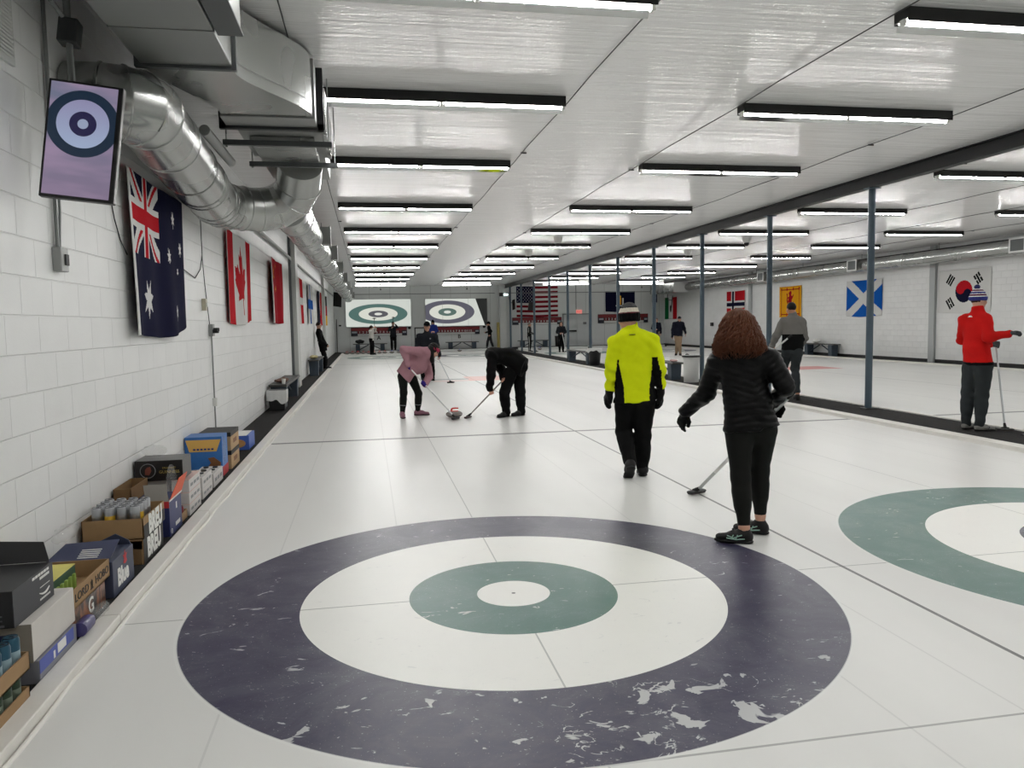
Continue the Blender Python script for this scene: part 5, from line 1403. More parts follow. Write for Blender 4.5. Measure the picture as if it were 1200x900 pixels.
def body_prims(F, J, right, B, grow=0.0, arms=True, legs=True):
    """B: dict of build factors; grow: extra thickness"""
    s, f, r = spine_front(J, right); g = grow; b = B.get('b', 1.0)
    j = {k: V3(v) for k, v in J.items()}
    up = j['chest'] + s * 0.06
    F.cap(j['shL'] * .75 + up * .25, j['shR'] * .75 + up * .25, .062 * b + g, sq=(f, 1.15), k=.05)
    wch = B.get('chest', .150) * b
    ax = r * 0.055
    for q in (-1, 1):
        F.cap(up + ax * q, j['waist'] + ax * q * .8, wch * .72 + g, B.get('waist', .125) * b * .76 + g, sq=(f, 1.22), k=.06)
        F.cap(j['waist'] + ax * q * .8, j['pelv'] + ax * q * 1.2, B.get('waist', .125) * b * .76 + g, B.get('hip', .150) * b * .72 + g, sq=(f, 1.15), k=.06)
    F.cap(j['neck'] - s * .06, j['neck'] + s * .02, .075 * b + g, .055 + g, k=.05)
def arm_prims(F, J, sd, b=1.0, g=0.0, end=1.0):
    j = {k: V3(v) for k, v in J.items()}
    sh, el, wr = j['sh' + sd], j['el' + sd], j['wr' + sd]
    F.cap(sh, el, .056 * b + g, .043 * b + g, k=.04)
    F.cap(el, el + (wr - el) * end, .043 * b + g, .030 * b + g, k=.03)
def leg_prims(F, J, sd, b=1.0, g=0.0, end=1.0):
    j = {k: V3(v) for k, v in J.items()}
    hp, kn, an = j['hip' + sd], j['kn' + sd], j['an' + sd]
    F.cap(hp, kn, .088 * b + g, .056 * b + g, k=.04)
    e = kn + (an - kn) * end
    F.cap(kn, e, .055 * b + g, .038 * b + g, k=.04)
    cal = kn + (an - kn) * .30
    F.cap(cal, kn + (an - kn) * .55, .054 * b + g, .046 * b + g, k=.04)
def folds(J, names, amp, fr=42.0, seed=0.0):
    """cloth creases gathered round the given joints"""
    P = [V3(J[n]) for n in names]
    def d(X, Y, Z):
        o = 0
        for i, p in enumerate(P):
            w = np.exp(-((X - p[0]) ** 2 + (Y - p[1]) ** 2 + (Z - p[2]) ** 2) / 0.02)
            o = o + w * amp * np.sin(fr * (Z * 1.0 + 0.45 * X - 0.35 * Y) + i * 1.7 + seed + 2.0 * np.sin(14 * X + 11 * Y))
        return o + amp * 0.35 * np.sin(17 * X + seed) * np.sin(19 * Z + 13 * Y)
    return d

# ---- shoes, one mesh per style, shared
_shoes = {}
def shoe(parent, an, toe, ground, style='plain', s=1.0, pitch=0.0, upm=None, solem=None, mark=None, label=None):
    key = (style,)
    if key not in _shoes:
        F = Field(0.02); boot = style == 'boot'
        F.cap((-.045, 0, .045), (.05, 0, .05), .042, .041, k=.03)
        F.cap((.03, 0, .046), (.15, 0, .036), .041, .032, sq=((0, 0, 1), 1.25), k=.03)
        F.cap((-.03, 0, .07), (-.02, 0, .17 if boot else .105), .041, .047 if boot else .040, k=.03)
        V, Q = F.mesh(0.007, None, [((0, 0, .018), (0, 0, -1)), ((0, 0, .16 if boot else .108), (0, 0, 1))])
        G = Field(0.02)
        G.cap((-.048, 0, .015), (.155, 0, .015), .043, .038, sq=((0, 0, 1), 2.6), k=.02)
        G.cap((.06, .004, .015), (.12, .006, .015), .048, .044, sq=((0, 0, 1), 2.8), k=.02)
        V2, Q2 = G.mesh(0.007, None, [((0, 0, 0.0), (0, 0, -1)), ((0, 0, .026), (0, 0, 1))])
        _shoes[key] = (V, Q, V2, Q2)
    V, Q, V2, Q2 = _shoes[key]
    d = V3(toe) - V3(an); d[2] = 0; d = unit(d)
    az = math.atan2(d[1], d[0])
    o = np_mesh('shoe', V, Q, upm or SHOEK, parent)
    # the ankle stands over x=-0.02 of the shoe
    M = Matrix.Translation((an[0], an[1], an[2] if pitch else ground)) @ Matrix.Rotation(az, 4, 'Z') @ Matrix.Rotation(pitch, 4, 'Y') @ Matrix.Scale(s, 4) @ Matrix.Translation((.022, 0, -0.10 if pitch else 0))
    o.matrix_local = M
    np_mesh('sole', V2, Q2, solem or RUB, o)
    if mark is not None:
        kind, mm = mark
        mb = MB()
        for side in (-1, 1):
            if kind == 'bars':
                for i in range(3): mb.tube([(.02 + i * .024, side * (.0455 - .0005 * i), .030), (.045 + i * .024, side * (.039 - .001 * i), .062)], .006, 6)
            elif kind == 'swirl':
                mb.tube([(-.03, side * .044, .042), (.03, side * .047, .034), (.10, side * .044, .040)], .0052, 6)
                mb.tube([(-.01, side * .044, .068), (.05, side * .0465, .044), (.095, side * .041, .058)], .0045, 6)
                mb.tube([(.02, side * .0435, .068), (.035, side * .047, .036)], .0042, 6)
                mb.tube([(.05, side * .0425, .066), (.065, side * .0465, .038)], .0042, 6)
        mb.build('side_mark', mm, o, smooth=True)
    if label: o['label'] = label
    return o
def laces(o, m):
    mb = MB()
    for i in range(3): mb.tube([(.04 + i * .022, -.022, .074 - i * .009), (.05 + i * .022, .022, .074 - i * .009)], .0028, 5)
    mb.tube([(.035, 0, .083), (.05, -.025, .09), (.06, -.05, .075)], .0022, 5); mb.tube([(.035, 0, .083), (.06, .02, .095), (.075, .03, .085)], .0022, 5)
    mb.build('laces', m, o, smooth=True)

def mesh_child(F, h, name, m, parent, disp=None, cuts=(), mi=None, label=None):
    V, Q = F.mesh(h, disp, cuts)
    o = np_mesh(name, V, Q, m, parent, True, None if mi is None else mi(V[Q].mean(1)))
    if label: o['label'] = label
    return o

def person(key, label, base, J, right, face, build=None, h=0.012, top=None, trousers=F_BLACK, skin=SKIN, hair=None, hat=None, gloves=None, grip=None, shoes=None, normals=None, extra=None, facing_detail=True, up=(0, 0, 1), legend=1.0, tcut=0.97, tgrow=0.016, group=None):
    B = dict(b=1.0, arm=1.0, leg=1.0, head=1.0); B.update(build or {})
    base = V3(base); J = {k: V3(v) - np.array([0, 0, base[2]]) for k, v in J.items()}
    t = thing('person', label, 'person', tuple(base), 0, group)
    s, f, r = spine_front(J, right)
    hf, hu, hr = head_frame(face, up)
    hs = B['head']
    normals = normals or {}; grip = grip or {}
    # body: one continuous surface from head to ankles
    F = Field(.03)
    head_prims(F, J['head'], hf, hu, hr, hs, facing_detail)
    F.cap(J['neck'] - s * .03, J['head'] - hu * .05 - hf * .02, .056, .052, k=.035)
    body_prims(F, J, right, B, -.006)
    for sd in 'LR':
        arm_prims(F, J, sd, B['arm'], -.004)
        leg_prims(F, J, sd, B['leg'], -.006)
        side = 1 if sd == 'L' else -1
        wr, ha = J['wr' + sd], J['ha' + sd]
        d = unit(ha - wr)
        n = V3(normals.get(sd, -r * (1 if sd == 'R' else -1)))
        if not (gloves and sd in gloves): hand_prims(F, wr, ha, n, side, grip.get(sd, .35), r=.0095)
        else: F.cap(wr, wr + d * .07, .026, .022, sq=(n, 1.5), k=.02)
        F.cap(J['an' + sd], J['an' + sd] - np.array([0, 0, .03]), .036, .036, k=.02)
    mesh_child(F, min(h, .010) if not gloves else h * .9, 'body', skin, t)
    if facing_detail:
        mb = MB()
        for q in (-1, 1):
            e = MB(); c = J['head'] + hr * q * .031 * hs + hf * .0745 * hs + hu * .012 * hs
            e.lathe([(.001, -.011), (.007, -.008), (.010, 0), (.007, .008), (.001, .011)], 8, c); e.build('eye', EYEW, t, smooth=True)
    # trousers
    F = Field(.03)
    b = B['b']
    ax = r * .05
    hem = J['pelv'] + s * .10
    for q in (-1, 1): F.cap(J['waist'] + ax * q, J['pelv'] + ax * q * 1.25, B.get('waist', .125) * b * .76 + .004, B.get('hip', .150) * b * .72 + tgrow * .6, sq=(f, 1.12), k=.06, cut=[(tuple(hem), tuple(s))])
    cuts = []
    for sd in 'LR':
        leg_prims(F, J, sd, B['leg'], tgrow, tcut)
    ends = []
    mesh_child(F, h, 'trousers', trousers, t, folds(J, ['knL', 'knR', 'anL', 'anR', 'hipL', 'hipR'], .006 if tgrow > .008 else .0012))
    # top
    tp = dict(mat=F_BLACK, grow=.018, hem=.10, collar=.05, folds=.006, sleeve=1.0, mi=None, name='jacket', disp=None, loose=0.0)
    tp.update(top or {})
    F = Field(.03)
    hemp = J['pelv'] - s * tp['hem']
    g = tp['grow']
    cut = [(tuple(hemp), tuple(-s))]
    up_ = J['chest'] + s * .06
    F.cap(J['shL'] * .75 + up_ * .25, J['shR'] * .75 + up_ * .25, .062 * b + g, sq=(f, 1.15), k=.05)
    ax = r * .055; wch = B.get('chest', .150) * b
    lo = tp['loose']
    for q in (-1, 1):
        F.cap(up_ + ax * q, J['waist'] + ax * q * .8, wch * .72 + g, B.get('waist', .125) * b * .76 + g + lo * .6, sq=(f, 1.2), k=.06)
        F.cap(J['waist'] + ax * q * .8, J['pelv'] - s * (tp['hem'] + .0) + ax * q * 1.2, B.get('waist', .125) * b * .76 + g + lo * .6, B.get('hip', .150) * b * .72 + g + lo, sq=(f, 1.13), k=.06, cut=cut)
    F.cap(J['neck'] - s * .06, J['neck'] + s * .01, .078 * b + g, .060 + g * .6, k=.05)
    if tp.get('belly'):
        bz, br = tp['belly']; F.ell(lerp_(J['waist'], J['chest'], .35) + f * bz, np.array([br * 1.15] * 3), k=.09)
    if tp['collar']:
        nk = unit(J['head'] - J['neck'] - hf * .03)
        F.cap(J['neck'] - s * .01, J['neck'] + nk * tp['collar'], .064 + g * .5, .062 + g * .4, k=.02, cut=[(tuple(J['neck'] + nk * tp['collar']), tuple(nk))])
    for sd in 'LR':
        arm_prims(F, J, sd, B['arm'], g * .85, tp['sleeve'])
    dsp = folds(J, ['elL', 'elR', 'shL', 'shR', 'wrL', 'wrR', 'waist'], tp['folds'], 46, 1.0)
    if tp['disp'] is not None:
        d2 = tp['disp']; d1 = dsp
        dsp = lambda X, Y, Z: d1(X, Y, Z) + d2(X, Y, Z, J, s, f, r)
    mi = (lambda C: tp['mi'](C, J, s, f, r)) if tp['mi'] else None
    mesh_child(F, h, tp['name'], tp['mat'], t, dsp, mi=mi, label=tp.get('label'))
    # gloves
    for sd in (gloves or {}):
        m, style = gloves[sd]
        F = Field(.02); side = 1 if sd == 'L' else -1
        n = V3(normals.get(sd, -r * (1 if sd == 'R' else -1))); wr, ha = J['wr' + sd], J['ha' + sd]; d = unit(ha - wr)
        th = .004 if style == 'glove' else .014
        hand_prims(F, wr, ha, n, side, grip.get(sd, .35), 1.04 if style == 'glove' else 1.22, .0095, th)
        F.cap(wr - d * .02, wr + d * .02, .034 + th, .034 + th, sq=(n, 1.15), k=.02)
        mesh_child(F, min(h, .0065), 'glove', m, t)
    # shoes
    sh = dict(style='plain', up=None, sole=None, s=1.0, mark=None, pitch={}); sh.update(shoes or {})
    for sd in 'LR':
        o = shoe(t, J['an' + sd], J['toe' + sd], 0.001, sh['style'], sh['s'], sh['pitch'].get(sd, 0.0), sh['up'], sh['sole'], sh['mark'])
        if sh.get('laces'): laces(o, sh['laces'])
    c = J['head']; R = np.stack([hr, hf, hu], 1)
    # hair
    if hair:
        kind, hm = hair
        F = Field(.015)
        if kind == 'short':
            F.ell(c + hu * .034 * hs - hf * .018 * hs, V3((.082, .098, .094)) * hs, R, cut=[(tuple(c + hu * .045 * hs + hf * .055 * hs), tuple(unit(hf * .9 - hu * .45))), (tuple(c - hu * .045 * hs - hf * .03), tuple(unit(-hu - hf * .25)))])
            dd = lambda X, Y, Z: .0035 * np.sin(160 * X + 40 * Z) * np.sin(150 * Y + 60 * Z)
        elif kind == 'long':
            F.ell(c + hu * .034 * hs - hf * .018 * hs, V3((.088, .104, .100)) * hs, R, cut=[(tuple(c + hf * .05 * hs), tuple(unit(hf)))])
            dn = V3(normals.get('hair', (0, 0, -1)))
            for q in (-1, 0, 1): F.cap(c - hf * .055 + hr * q * .055, c - hf * .06 + hr * q * .06 + dn * .22, .052, .035, k=.03)
            dd = lambda X, Y, Z: .005 * np.sin(110 * X + 20 * Z) * np.sin(100 * Y + 15 * Z)
        elif kind == 'pony':
            F.ell(c + hu * .034 * hs - hf * .018 * hs, V3((.082, .098, .094)) * hs, R, cut=[(tuple(c + hu * .03 * hs + hf * .06 * hs), tuple(unit(hf * .9 - hu * .35)))])
            F.cap(c - hf * .10 + hu * .03, c - hf * .14 - hu * .12, .032, .018, k=.02)
            dd = lambda X, Y, Z: .003 * np.sin(130 * X + 20 * Z)
        if kind != 'curly': mesh_child(F, .008 if h < .013 else .012, 'hair', hm, t, dd)
    if hat:
        hat(t, c, hf, hu, hr, hs)
    if extra: extra(t, J, s, f, r, hf, hu, hr)
    return t, J

def beanie(zones, pom=None, low=-.01, back=0.0):
    """zones: list of (height from the rim as a fraction, material) from the rim upwards"""
    def make(t, c, f, u, r, s):
        R = np.stack([r, f, u], 1); F = Field(.015)
        F.ell(c + u * .040 * s - f * .012 * s, V3((.090, .108, .106)) * s, R, cut=[(tuple(c + u * (.022 + low) * s - f * .01), tuple(unit(-u - f * back)))])
        F.ell(c + u * .085 * s - f * .02 * s, V3((.070, .082, .078)) * s, R, k=.03)
        for lv in np.arange(.036 + low, .050, .016):
            for a in np.linspace(0, 2 * PI, 16, endpoint=False):
                b = a + 2 * PI / 16; q = lambda w: c + u * lv * s - f * .012 * s + r * math.sin(w) * .085 * s + f * math.cos(w) * .103 * s - f * back * max(0.0, .04 - lv)
                F.cap(q(a), q(b), .012, sq=None, k=.015)
        def mi(C):
            hgt = (C - c) @ u / s; v = (hgt - (.02 + low)) / (.150 - low)
            o = np.zeros(len(C), int)
            for i, (lv, _) in enumerate(zones): o[v >= lv] = i
            return o
        mesh_child(F, .006, 'hat', [z[1] for z in zones], t, lambda X, Y, Z: .0012 * np.sin(260 * ((X - c[0]) * r[0] + (Y - c[1]) * r[1])), mi=mi)
        if pom:
            G = Field(.01); G.ell(c + u * .178 * s - f * .03 * s, V3((.036, .036, .034)) * s)
            mesh_child(G, .006, 'pompom', pom, t, lambda X, Y, Z: .006 * np.sin(190 * X) * np.sin(190 * Y) * np.sin(190 * Z))
    return make
def cap_hat(m):
    def make(t, c, f, u, r, s):
        R = np.stack([r, f, u], 1); F = Field(.012)
        F.ell(c + u * .040 * s - f * .012 * s, V3((.086, .104, .092)) * s, R, cut=[(tuple(c + u * .040 * s), tuple(unit(-u)))])
        F.cap(c + u * .046 * s + f * .07 * s, c + u * .036 * s + f * .15 * s, .072, .055, sq=(u, 9.0), k=.01)
        mesh_child(F, .007, 'cap', m, t)
    return make
def curling_broom(label, top, head, shaftm, headm=None, rz=0.0, white_len=None, r=0.0125, pad=True, group=None):
    top, head = V3(top), V3(head)
    t = thing('curling_broom', label, 'broom', tuple(head), 0, group)
    d = unit(top - head); T = top - head
    MB().tube([tuple(d * .05), tuple(T)], r, 12).build('shaft', shaftm, t, smooth=True)
    if white_len: MB().tube([tuple(d * white_len[0]), tuple(d * white_len[1])], r + .0012, 12).build('shaft_sleeve', white_len[2], t, smooth=True)
    MB().tube([tuple(T - d * .10), tuple(T + d * .004)], r + .0016, 12).build('grip', RUB, t, smooth=True)
    hm = headm or mat('broom head black', (24, 24, 26), 0.5)
    F = Field(.01); a = V3((math.cos(rz), math.sin(rz), 0))
    F.cap(-a * .07, a * .07, .038, .038, sq=((0, 0, 1), 2.4), k=.01)
    if abs(head[2]) < 0.2: pass
    mesh_child(F, .006, 'broom_head', hm, t)
    F = Field(.01); F.cap((0, 0, .012), tuple(d * .075), .022, .016, k=.01); F.cap(tuple(-a * .035 + V3((0, 0, .014))), tuple(a * .035 + V3((0, 0, .014))), .016, k=.01)
    mesh_child(F, .006, 'swivel', RUB, t)
    F = Field(.01); F.cap(-a * .068 - V3((0, 0, .014)), a * .068 - V3((0, 0, .014)), .033, sq=((0, 0, 1), 4.0), k=.01)
    mesh_child(F, .006, 'pad', mat('broom pad', (70, 60, 56), 0.8), t)
    return t

POSES = {
    'curly': ((1.868, 0.729, 0.0), {'head': (-0.071, 0.037, 1.523), 'neck': (-0.046, 0.046, 1.376), 'chest': (-0.038, 0.02, 1.236), 'waist': (-0.006, 0.003, 1.003), 'pelv': (0.016, -0.008, 0.819), 'shL': (-0.182, 0.117, 1.278), 'elL': (-0.214, 0.247, 1.044), 'wrL': (-0.289, 0.433, 0.893), 'haL': (-0.317, 0.481, 0.783), 'shR': (0.14, -0.051, 1.302), 'elR': (0.208, -0.131, 1.111), 'wrR': (0.263, 0.043, 0.965), 'haR': (0.262, 0.089, 0.916), 'hipL': (-0.066, 0.012, 0.783), 'knL': (-0.067, -0.021, 0.454), 'anL': (-0.081, -0.104, 0.121), 'toeL': (-0.115, 0.037, 0.017), 'hipR': (0.112, -0.002, 0.783), 'knR': (0.136, 0.087, 0.473), 'anR': (0.144, 0.083, 0.147), 'toeR': (0.136, 0.222, 0.061)}),
    'yellow': ((1.865, 3.106, 0.0), {'head': (-0.066, 0.023, 1.644), 'neck': (-0.044, 0.037, 1.505), 'chest': (-0.011, 0.004, 1.315), 'waist': (0.004, -0.001, 1.037), 'pelv': (-0.005, 0.002, 0.81), 'shL': (-0.188, 0.067, 1.369), 'elL': (-0.232, 0.051, 1.11), 'wrL': (-0.234, 0.105, 0.897), 'haL': (-0.27, 0.139, 0.78), 'shR': (0.166, -0.059, 1.364), 'elR': (0.21, -0.107, 1.115), 'wrR': (0.244, -0.066, 0.895), 'haR': (0.251, -0.047, 0.78), 'hipL': (-0.094, 0.034, 0.749), 'knL': (-0.093, 0.097, 0.468), 'anL': (-0.116, -0.15, 0.191), 'toeL': (-0.082, 0.029, 0.008), 'hipR': (0.084, -0.03, 0.749), 'knR': (0.087, 0.033, 0.398), 'anR': (0.076, 0.005, 0.075), 'toeR': (0.132, 0.186, -0.034)}),
    'pink': ((-0.077, 9.101, 0.0), {'head': (0.396, -0.041, 1.136), 'neck': (0.308, -0.017, 1.108), 'chest': (0.189, -0.01, 1.036), 'waist': (0.01, -0.001, 0.907), 'pelv': (-0.083, 0.004, 0.747), 'shL': (0.291, 0.205, 0.935), 'elL': (0.329, 0.203, 0.678), 'wrL': (0.315, 0.083, 0.491), 'haL': (0.317, 0.033, 0.434), 'shR': (0.192, -0.211, 1.132), 'elR': (-0.127, -0.264, 1.17), 'wrR': (-0.059, -0.197, 0.919), 'haR': (-0.03, -0.169, 0.858), 'hipL': (0.009, 0.1, 0.693), 'knL': (0.126, 0.073, 0.392), 'anL': (0.105, 0.115, 0.058), 'toeL': (0.228, 0.088, -0.034), 'hipR': (-0.147, -0.092, 0.71), 'knR': (-0.141, -0.113, 0.432), 'anR': (-0.174, -0.131, 0.051), 'toeR': (-0.17, -0.311, -0.03)}),
    'black': ((1.602, 8.539, 0.0), {'head': (-0.396, 0.175, 0.995), 'neck': (-0.341, 0.145, 1.024), 'chest': (-0.24, 0.045, 1.04), 'waist': (-0.026, 0.005, 1.008), 'pelv': (0.114, -0.021, 0.86), 'shL': (-0.357, -0.137, 1.05), 'elL': (-0.386, -0.152, 0.766), 'wrL': (-0.378, -0.113, 0.49), 'haL': (-0.383, -0.092, 0.431), 'shR': (-0.279, 0.255, 1.033), 'elR': (-0.13, 0.278, 0.777), 'wrR': (-0.101, 0.12, 0.639), 'haR': (-0.123, 0.084, 0.598), 'hipL': (-0.045, -0.073, 0.751), 'knL': (-0.154, -0.073, 0.407), 'anL': (-0.117, -0.039, 0.068), 'toeL': (-0.235, -0.119, -0.006), 'hipR': (0.131, 0.077, 0.737), 'knR': (0.14, 0.035, 0.403), 'anR': (0.16, 0.052, 0.062), 'toeR': (0.068, 0.008, -0.004)}),
    'red': ((7.337, 4.738, 0.03), {'head': (-0.013, 0.039, 1.79), 'neck': (-0.031, 0.028, 1.652), 'chest': (-0.034, 0.03, 1.411), 'waist': (-0.036, 0.032, 1.146), 'pelv': (-0.018, 0.016, 0.961), 'shL': (-0.115, 0.17, 1.528), 'elL': (-0.022, 0.314, 1.256), 'wrL': (0.28, 0.179, 1.182), 'haL': (0.334, 0.104, 1.182), 'shR': (-0.009, -0.099, 1.525), 'elR': (-0.07, -0.205, 1.289), 'wrR': (0.153, -0.298, 1.342), 'haR': (0.223, -0.333, 1.363), 'hipL': (-0.05, 0.098, 0.888), 'knL': (-0.073, 0.118, 0.513), 'anL': (-0.093, 0.11, 0.114), 'toeL': (0.041, 0.151, -0.004), 'hipR': (0.008, -0.061, 0.895), 'knR': (0.014, -0.039, 0.523), 'anR': (-0.053, -0.086, 0.125), 'toeR': (0.105, -0.121, -0.005)}),
    'gray': ((7.32, 9.235, 0.03), {'head': (-0.109, 0.065, 1.773), 'neck': (-0.082, 0.049, 1.658), 'chest': (-0.073, 0.044, 1.429), 'waist': (-0.077, 0.046, 1.151), 'pelv': (-0.082, 0.049, 0.986), 'shL': (-0.227, 0.135, 1.53), 'elL': (-0.369, 0.162, 1.237), 'wrL': (-0.373, 0.281, 1.036), 'haL': (-0.355, 0.328, 0.967), 'shR': (0.073, -0.009, 1.524), 'elR': (0.159, 0.022, 1.212), 'wrR': (0.197, 0.232, 1.041), 'haR': (0.188, 0.307, 1.006), 'hipL': (-0.136, 0.139, 0.919), 'knL': (-0.123, 0.329, 0.593), 'anL': (-0.211, 0.359, 0.173), 'toeL': (-0.205, 0.53, 0.073), 'hipR': (-0.024, -0.021, 0.922), 'knR': (-0.013, 0.066, 0.621), 'anR': (-0.066, -0.124, 0.159), 'toeR': (-0.013, 0.101, 0.021)}),
    'cap': ((0.893, 17.669, 0.0), {'head': (-0.026, 0.002, 1.565), 'neck': (-0.029, 0.022, 1.384), 'chest': (-0.032, 0.002, 1.142), 'waist': (-0.037, 0.003, 0.912), 'pelv': (-0.042, 0.003, 0.743), 'shR': (-0.256, 0.02, 1.267), 'elR': (-0.313, -0.006, 0.979), 'wrR': (-0.139, -0.19, 0.788), 'haR': (-0.072, -0.245, 0.764), 'shL': (0.2, -0.015, 1.259), 'elL': (0.248, -0.069, 0.968), 'wrL': (0.242, -0.199, 0.683), 'haL': (0.263, -0.221, 0.635), 'hipR': (-0.139, 0.011, 0.708), 'knR': (-0.162, -0.018, 0.359), 'anR': (-0.168, 0.013, 0.029), 'toeR': (-0.216, -0.134, -0.033), 'hipL': (0.054, -0.004, 0.704), 'knL': (0.079, -0.036, 0.353), 'anL': (0.098, -0.008, 0.046), 'toeL': (0.107, -0.159, -0.029)}),
    'leaner': ((-2.375, 25.025, 0.03), {'head': (-0.231, -0.012, 1.626), 'neck': (-0.241, -0.013, 1.454), 'chest': (-0.217, -0.012, 1.265), 'waist': (-0.121, -0.006, 0.949), 'pelv': (-0.111, -0.006, 0.791), 'shL': (-0.256, 0.187, 1.358), 'elL': (-0.192, 0.23, 1.072), 'wrL': (0.025, 0.102, 0.911), 'haL': (0.057, 0.053, 0.865), 'shR': (-0.232, -0.213, 1.361), 'elR': (-0.209, -0.252, 1.065), 'wrR': (0.021, -0.119, 0.901), 'haR': (0.062, -0.047, 0.851), 'hipL': (-0.133, 0.083, 0.742), 'knL': (-0.037, 0.088, 0.423), 'anL': (-0.032, 0.068, 0.091), 'toeL': (0.088, 0.055, -0.007), 'hipR': (-0.123, -0.097, 0.747), 'knR': (-0.058, -0.093, 0.431), 'anR': (-0.056, -0.073, 0.083), 'toeR': (0.065, -0.097, 0.002)}),
    'khaki': ((13.104, 28.931, 0.0), {'head': (0.063, -0.026, 1.648), 'neck': (0.06, -0.003, 1.532), 'chest': (0.018, -0.007, 1.34), 'waist': (0.018, -0.007, 1.068), 'pelv': (0.007, -0.003, 0.933), 'shR': (-0.158, 0.066, 1.459), 'elR': (-0.228, 0.095, 1.15), 'wrR': (-0.265, 0.056, 0.879), 'haR': (-0.273, 0.006, 0.783), 'shL': (0.192, -0.08, 1.453), 'elL': (0.251, -0.137, 1.22), 'wrL': (0.288, -0.174, 1.007), 'haL': (0.295, -0.177, 0.949), 'hipR': (-0.063, 0.026, 0.876), 'knR': (-0.074, -0.078, 0.451), 'anR': (-0.04, 0.103, 0.056), 'toeR': (-0.136, -0.03, -0.015), 'hipL': (0.077, -0.032, 0.874), 'knL': (0.031, -0.121, 0.45), 'anL': (0.049, -0.129, 0.062), 'toeL': (0.026, -0.282, -0.048)}),
}

def seg_near(C, a, b):
    ab = b - a; t = np.clip(((C - a) @ ab) / (ab @ ab), 0, 1)
    return C - (a + t[:, None] * ab), t
def az_dir(deg, down=0.0):
    a = math.radians(deg); return unit((math.sin(a), math.cos(a), down))
def right_of(deg):
    return az_dir(deg + 90)
def grip_fix(base, J, nrm, grp, sd, P, shaft, palm_hint, curl=1.15):
    """close the hand of side sd on the broom shaft at world point P"""
    P = V3(P); el = V3(J['el' + sd]) + np.array([base[0], base[1], 0]); sh = unit(shaft)
    d = P - el; d = d - sh * (d @ sh) * .6; d = unit(d)
    n = np.cross(sh, d); n = unit(n)
    if n @ V3(palm_hint) < 0: n = -n
    wr = P - d * .082 - n * .026
    J['wr' + sd] = tuple(wr - np.array([base[0], base[1], 0])); J['ha' + sd] = tuple(wr + d * .1 - np.array([base[0], base[1], 0]))
    nrm[sd] = tuple(n); grp[sd] = curl
def lerp(a, b, t): return V3(a) + (V3(b) - V3(a)) * t
def on_line(a, b, p):
    a, b, p = V3(a), V3(b), V3(p); d = b - a; return a + d * ((p - a) @ d / (d @ d))
def getp(n):
    b, J = POSES[n]; return b, dict(J)

alu = mat('silver broom shaft', (188, 190, 192), 0.3, metal=0.6); whiteshaft = mat('white broom shaft', (222, 222, 220), 0.35); darkshaft = mat('dark carbon shaft', (46, 46, 48), 0.4)
GLOVEK = fabric('black glove', (10, 10, 11), 0.7, 0.3, 200); GLOVEP = fabric('violet glove', (52, 36, 120), 0.8); GLOVEG = fabric('grey glove', (66, 70, 72), 0.85)

# ---- curly haired woman walking away with a broom
b_, J = getp('curly'); nr, gr = {}, {}
bh = V3((2.11, 2.16, 0.030)); hr_ = V3(J['haR']) + np.array([b_[0], b_[1], 0])
dirc = unit(hr_ - bh); topc = hr_ + dirc * .30
grip_fix(b_, J, nr, gr, 'R', hr_, dirc, (-1, 0, 0))
nr['L'] = tuple(right_of(-20)); gr['L'] = .45
J['toeL'] = tuple(V3(J['anL']) + np.array([-.17, .10, -.1])); J['toeR'] = tuple(V3(J['anR']) + np.array([-.15, .13, -.1]))
def quilt(X, Y, Z, J, s, f, r):
    p = J['pelv']; v = (X - p[0]) * s[0] + (Y - p[1]) * s[1] + (Z - p[2]) * s[2]
    x = (X - p[0]) * r[0] + (Y - p[1]) * r[1]
    w = v / .047 - np.abs(x) * np.where(v > .20, 9.0, -2.5) + .25 * np.sin(9 * x + 5 * v)
    return -.0075 * np.sqrt(np.abs(np.sin(PI * w)) + .01) + .005 + .0025 * np.sin(60 * x + 20 * v) * np.sin(31 * v)
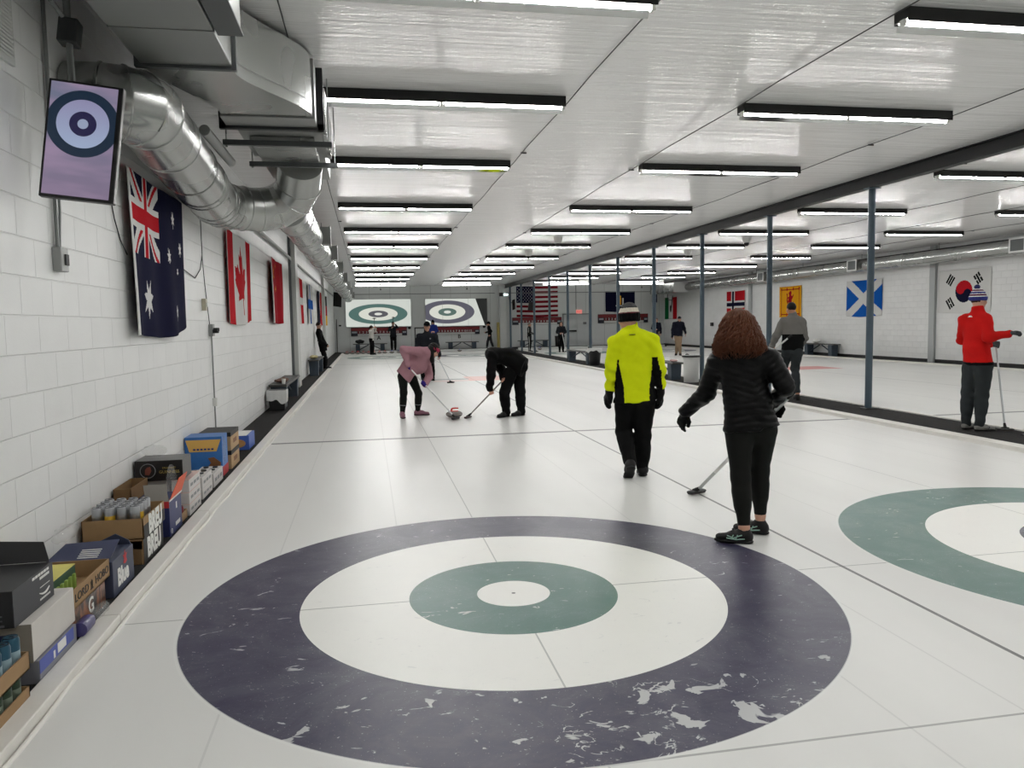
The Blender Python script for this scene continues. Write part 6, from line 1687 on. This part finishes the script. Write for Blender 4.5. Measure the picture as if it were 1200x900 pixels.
def curls(t, J, s, f, r, hf, hu, hr):
    c = J['head']; rg = np.random.default_rng(4)
    prof_z = [.140, .115, .07, .0, -.07, -.13, -.175, -.215]; prof_r = [.015, .070, .106, .130, .158, .180, .176, .140]
    F = Field(.03)
    R = np.stack([hr, hf, hu], 1)
    F.ell(c + hu * .034 - hf * .02, (.086, .098, .095), R, cut=[(tuple(c + hf * .045 + hu * .03), tuple(unit(hf * .95 - hu * .3)))])
    for q in (-1, 1): F.cap(c + hr * q * .075 - hf * .03, c + hr * q * .105 - hf * .035 - hu * .13, .055, .048, k=.04)
    F.cap(c - hf * .06, c - hf * .075 - hu * .13, .075, .062, k=.04)
    o = mesh_child(F, .010, 'hair', HAIRM, t, lambda X, Y, Z: .008 * np.sin(75 * X + 20 * Z) * np.sin(70 * Y - 30 * Z))
    VV = []; QQ = []; n0 = 0
    for k in range(620):
        th = rg.uniform(-2.45, 2.45)                     # 0 is the back of the head
        k0 = rg.uniform(0, .62) ** 2.0; end = rg.uniform(.78, 1.03); dep = rg.uniform(.80, 1.06)
        n = 30; ts = np.linspace(k0, end, n)
        z = .140 - .355 * ts
        rho = np.interp(-z, [-q for q in prof_z], prof_r) * dep
        ph = rg.uniform(0, 6.28); turns = rg.uniform(3.2, 6.0); am = rg.uniform(.006, .015) * np.clip((ts - k0) * 3, .15, 1)
        th_ = th + 0.25 * rg.uniform(-1, 1) * (ts - k0)
        dx = np.sin(th_); dy = -np.cos(th_)
        wob = am * np.sin(ph + turns * 6.28 * (ts - k0)); wob2 = am * np.cos(ph + turns * 6.28 * (ts - k0))
        fr_ = np.where(dy > .2, .88, 1.0)
        P = c + np.outer(dx * (rho + wob) * .98 + wob2 * -dy, hr) + np.outer(dy * (rho * .97 + wob) * fr_ + wob2 * dx - .022, hf) + np.outer(z, hu)
        T = np.gradient(P, axis=0); T /= np.linalg.norm(T, axis=1)[:, None]
        A = np.cross(T, hf + .3 * hr); A /= np.linalg.norm(A, axis=1)[:, None]; Bv = np.cross(T, A)
        rad = rg.uniform(.0034, .0062) * np.clip((1.04 - (ts - k0) / (end - k0)) * 2.2, .25, 1)
        for q in range(5):
            a = 2 * PI * q / 5; VV.append(P + (A * math.cos(a) + Bv * math.sin(a)) * rad[:, None])
        idx = lambda q, i: n0 + (q % 5) * n + i
        for i in range(n - 1):
            for q in range(5): QQ.append((idx(q, i), idx(q + 1, i), idx(q + 1, i + 1), idx(q, i + 1)))
        n0 += 5 * n
    # the ringlets belong to the hair: join them into its mesh
    V = np.concatenate(VV); me = o.data
    v0 = np.empty(len(me.vertices) * 3, np.float32); me.vertices.foreach_get('co', v0); v0 = v0.reshape(-1, 3)
    q0 = np.empty(len(me.loops), np.int32); me.loops.foreach_get('vertex_index', q0); q0 = q0.reshape(-1, 4)
    o2 = np_mesh('hair', np.concatenate([v0, V]), np.concatenate([q0, np.array(QQ, np.int32) + len(v0)]), HAIRM, t)
    bpy.data.objects.remove(o); o2.name = 'hair'
    # straps of the small bag crossing the back
    P = lambda x, y, zz: V3(J['chest']) + r * x - f * y + s * zz
person('curly', 'woman with curly auburn hair and black quilted jacket walking away', b_, J, right_of(12), az_dir(4, -.08), dict(b=.91, arm=.98, leg=1.12, chest=.145, waist=.118, hip=.158), h=.0085,
       top=dict(mat=F_PUFF, grow=.026, hem=.015, collar=.05, folds=.004, disp=quilt, loose=.004, label='black quilted nylon jacket'), trousers=F_LEGG, tgrow=.003, tcut=.93,
       gloves={'L': (GLOVEK, 'glove'), 'R': (GLOVEK, 'glove')}, grip=gr, normals=nr, hair=('curly', HAIRM), extra=curls,
       shoes=dict(up=SHOEK, mark=('swirl', mat('mint shoe stripe', (150, 186, 172), 0.5)), laces=SHOEK, s=.97))
curling_broom('curling broom with silver shaft held by the curly-haired woman', topc, bh, alu, rz=.35, r=.0145, white_len=(.45, 1.2, whiteshaft))

# ---- man in the lime jacket
b_, J = getp('yellow')
J['head'] = tuple(V3(J['head']) + np.array([0, 0, -.028]))
JY = J
def lime_mi(C, J, s, f, r):
    o = np.zeros(len(C), int)
    v = (C - J['pelv']) @ s; x = (C - J['pelv']) @ r
    arm = np.zeros(len(C), bool)
    for sd, sg in (('L', -1), ('R', 1)):
        d1, t1 = seg_near(C, J['sh' + sd], J['el' + sd]); d2, t2 = seg_near(C, J['el' + sd], J['wr' + sd])
        near = np.minimum(np.linalg.norm(d1, axis=1), np.linalg.norm(d2, axis=1))
        isarm = (near < .088) & (np.abs(x) > .155)
        low = np.linalg.norm(d2, axis=1) < np.linalg.norm(d1, axis=1)
        dd = np.where(low[:, None], d2, d1)
        inner = -(dd @ r) * sg
        th_ = (.035 if sd == 'L' else np.where(low, -.012, .004))
        o[isarm & (inner > th_) & (v < .40)] = 1
        o[(~isarm) & (x * sg > .128 + .05 * np.clip((v - .12) / .28, 0, 1)) & (v < .41)] = 1
    return o
zon = [(-9, F_BLACK), (.42, mat('dark red knit', (92, 28, 34), 0.9)), (.47, mat('cream knit', (206, 200, 184), 0.9)), (.68, F_BLACK), (.71, fabric('grey knit', (66, 66, 68)))]
def lime_logo(t, J, s, f, r, hf, hu, hr):
    M = frame(V3(J['neck']) - s * .055 - f * .118, r, s); mb = MB(); 
    for i in range(4): mb.add([M @ Vector(q) for q in ((-.03 + i * .016, -.004, 0), (-.018 + i * .016, -.004, 0), (-.018 + i * .016, .004, 0), (-.03 + i * .016, .004, 0), (-.03 + i * .016, -.004, .02), (-.018 + i * .016, -.004, .02), (-.018 + i * .016, .004, .02), (-.03 + i * .016, .004, .02))], [(0, 1, 2, 3), (7, 6, 5, 4), (0, 4, 5, 1), (1, 5, 6, 2), (2, 6, 7, 3), (3, 7, 4, 0)])
    mb.build('collar_mark', mat('olive print', (90, 100, 20), 0.6), t)
    M = Matrix.Identity(4)
    mb = MB(); K = V3(J['knL']); A = V3(J['anL'])
    mb.tube([tuple(lerp(K, A, .2) - f * .075 - r * .01), tuple(lerp(K, A, .55) - f * .066), tuple(lerp(K, A, .85) - f * .055 + r * .01)], .003, 6)
    mb.build('reflective_zip', mat('grey zip', (96, 98, 100), 0.4), t, smooth=True)
person('yellow', 'man in a lime yellow and black jacket and woolly hat walking away', b_, J, right_of(10), az_dir(-32, -.05), dict(b=1.04, arm=1.12, leg=1.02, waist=.14, hip=.155), h=.0075,
       top=dict(mat=[F_LIME, F_BLACK], grow=.022, hem=.035, collar=.072, folds=.011, mi=lime_mi, loose=.016, sleeve=.94, label='lime yellow fleece jacket with black side panels'), trousers=F_BLACK, tgrow=.024, tcut=1.0,
       gloves={'L': (GLOVEK, 'mitten'), 'R': (GLOVEK, 'mitten')}, grip={'L': .55, 'R': .5}, hat=beanie(zon, None, low=-.055), hair=('short', HAIRG),
       shoes=dict(style='boot', pitch={'L': .62}, s=1.14), extra=lime_logo)

# ---- sweeper in pink
b_, J = getp('pink'); nr, gr = {}, {}
W = lambda k: V3(J[k]) + np.array([b_[0], b_[1], 0])
bh = V3((0.60, 8.37, 0.030)); top = W('haR'); dr = unit(top - bh); top = top + dr * .06
pl = on_line(bh, top, W('haL')); pr = on_line(bh, top, W('haR'))
grip_fix(b_, J, nr, gr, 'R', pr, dr, (0, 1, 0)); grip_fix(b_, J, nr, gr, 'L', pl, dr, (0, -1, 0))
def band_(t, J, s, f, r, hf, hu, hr):
    c = J['head']; R = np.stack([hr, hf, hu], 1); F = Field(.01)
    F.ell(c + hu * .030 - hf * .012, (.088, .106, .102), R, cut=[(tuple(c + hu * .082), tuple(hu)), (tuple(c + hu * .022), tuple(-hu))])
    mesh_child(F, .008, 'headband', mat('raspberry headband', (156, 40, 72), 0.9), t)
    mb = MB()
    for sd in 'LR':
        a = lerp(J['knL' if sd == 'L' else 'knR'], J['anL' if sd == 'L' else 'anR'], .56); b2 = lerp(J['knL' if sd == 'L' else 'knR'], J['anL' if sd == 'L' else 'anR'], .59)
        m2 = MB(); m2.tube([tuple(a), tuple(b2)], .0605, 16); m2.build('ankle_stripe', mat('grey ankle stripe', (120, 122, 122), 0.7), t, smooth=True)
person('pink', 'woman in dusty pink top and raspberry headband bent over sweeping', b_, J, right_of(93), unit((.80, -.12, -.62)), dict(b=1.02, arm=1.05, leg=1.0, waist=.14), h=.011, up=unit((.55, -.05, .84)),
       top=dict(mat=F_PINK, grow=.026, hem=.07, collar=.045, folds=.007, loose=.03, belly=(.10, .125), label='dusty pink fleece top'), trousers=F_LEGG, tgrow=.004, tcut=.97,
       gloves={'L': (GLOVEP, 'glove'), 'R': (GLOVEP, 'glove')}, grip=gr, normals=dict(nr, hair=(0.1, .0, -1)), hair=('long', HAIRB), extra=band_,
       shoes=dict(up=mat('mauve shoe', (136, 92, 108), 0.7), sole=mat('dark plum sole', (44, 26, 34), 0.7)))
curling_broom('curling broom with white shaft held by the sweeper in pink', top, bh, alu, rz=.9, r=.0115, white_len=(.62, 1.3, whiteshaft))

# ---- sweeper in black
b_, J = getp('black'); nr, gr = {}, {}
J['head'] = tuple(V3(J['head']) + np.array([.17, .16, -.05])); J['neck'] = tuple(V3(J['neck']) + np.array([.03, .02, .0])); bh = V3((0.82, 8.47, 0.030)); p1 = W('haL'); dr = unit(p1 - bh); p2 = on_line(bh, bh + dr, W('haR')); top = p2 + dr * .25
grip_fix(b_, J, nr, gr, 'L', p1, dr, (0, 1, 0)); grip_fix(b_, J, nr, gr, 'R', on_line(bh, top, W('haR')), dr, (0, -1, 0))
person('black', 'person all in black bent double sweeping, head down, back to us', b_, J, right_of(-88), unit((-.62, -.1, -.78)), dict(b=1.14, arm=1.2, leg=1.05, waist=.15, hip=.16), h=.011, up=unit((-.75, 0, .62)),
       top=dict(mat=F_BLACK, grow=.030, hem=.10, collar=.05, folds=.010, loose=.02), trousers=F_BLACK, tgrow=.026, tcut=1.0, grip=gr, normals=nr, hat=beanie([(-9, F_BLACK)], None), hair=('short', HAIRB), shoes=dict(s=1.05))
curling_broom('curling broom with grey shaft held by the sweeper in black', top, bh, mat('grey broom shaft', (124, 122, 116), 0.4), rz=.95, headm=mat('maroon broom head', (52, 28, 30), 0.5))

# ---- man in the red jacket
b_, J = getp('red'); nr, gr = {}, {}
gp = W('haL'); bh = V3((7.56, 4.52, 0.062)); dr = unit(gp - bh); top = gp + dr * .10
grip_fix(b_, J, nr, gr, 'L', gp, dr, az_dir(80))
gr['R'] = 1.0; nr['R'] = (0, 0, -1)
zr = [(-9, mat('royal blue knit', (36, 44, 116), 0.9)), (.30, ink_w), (.36, mat('maroon knit', (84, 34, 62), 0.9)), (.50, ink_w), (.55, mat('royal blue knit', (36, 44, 116), 0.9)), (.68, ink_w), (.73, mat('maroon knit', (84, 34, 62), 0.9)), (.86, ink_w), (.92, mat('royal blue knit', (36, 44, 116), 0.9))]
def redx(t, J, s, f, r, hf, hu, hr):
    M = frame(V3(J['neck']) - s * .075 - f * .128, r, s); mb = MB()
    mb.prism([(-.022, -.008), (.022, -.008), (.010, .006), (.0, .012), (-.010, .006)], .03, M); mb.build('back_mark', ink_w, t)
    F = Field(.02); ax = r * .055
    for q in (-1, 1): F.cap(J['pelv'] - s * .02 + ax * q * 1.2, J['pelv'] - s * .035 + ax * q * 1.2, .138, .138, sq=(f, 1.13), k=.04)
    mesh_child(F, .012, 'waistband', F_BLACK, t, None, [(tuple(J['pelv'] - s * .045), tuple(-s)), (tuple(J['pelv'] - s * .0), tuple(s))])
person('red', 'man in red fleece and striped pompom hat standing on the walkway', b_, J, right_of(80), az_dir(92), dict(b=1.0, arm=1.05, leg=1.06, waist=.135, hip=.15), h=.0095,
       top=dict(mat=F_RED, grow=.022, hem=.02, collar=.06, folds=.007, loose=.0, label='red fleece jacket'), trousers=F_CHAR, tgrow=.020, tcut=1.0,
       gloves={'L': (GLOVEG, 'glove'), 'R': (GLOVEG, 'glove')}, grip=gr, normals=nr, hat=beanie(zr, mat('navy pompom', (30, 34, 84), 0.95), low=-.022), hair=('short', HAIRBR), extra=redx,
       shoes=dict(up=mat('grey shoe', (118, 118, 114), 0.7), sole=RUB, mark=('bars', ink_k)))
curling_broom('upright curling broom held by the man in the red fleece', top, bh, alu, rz=-.7)

# ---- man in the grey two-tone top
b_, J = getp('gray'); nr, gr = {}, {}
def grey_mi(C, J, s, f, r):
    v = (C - J['pelv']) @ s; x = np.abs((C - J['pelv']) @ r); o = np.zeros(len(C), int)
    d1, _ = seg_near(C, J['shL'], J['elL']); d2, _ = seg_near(C, J['shR'], J['elR'])
    d3, _ = seg_near(C, J['elL'], J['wrL']); d4, _ = seg_near(C, J['elR'], J['wrR'])
    m = np.minimum.reduce([np.linalg.norm(q, axis=1) for q in (d1, d2, d3, d4)])
    o[(v < .30) & ((x < .165) | (m > .085))] = 1
    return o
gt, gh = V3((7.082, 9.056, 1.271)), V3((6.967, 9.50, 0.985)); dr = unit(gh - gt); bh = gt + dr * 1.45
grip_fix(b_, J, nr, gr, 'L', gh, dr, az_dir(120))
person('gray', 'man in grey and black top walking on the walkway, broom under arm', b_, J, right_of(8), az_dir(0, -.1), dict(b=1.1, arm=1.2, leg=1.05, waist=.155, hip=.158), h=.011,
       top=dict(mat=[F_GREY, F_BLACK], grow=.020, hem=.0, collar=.05, folds=.007, mi=grey_mi), trousers=F_CHAR, tgrow=.018, tcut=.90, skin=SKIN2, hair=('short', HAIRB), grip=gr, normals=nr, shoes=dict(s=1.03))
curling_broom('white curling broom tucked under arm of the man in grey', gt, bh, whiteshaft, rz=.4, r=.016)

# ---- man in dark jacket and cap facing the viewer
b_, J = getp('cap'); nr, gr = {}, {}; J['head'] = tuple(V3(J['head']) + np.array([0, -.02, -.025]))
bh = V3((1.37, 16.37, 0.032)); gp = W('haL'); dr = unit(gp - bh); top = gp + dr * .35
grip_fix(b_, J, nr, gr, 'L', gp, dr, (-1, 0, 0))
def badge(t, J, s, f, r, hf, hu, hr):
    M = frame(V3(J['chest']) - r * .09 + s * .05 + f * .155, -r, s); mb = MB(); mb.prism([(.022 * math.cos(a), .022 * math.sin(a)) for a in np.linspace(0, 6.28, 12)[:-1]], .008, M); mb.build('chest_badge', ink_g, t)
person('cap', 'man in black cap and dark jacket standing behind pink sweeper, facing us', b_, J, right_of(184), unit((-.05, -1, -.18)), dict(b=1.12, arm=1.15, leg=1.05, waist=.16, head=1.1), h=.014,
       top=dict(mat=F_SLATE, grow=.022, hem=.10, collar=.06, folds=.008, loose=.015), trousers=F_BLACK, tgrow=.02, tcut=1.0, hat=cap_hat(F_BLACK), hair=('short', HAIRB), grip=gr, normals=nr, extra=badge)
curling_broom('curling broom with thin silver shaft held by the man in cap', top, bh, alu, rz=.1)

# ---- person leaning at the left wall
b_, J = getp('leaner'); b_ = (b_[0] + .06, b_[1], b_[2])
def glasses(t, J, s, f, r, hf, hu, hr):
    mb = MB(); c = V3(J['head'])
    for q in (-1, 1):
        ct = c + hr * q * .032 + hf * .098 + hu * .012
        mb.tube([tuple(ct + hr * .024 * math.cos(a) + hu * .018 * math.sin(a)) for a in np.linspace(0, 6.28, 13)], .002, 5)
        mb.tube([tuple(ct + hr * q * .022), tuple(c + hr * q * .078 + hf * .0 + hu * .01)], .002, 5)
    mb.tube([tuple(c + hr * -.01 + hf * .100 + hu * .012), tuple(c + hr * .01 + hf * .100 + hu * .012)], .002, 5)
    mb.build('glasses', black, t)
person('leaner', 'person in black with glasses leaning back against the left wall', b_, J, right_of(88), unit((1, -.25, -.15)), dict(b=1.08, arm=1.1, leg=1.0, waist=.15), h=.014,
       top=dict(mat=F_BLACK, grow=.024, hem=.10, collar=.05, folds=.008, loose=.012), trousers=F_BLACK, tgrow=.014, tcut=1.0, hair=('short', HAIRBR), extra=glasses)

# ---- man in khaki trousers
b_, J = getp('khaki'); nr, gr = {}, {}
gp = V3((12.83, 28.934, 0.80)); bh = V3((13.60, 29.05, 0.032)); dr = unit(gp - bh)
grip_fix(b_, J, nr, gr, 'R', gp - dr * .0, dr, (0, -1, 0))
person('khaki', 'man in dark sweater, khaki trousers and cap on the far right sheet', b_, J, right_of(203), unit((-.3, -1, -.1)), dict(b=1.02, arm=1.05, leg=1.0, waist=.14), h=.016,
       top=dict(mat=fabric('midnight sweater', (22, 24, 36)), grow=.022, hem=.05, collar=.03, folds=.007, loose=.01), trousers=F_KHAKI, tgrow=.022, tcut=1.0, hat=cap_hat(F_SLATE), hair=('short', HAIRG), grip=gr, normals=nr)
curling_broom('white curling broom held by the man in khaki trousers', gp + dr * .08, bh, whiteshaft, rz=.2, r=.018)

# ---- people at the far end, posed from a standing figure
def standing(hgt, az, aL='down', aR='down', stride=0.0, lean=0.0):
    S = hgt / 1.76
    L = {'head': (0, .02 + lean, 1.63), 'neck': (0, lean * .9, 1.48), 'chest': (0, lean * .6, 1.28), 'waist': (0, lean * .25, 1.08), 'pelv': (0, 0, .95)}
    arms = dict(down=((.23, -.02, 1.14), (.24, .06, .90), (.24, .09, .80)), hold=((.25, .0, 1.16), (.12, .24, 1.08), (.05, .28, 1.10)), up=((.26, .10, 1.24), (.15, .26, 1.36), (.09, .28, 1.42)), high=((.25, .12, 1.40), (.12, .24, 1.58), (.07, .24, 1.66)), swing=((.23, -.14, 1.18), (.25, -.06, .97), (.25, 0, .89)))
    for sd, sg, a in (('L', -1, aL), ('R', 1, aR)):
        L['sh' + sd] = (sg * .175, lean * .85, 1.42)
        for k, q in zip(('el', 'wr', 'ha'), arms[a]): L[k + sd] = (sg * q[0], q[1] + lean * .6, q[2])
        st = stride * sg
        L['hip' + sd] = (sg * .09, 0, .92); L['kn' + sd] = (sg * .10, st * .55 + .03, .50); L['an' + sd] = (sg * .10, st - .01, .085); L['toe' + sd] = (sg * .12, st + .14, .03)
    a = math.radians(az); fx, fy = math.sin(a), math.cos(a)
    return {k: ((x * fy + y * fx) * S, (-x * fx + y * fy) * S, z * S) for k, (x, y, z) in L.items()}
def far_person(label, base, hgt, az, arms, topm, trm, hair=None, hat=None, stride=0.0, lean=0.0, look=None, top=None, extra=None, **kw):
    J = standing(hgt, az, arms[0], arms[1], stride, lean)
    tp = dict(mat=topm, grow=.022, hem=.08, collar=.04, folds=.006); tp.update(top or {})
    J = {k: tuple(V3(v) + np.array([0, 0, base[2]])) for k, v in J.items()}
    return person('far', label, base, J, right_of(az), az_dir(look if look is not None else az, -.1), dict(b=hgt / 1.74, arm=1.0, leg=1.0), h=.017, top=tp, trousers=trm, hair=hair, hat=hat, extra=extra, **kw)
def hand_mid(t, J): return (V3(J['haL']) + V3(J['haR'])) / 2 + V3(t.location)
def stripes(t, J, s, f, r, hf, hu, hr):
    for sd, sg in (('L', -1), ('R', 1)):
        mb = MB()
        mb.tube([tuple(V3(J['sh' + sd]) + r * sg * .068 + s * .02), tuple(V3(J['el' + sd]) + r * sg * .062), tuple(V3(J['wr' + sd]) + r * sg * .05)], .011, 6)
        mb.build('sleeve_stripe', ink_w, t, smooth=True)
        mb = MB(); mb.tube([tuple(V3(J['hip' + sd]) + r * sg * .105), tuple(V3(J['kn' + sd]) + r * sg * .075), tuple(V3(J['an' + sd]) + r * sg * .055)], .011, 6); mb.build('trouser_stripe', ink_w, t, smooth=True)
far_person('person in a white sweater holding a broom upright by left screen', (-.58, 38.7, 0.0), 1.60, 120, ('high', 'high'), F_WHITE, F_BLACK, ('pony', HAIRBR), look=60)
curling_broom('curling broom raised head-up by the person in white sweater', (-.40, 38.60, 1.10), (-.40, 38.60, 1.98), darkshaft, rz=.2)
far_person('person in dark grey raising a broom before the teal-ringed screen', (.70, 41.75, 0.03), 1.78, 175, ('high', 'up'), F_SLATE, F_BLACK, ('short', HAIRB))
curling_broom('curling broom raised head-up before the teal-ringed screen', (.62, 41.50, 1.2), (.72, 41.50, 2.05), darkshaft, rz=.2)
far_person('person in blue jacket and dark hood behind the man in cap', (3.02, 41.5, 0.03), 1.82, 185, ('hold', 'hold'), F_BLUE, F_BLACK, ('long', HAIRB), hat=beanie([(-9, F_BLACK)]), normals={'hair': (0, 0, -1)})
far_person('person in black walking left by the yellow foam pad', (6.45, 41.75, 0.03), 1.66, -80, ('swing', 'hold'), F_BLACK, fabric('dark trousers', (40, 40, 44)), ('short', HAIRB), stride=.22, lean=.06, look=-90, hat=beanie([(-9, F_BLACK)]), top=dict(hem=.02))
mbw = None
far_person('person in black tracksuit with white stripes behind the walkway posts', (7.97, 37.4, 0.0), 1.62, 110, ('hold', 'hold'), F_BLACK, F_BLACK, ('short', HAIRG), extra=stripes)
curling_broom('white curling broom held by the person in striped black tracksuit', (8.22, 37.22, 1.15), (8.3, 37.15, 0.032), whiteshaft, r=.018)
far_person('person in open dark jacket holding a white broom by black bin', (9.42, 36.0, 0.0), 1.62, 190, ('hold', 'hold'), F_SLATE, F_BLACK, ('long', HAIRBR), normals={'hair': (0, 0, -1)})
curling_broom('white curling broom held upright beside the black far bin', (9.38, 35.70, 1.12), (9.55, 35.55, 0.032), whiteshaft, r=.018)
far_person('person in dark top and khaki trousers half hidden behind a post', (15.2, 37.0, 0.0), 1.76, 200, ('down', 'hold'), F_NAVY, F_KHAKI, ('short', HAIRB))
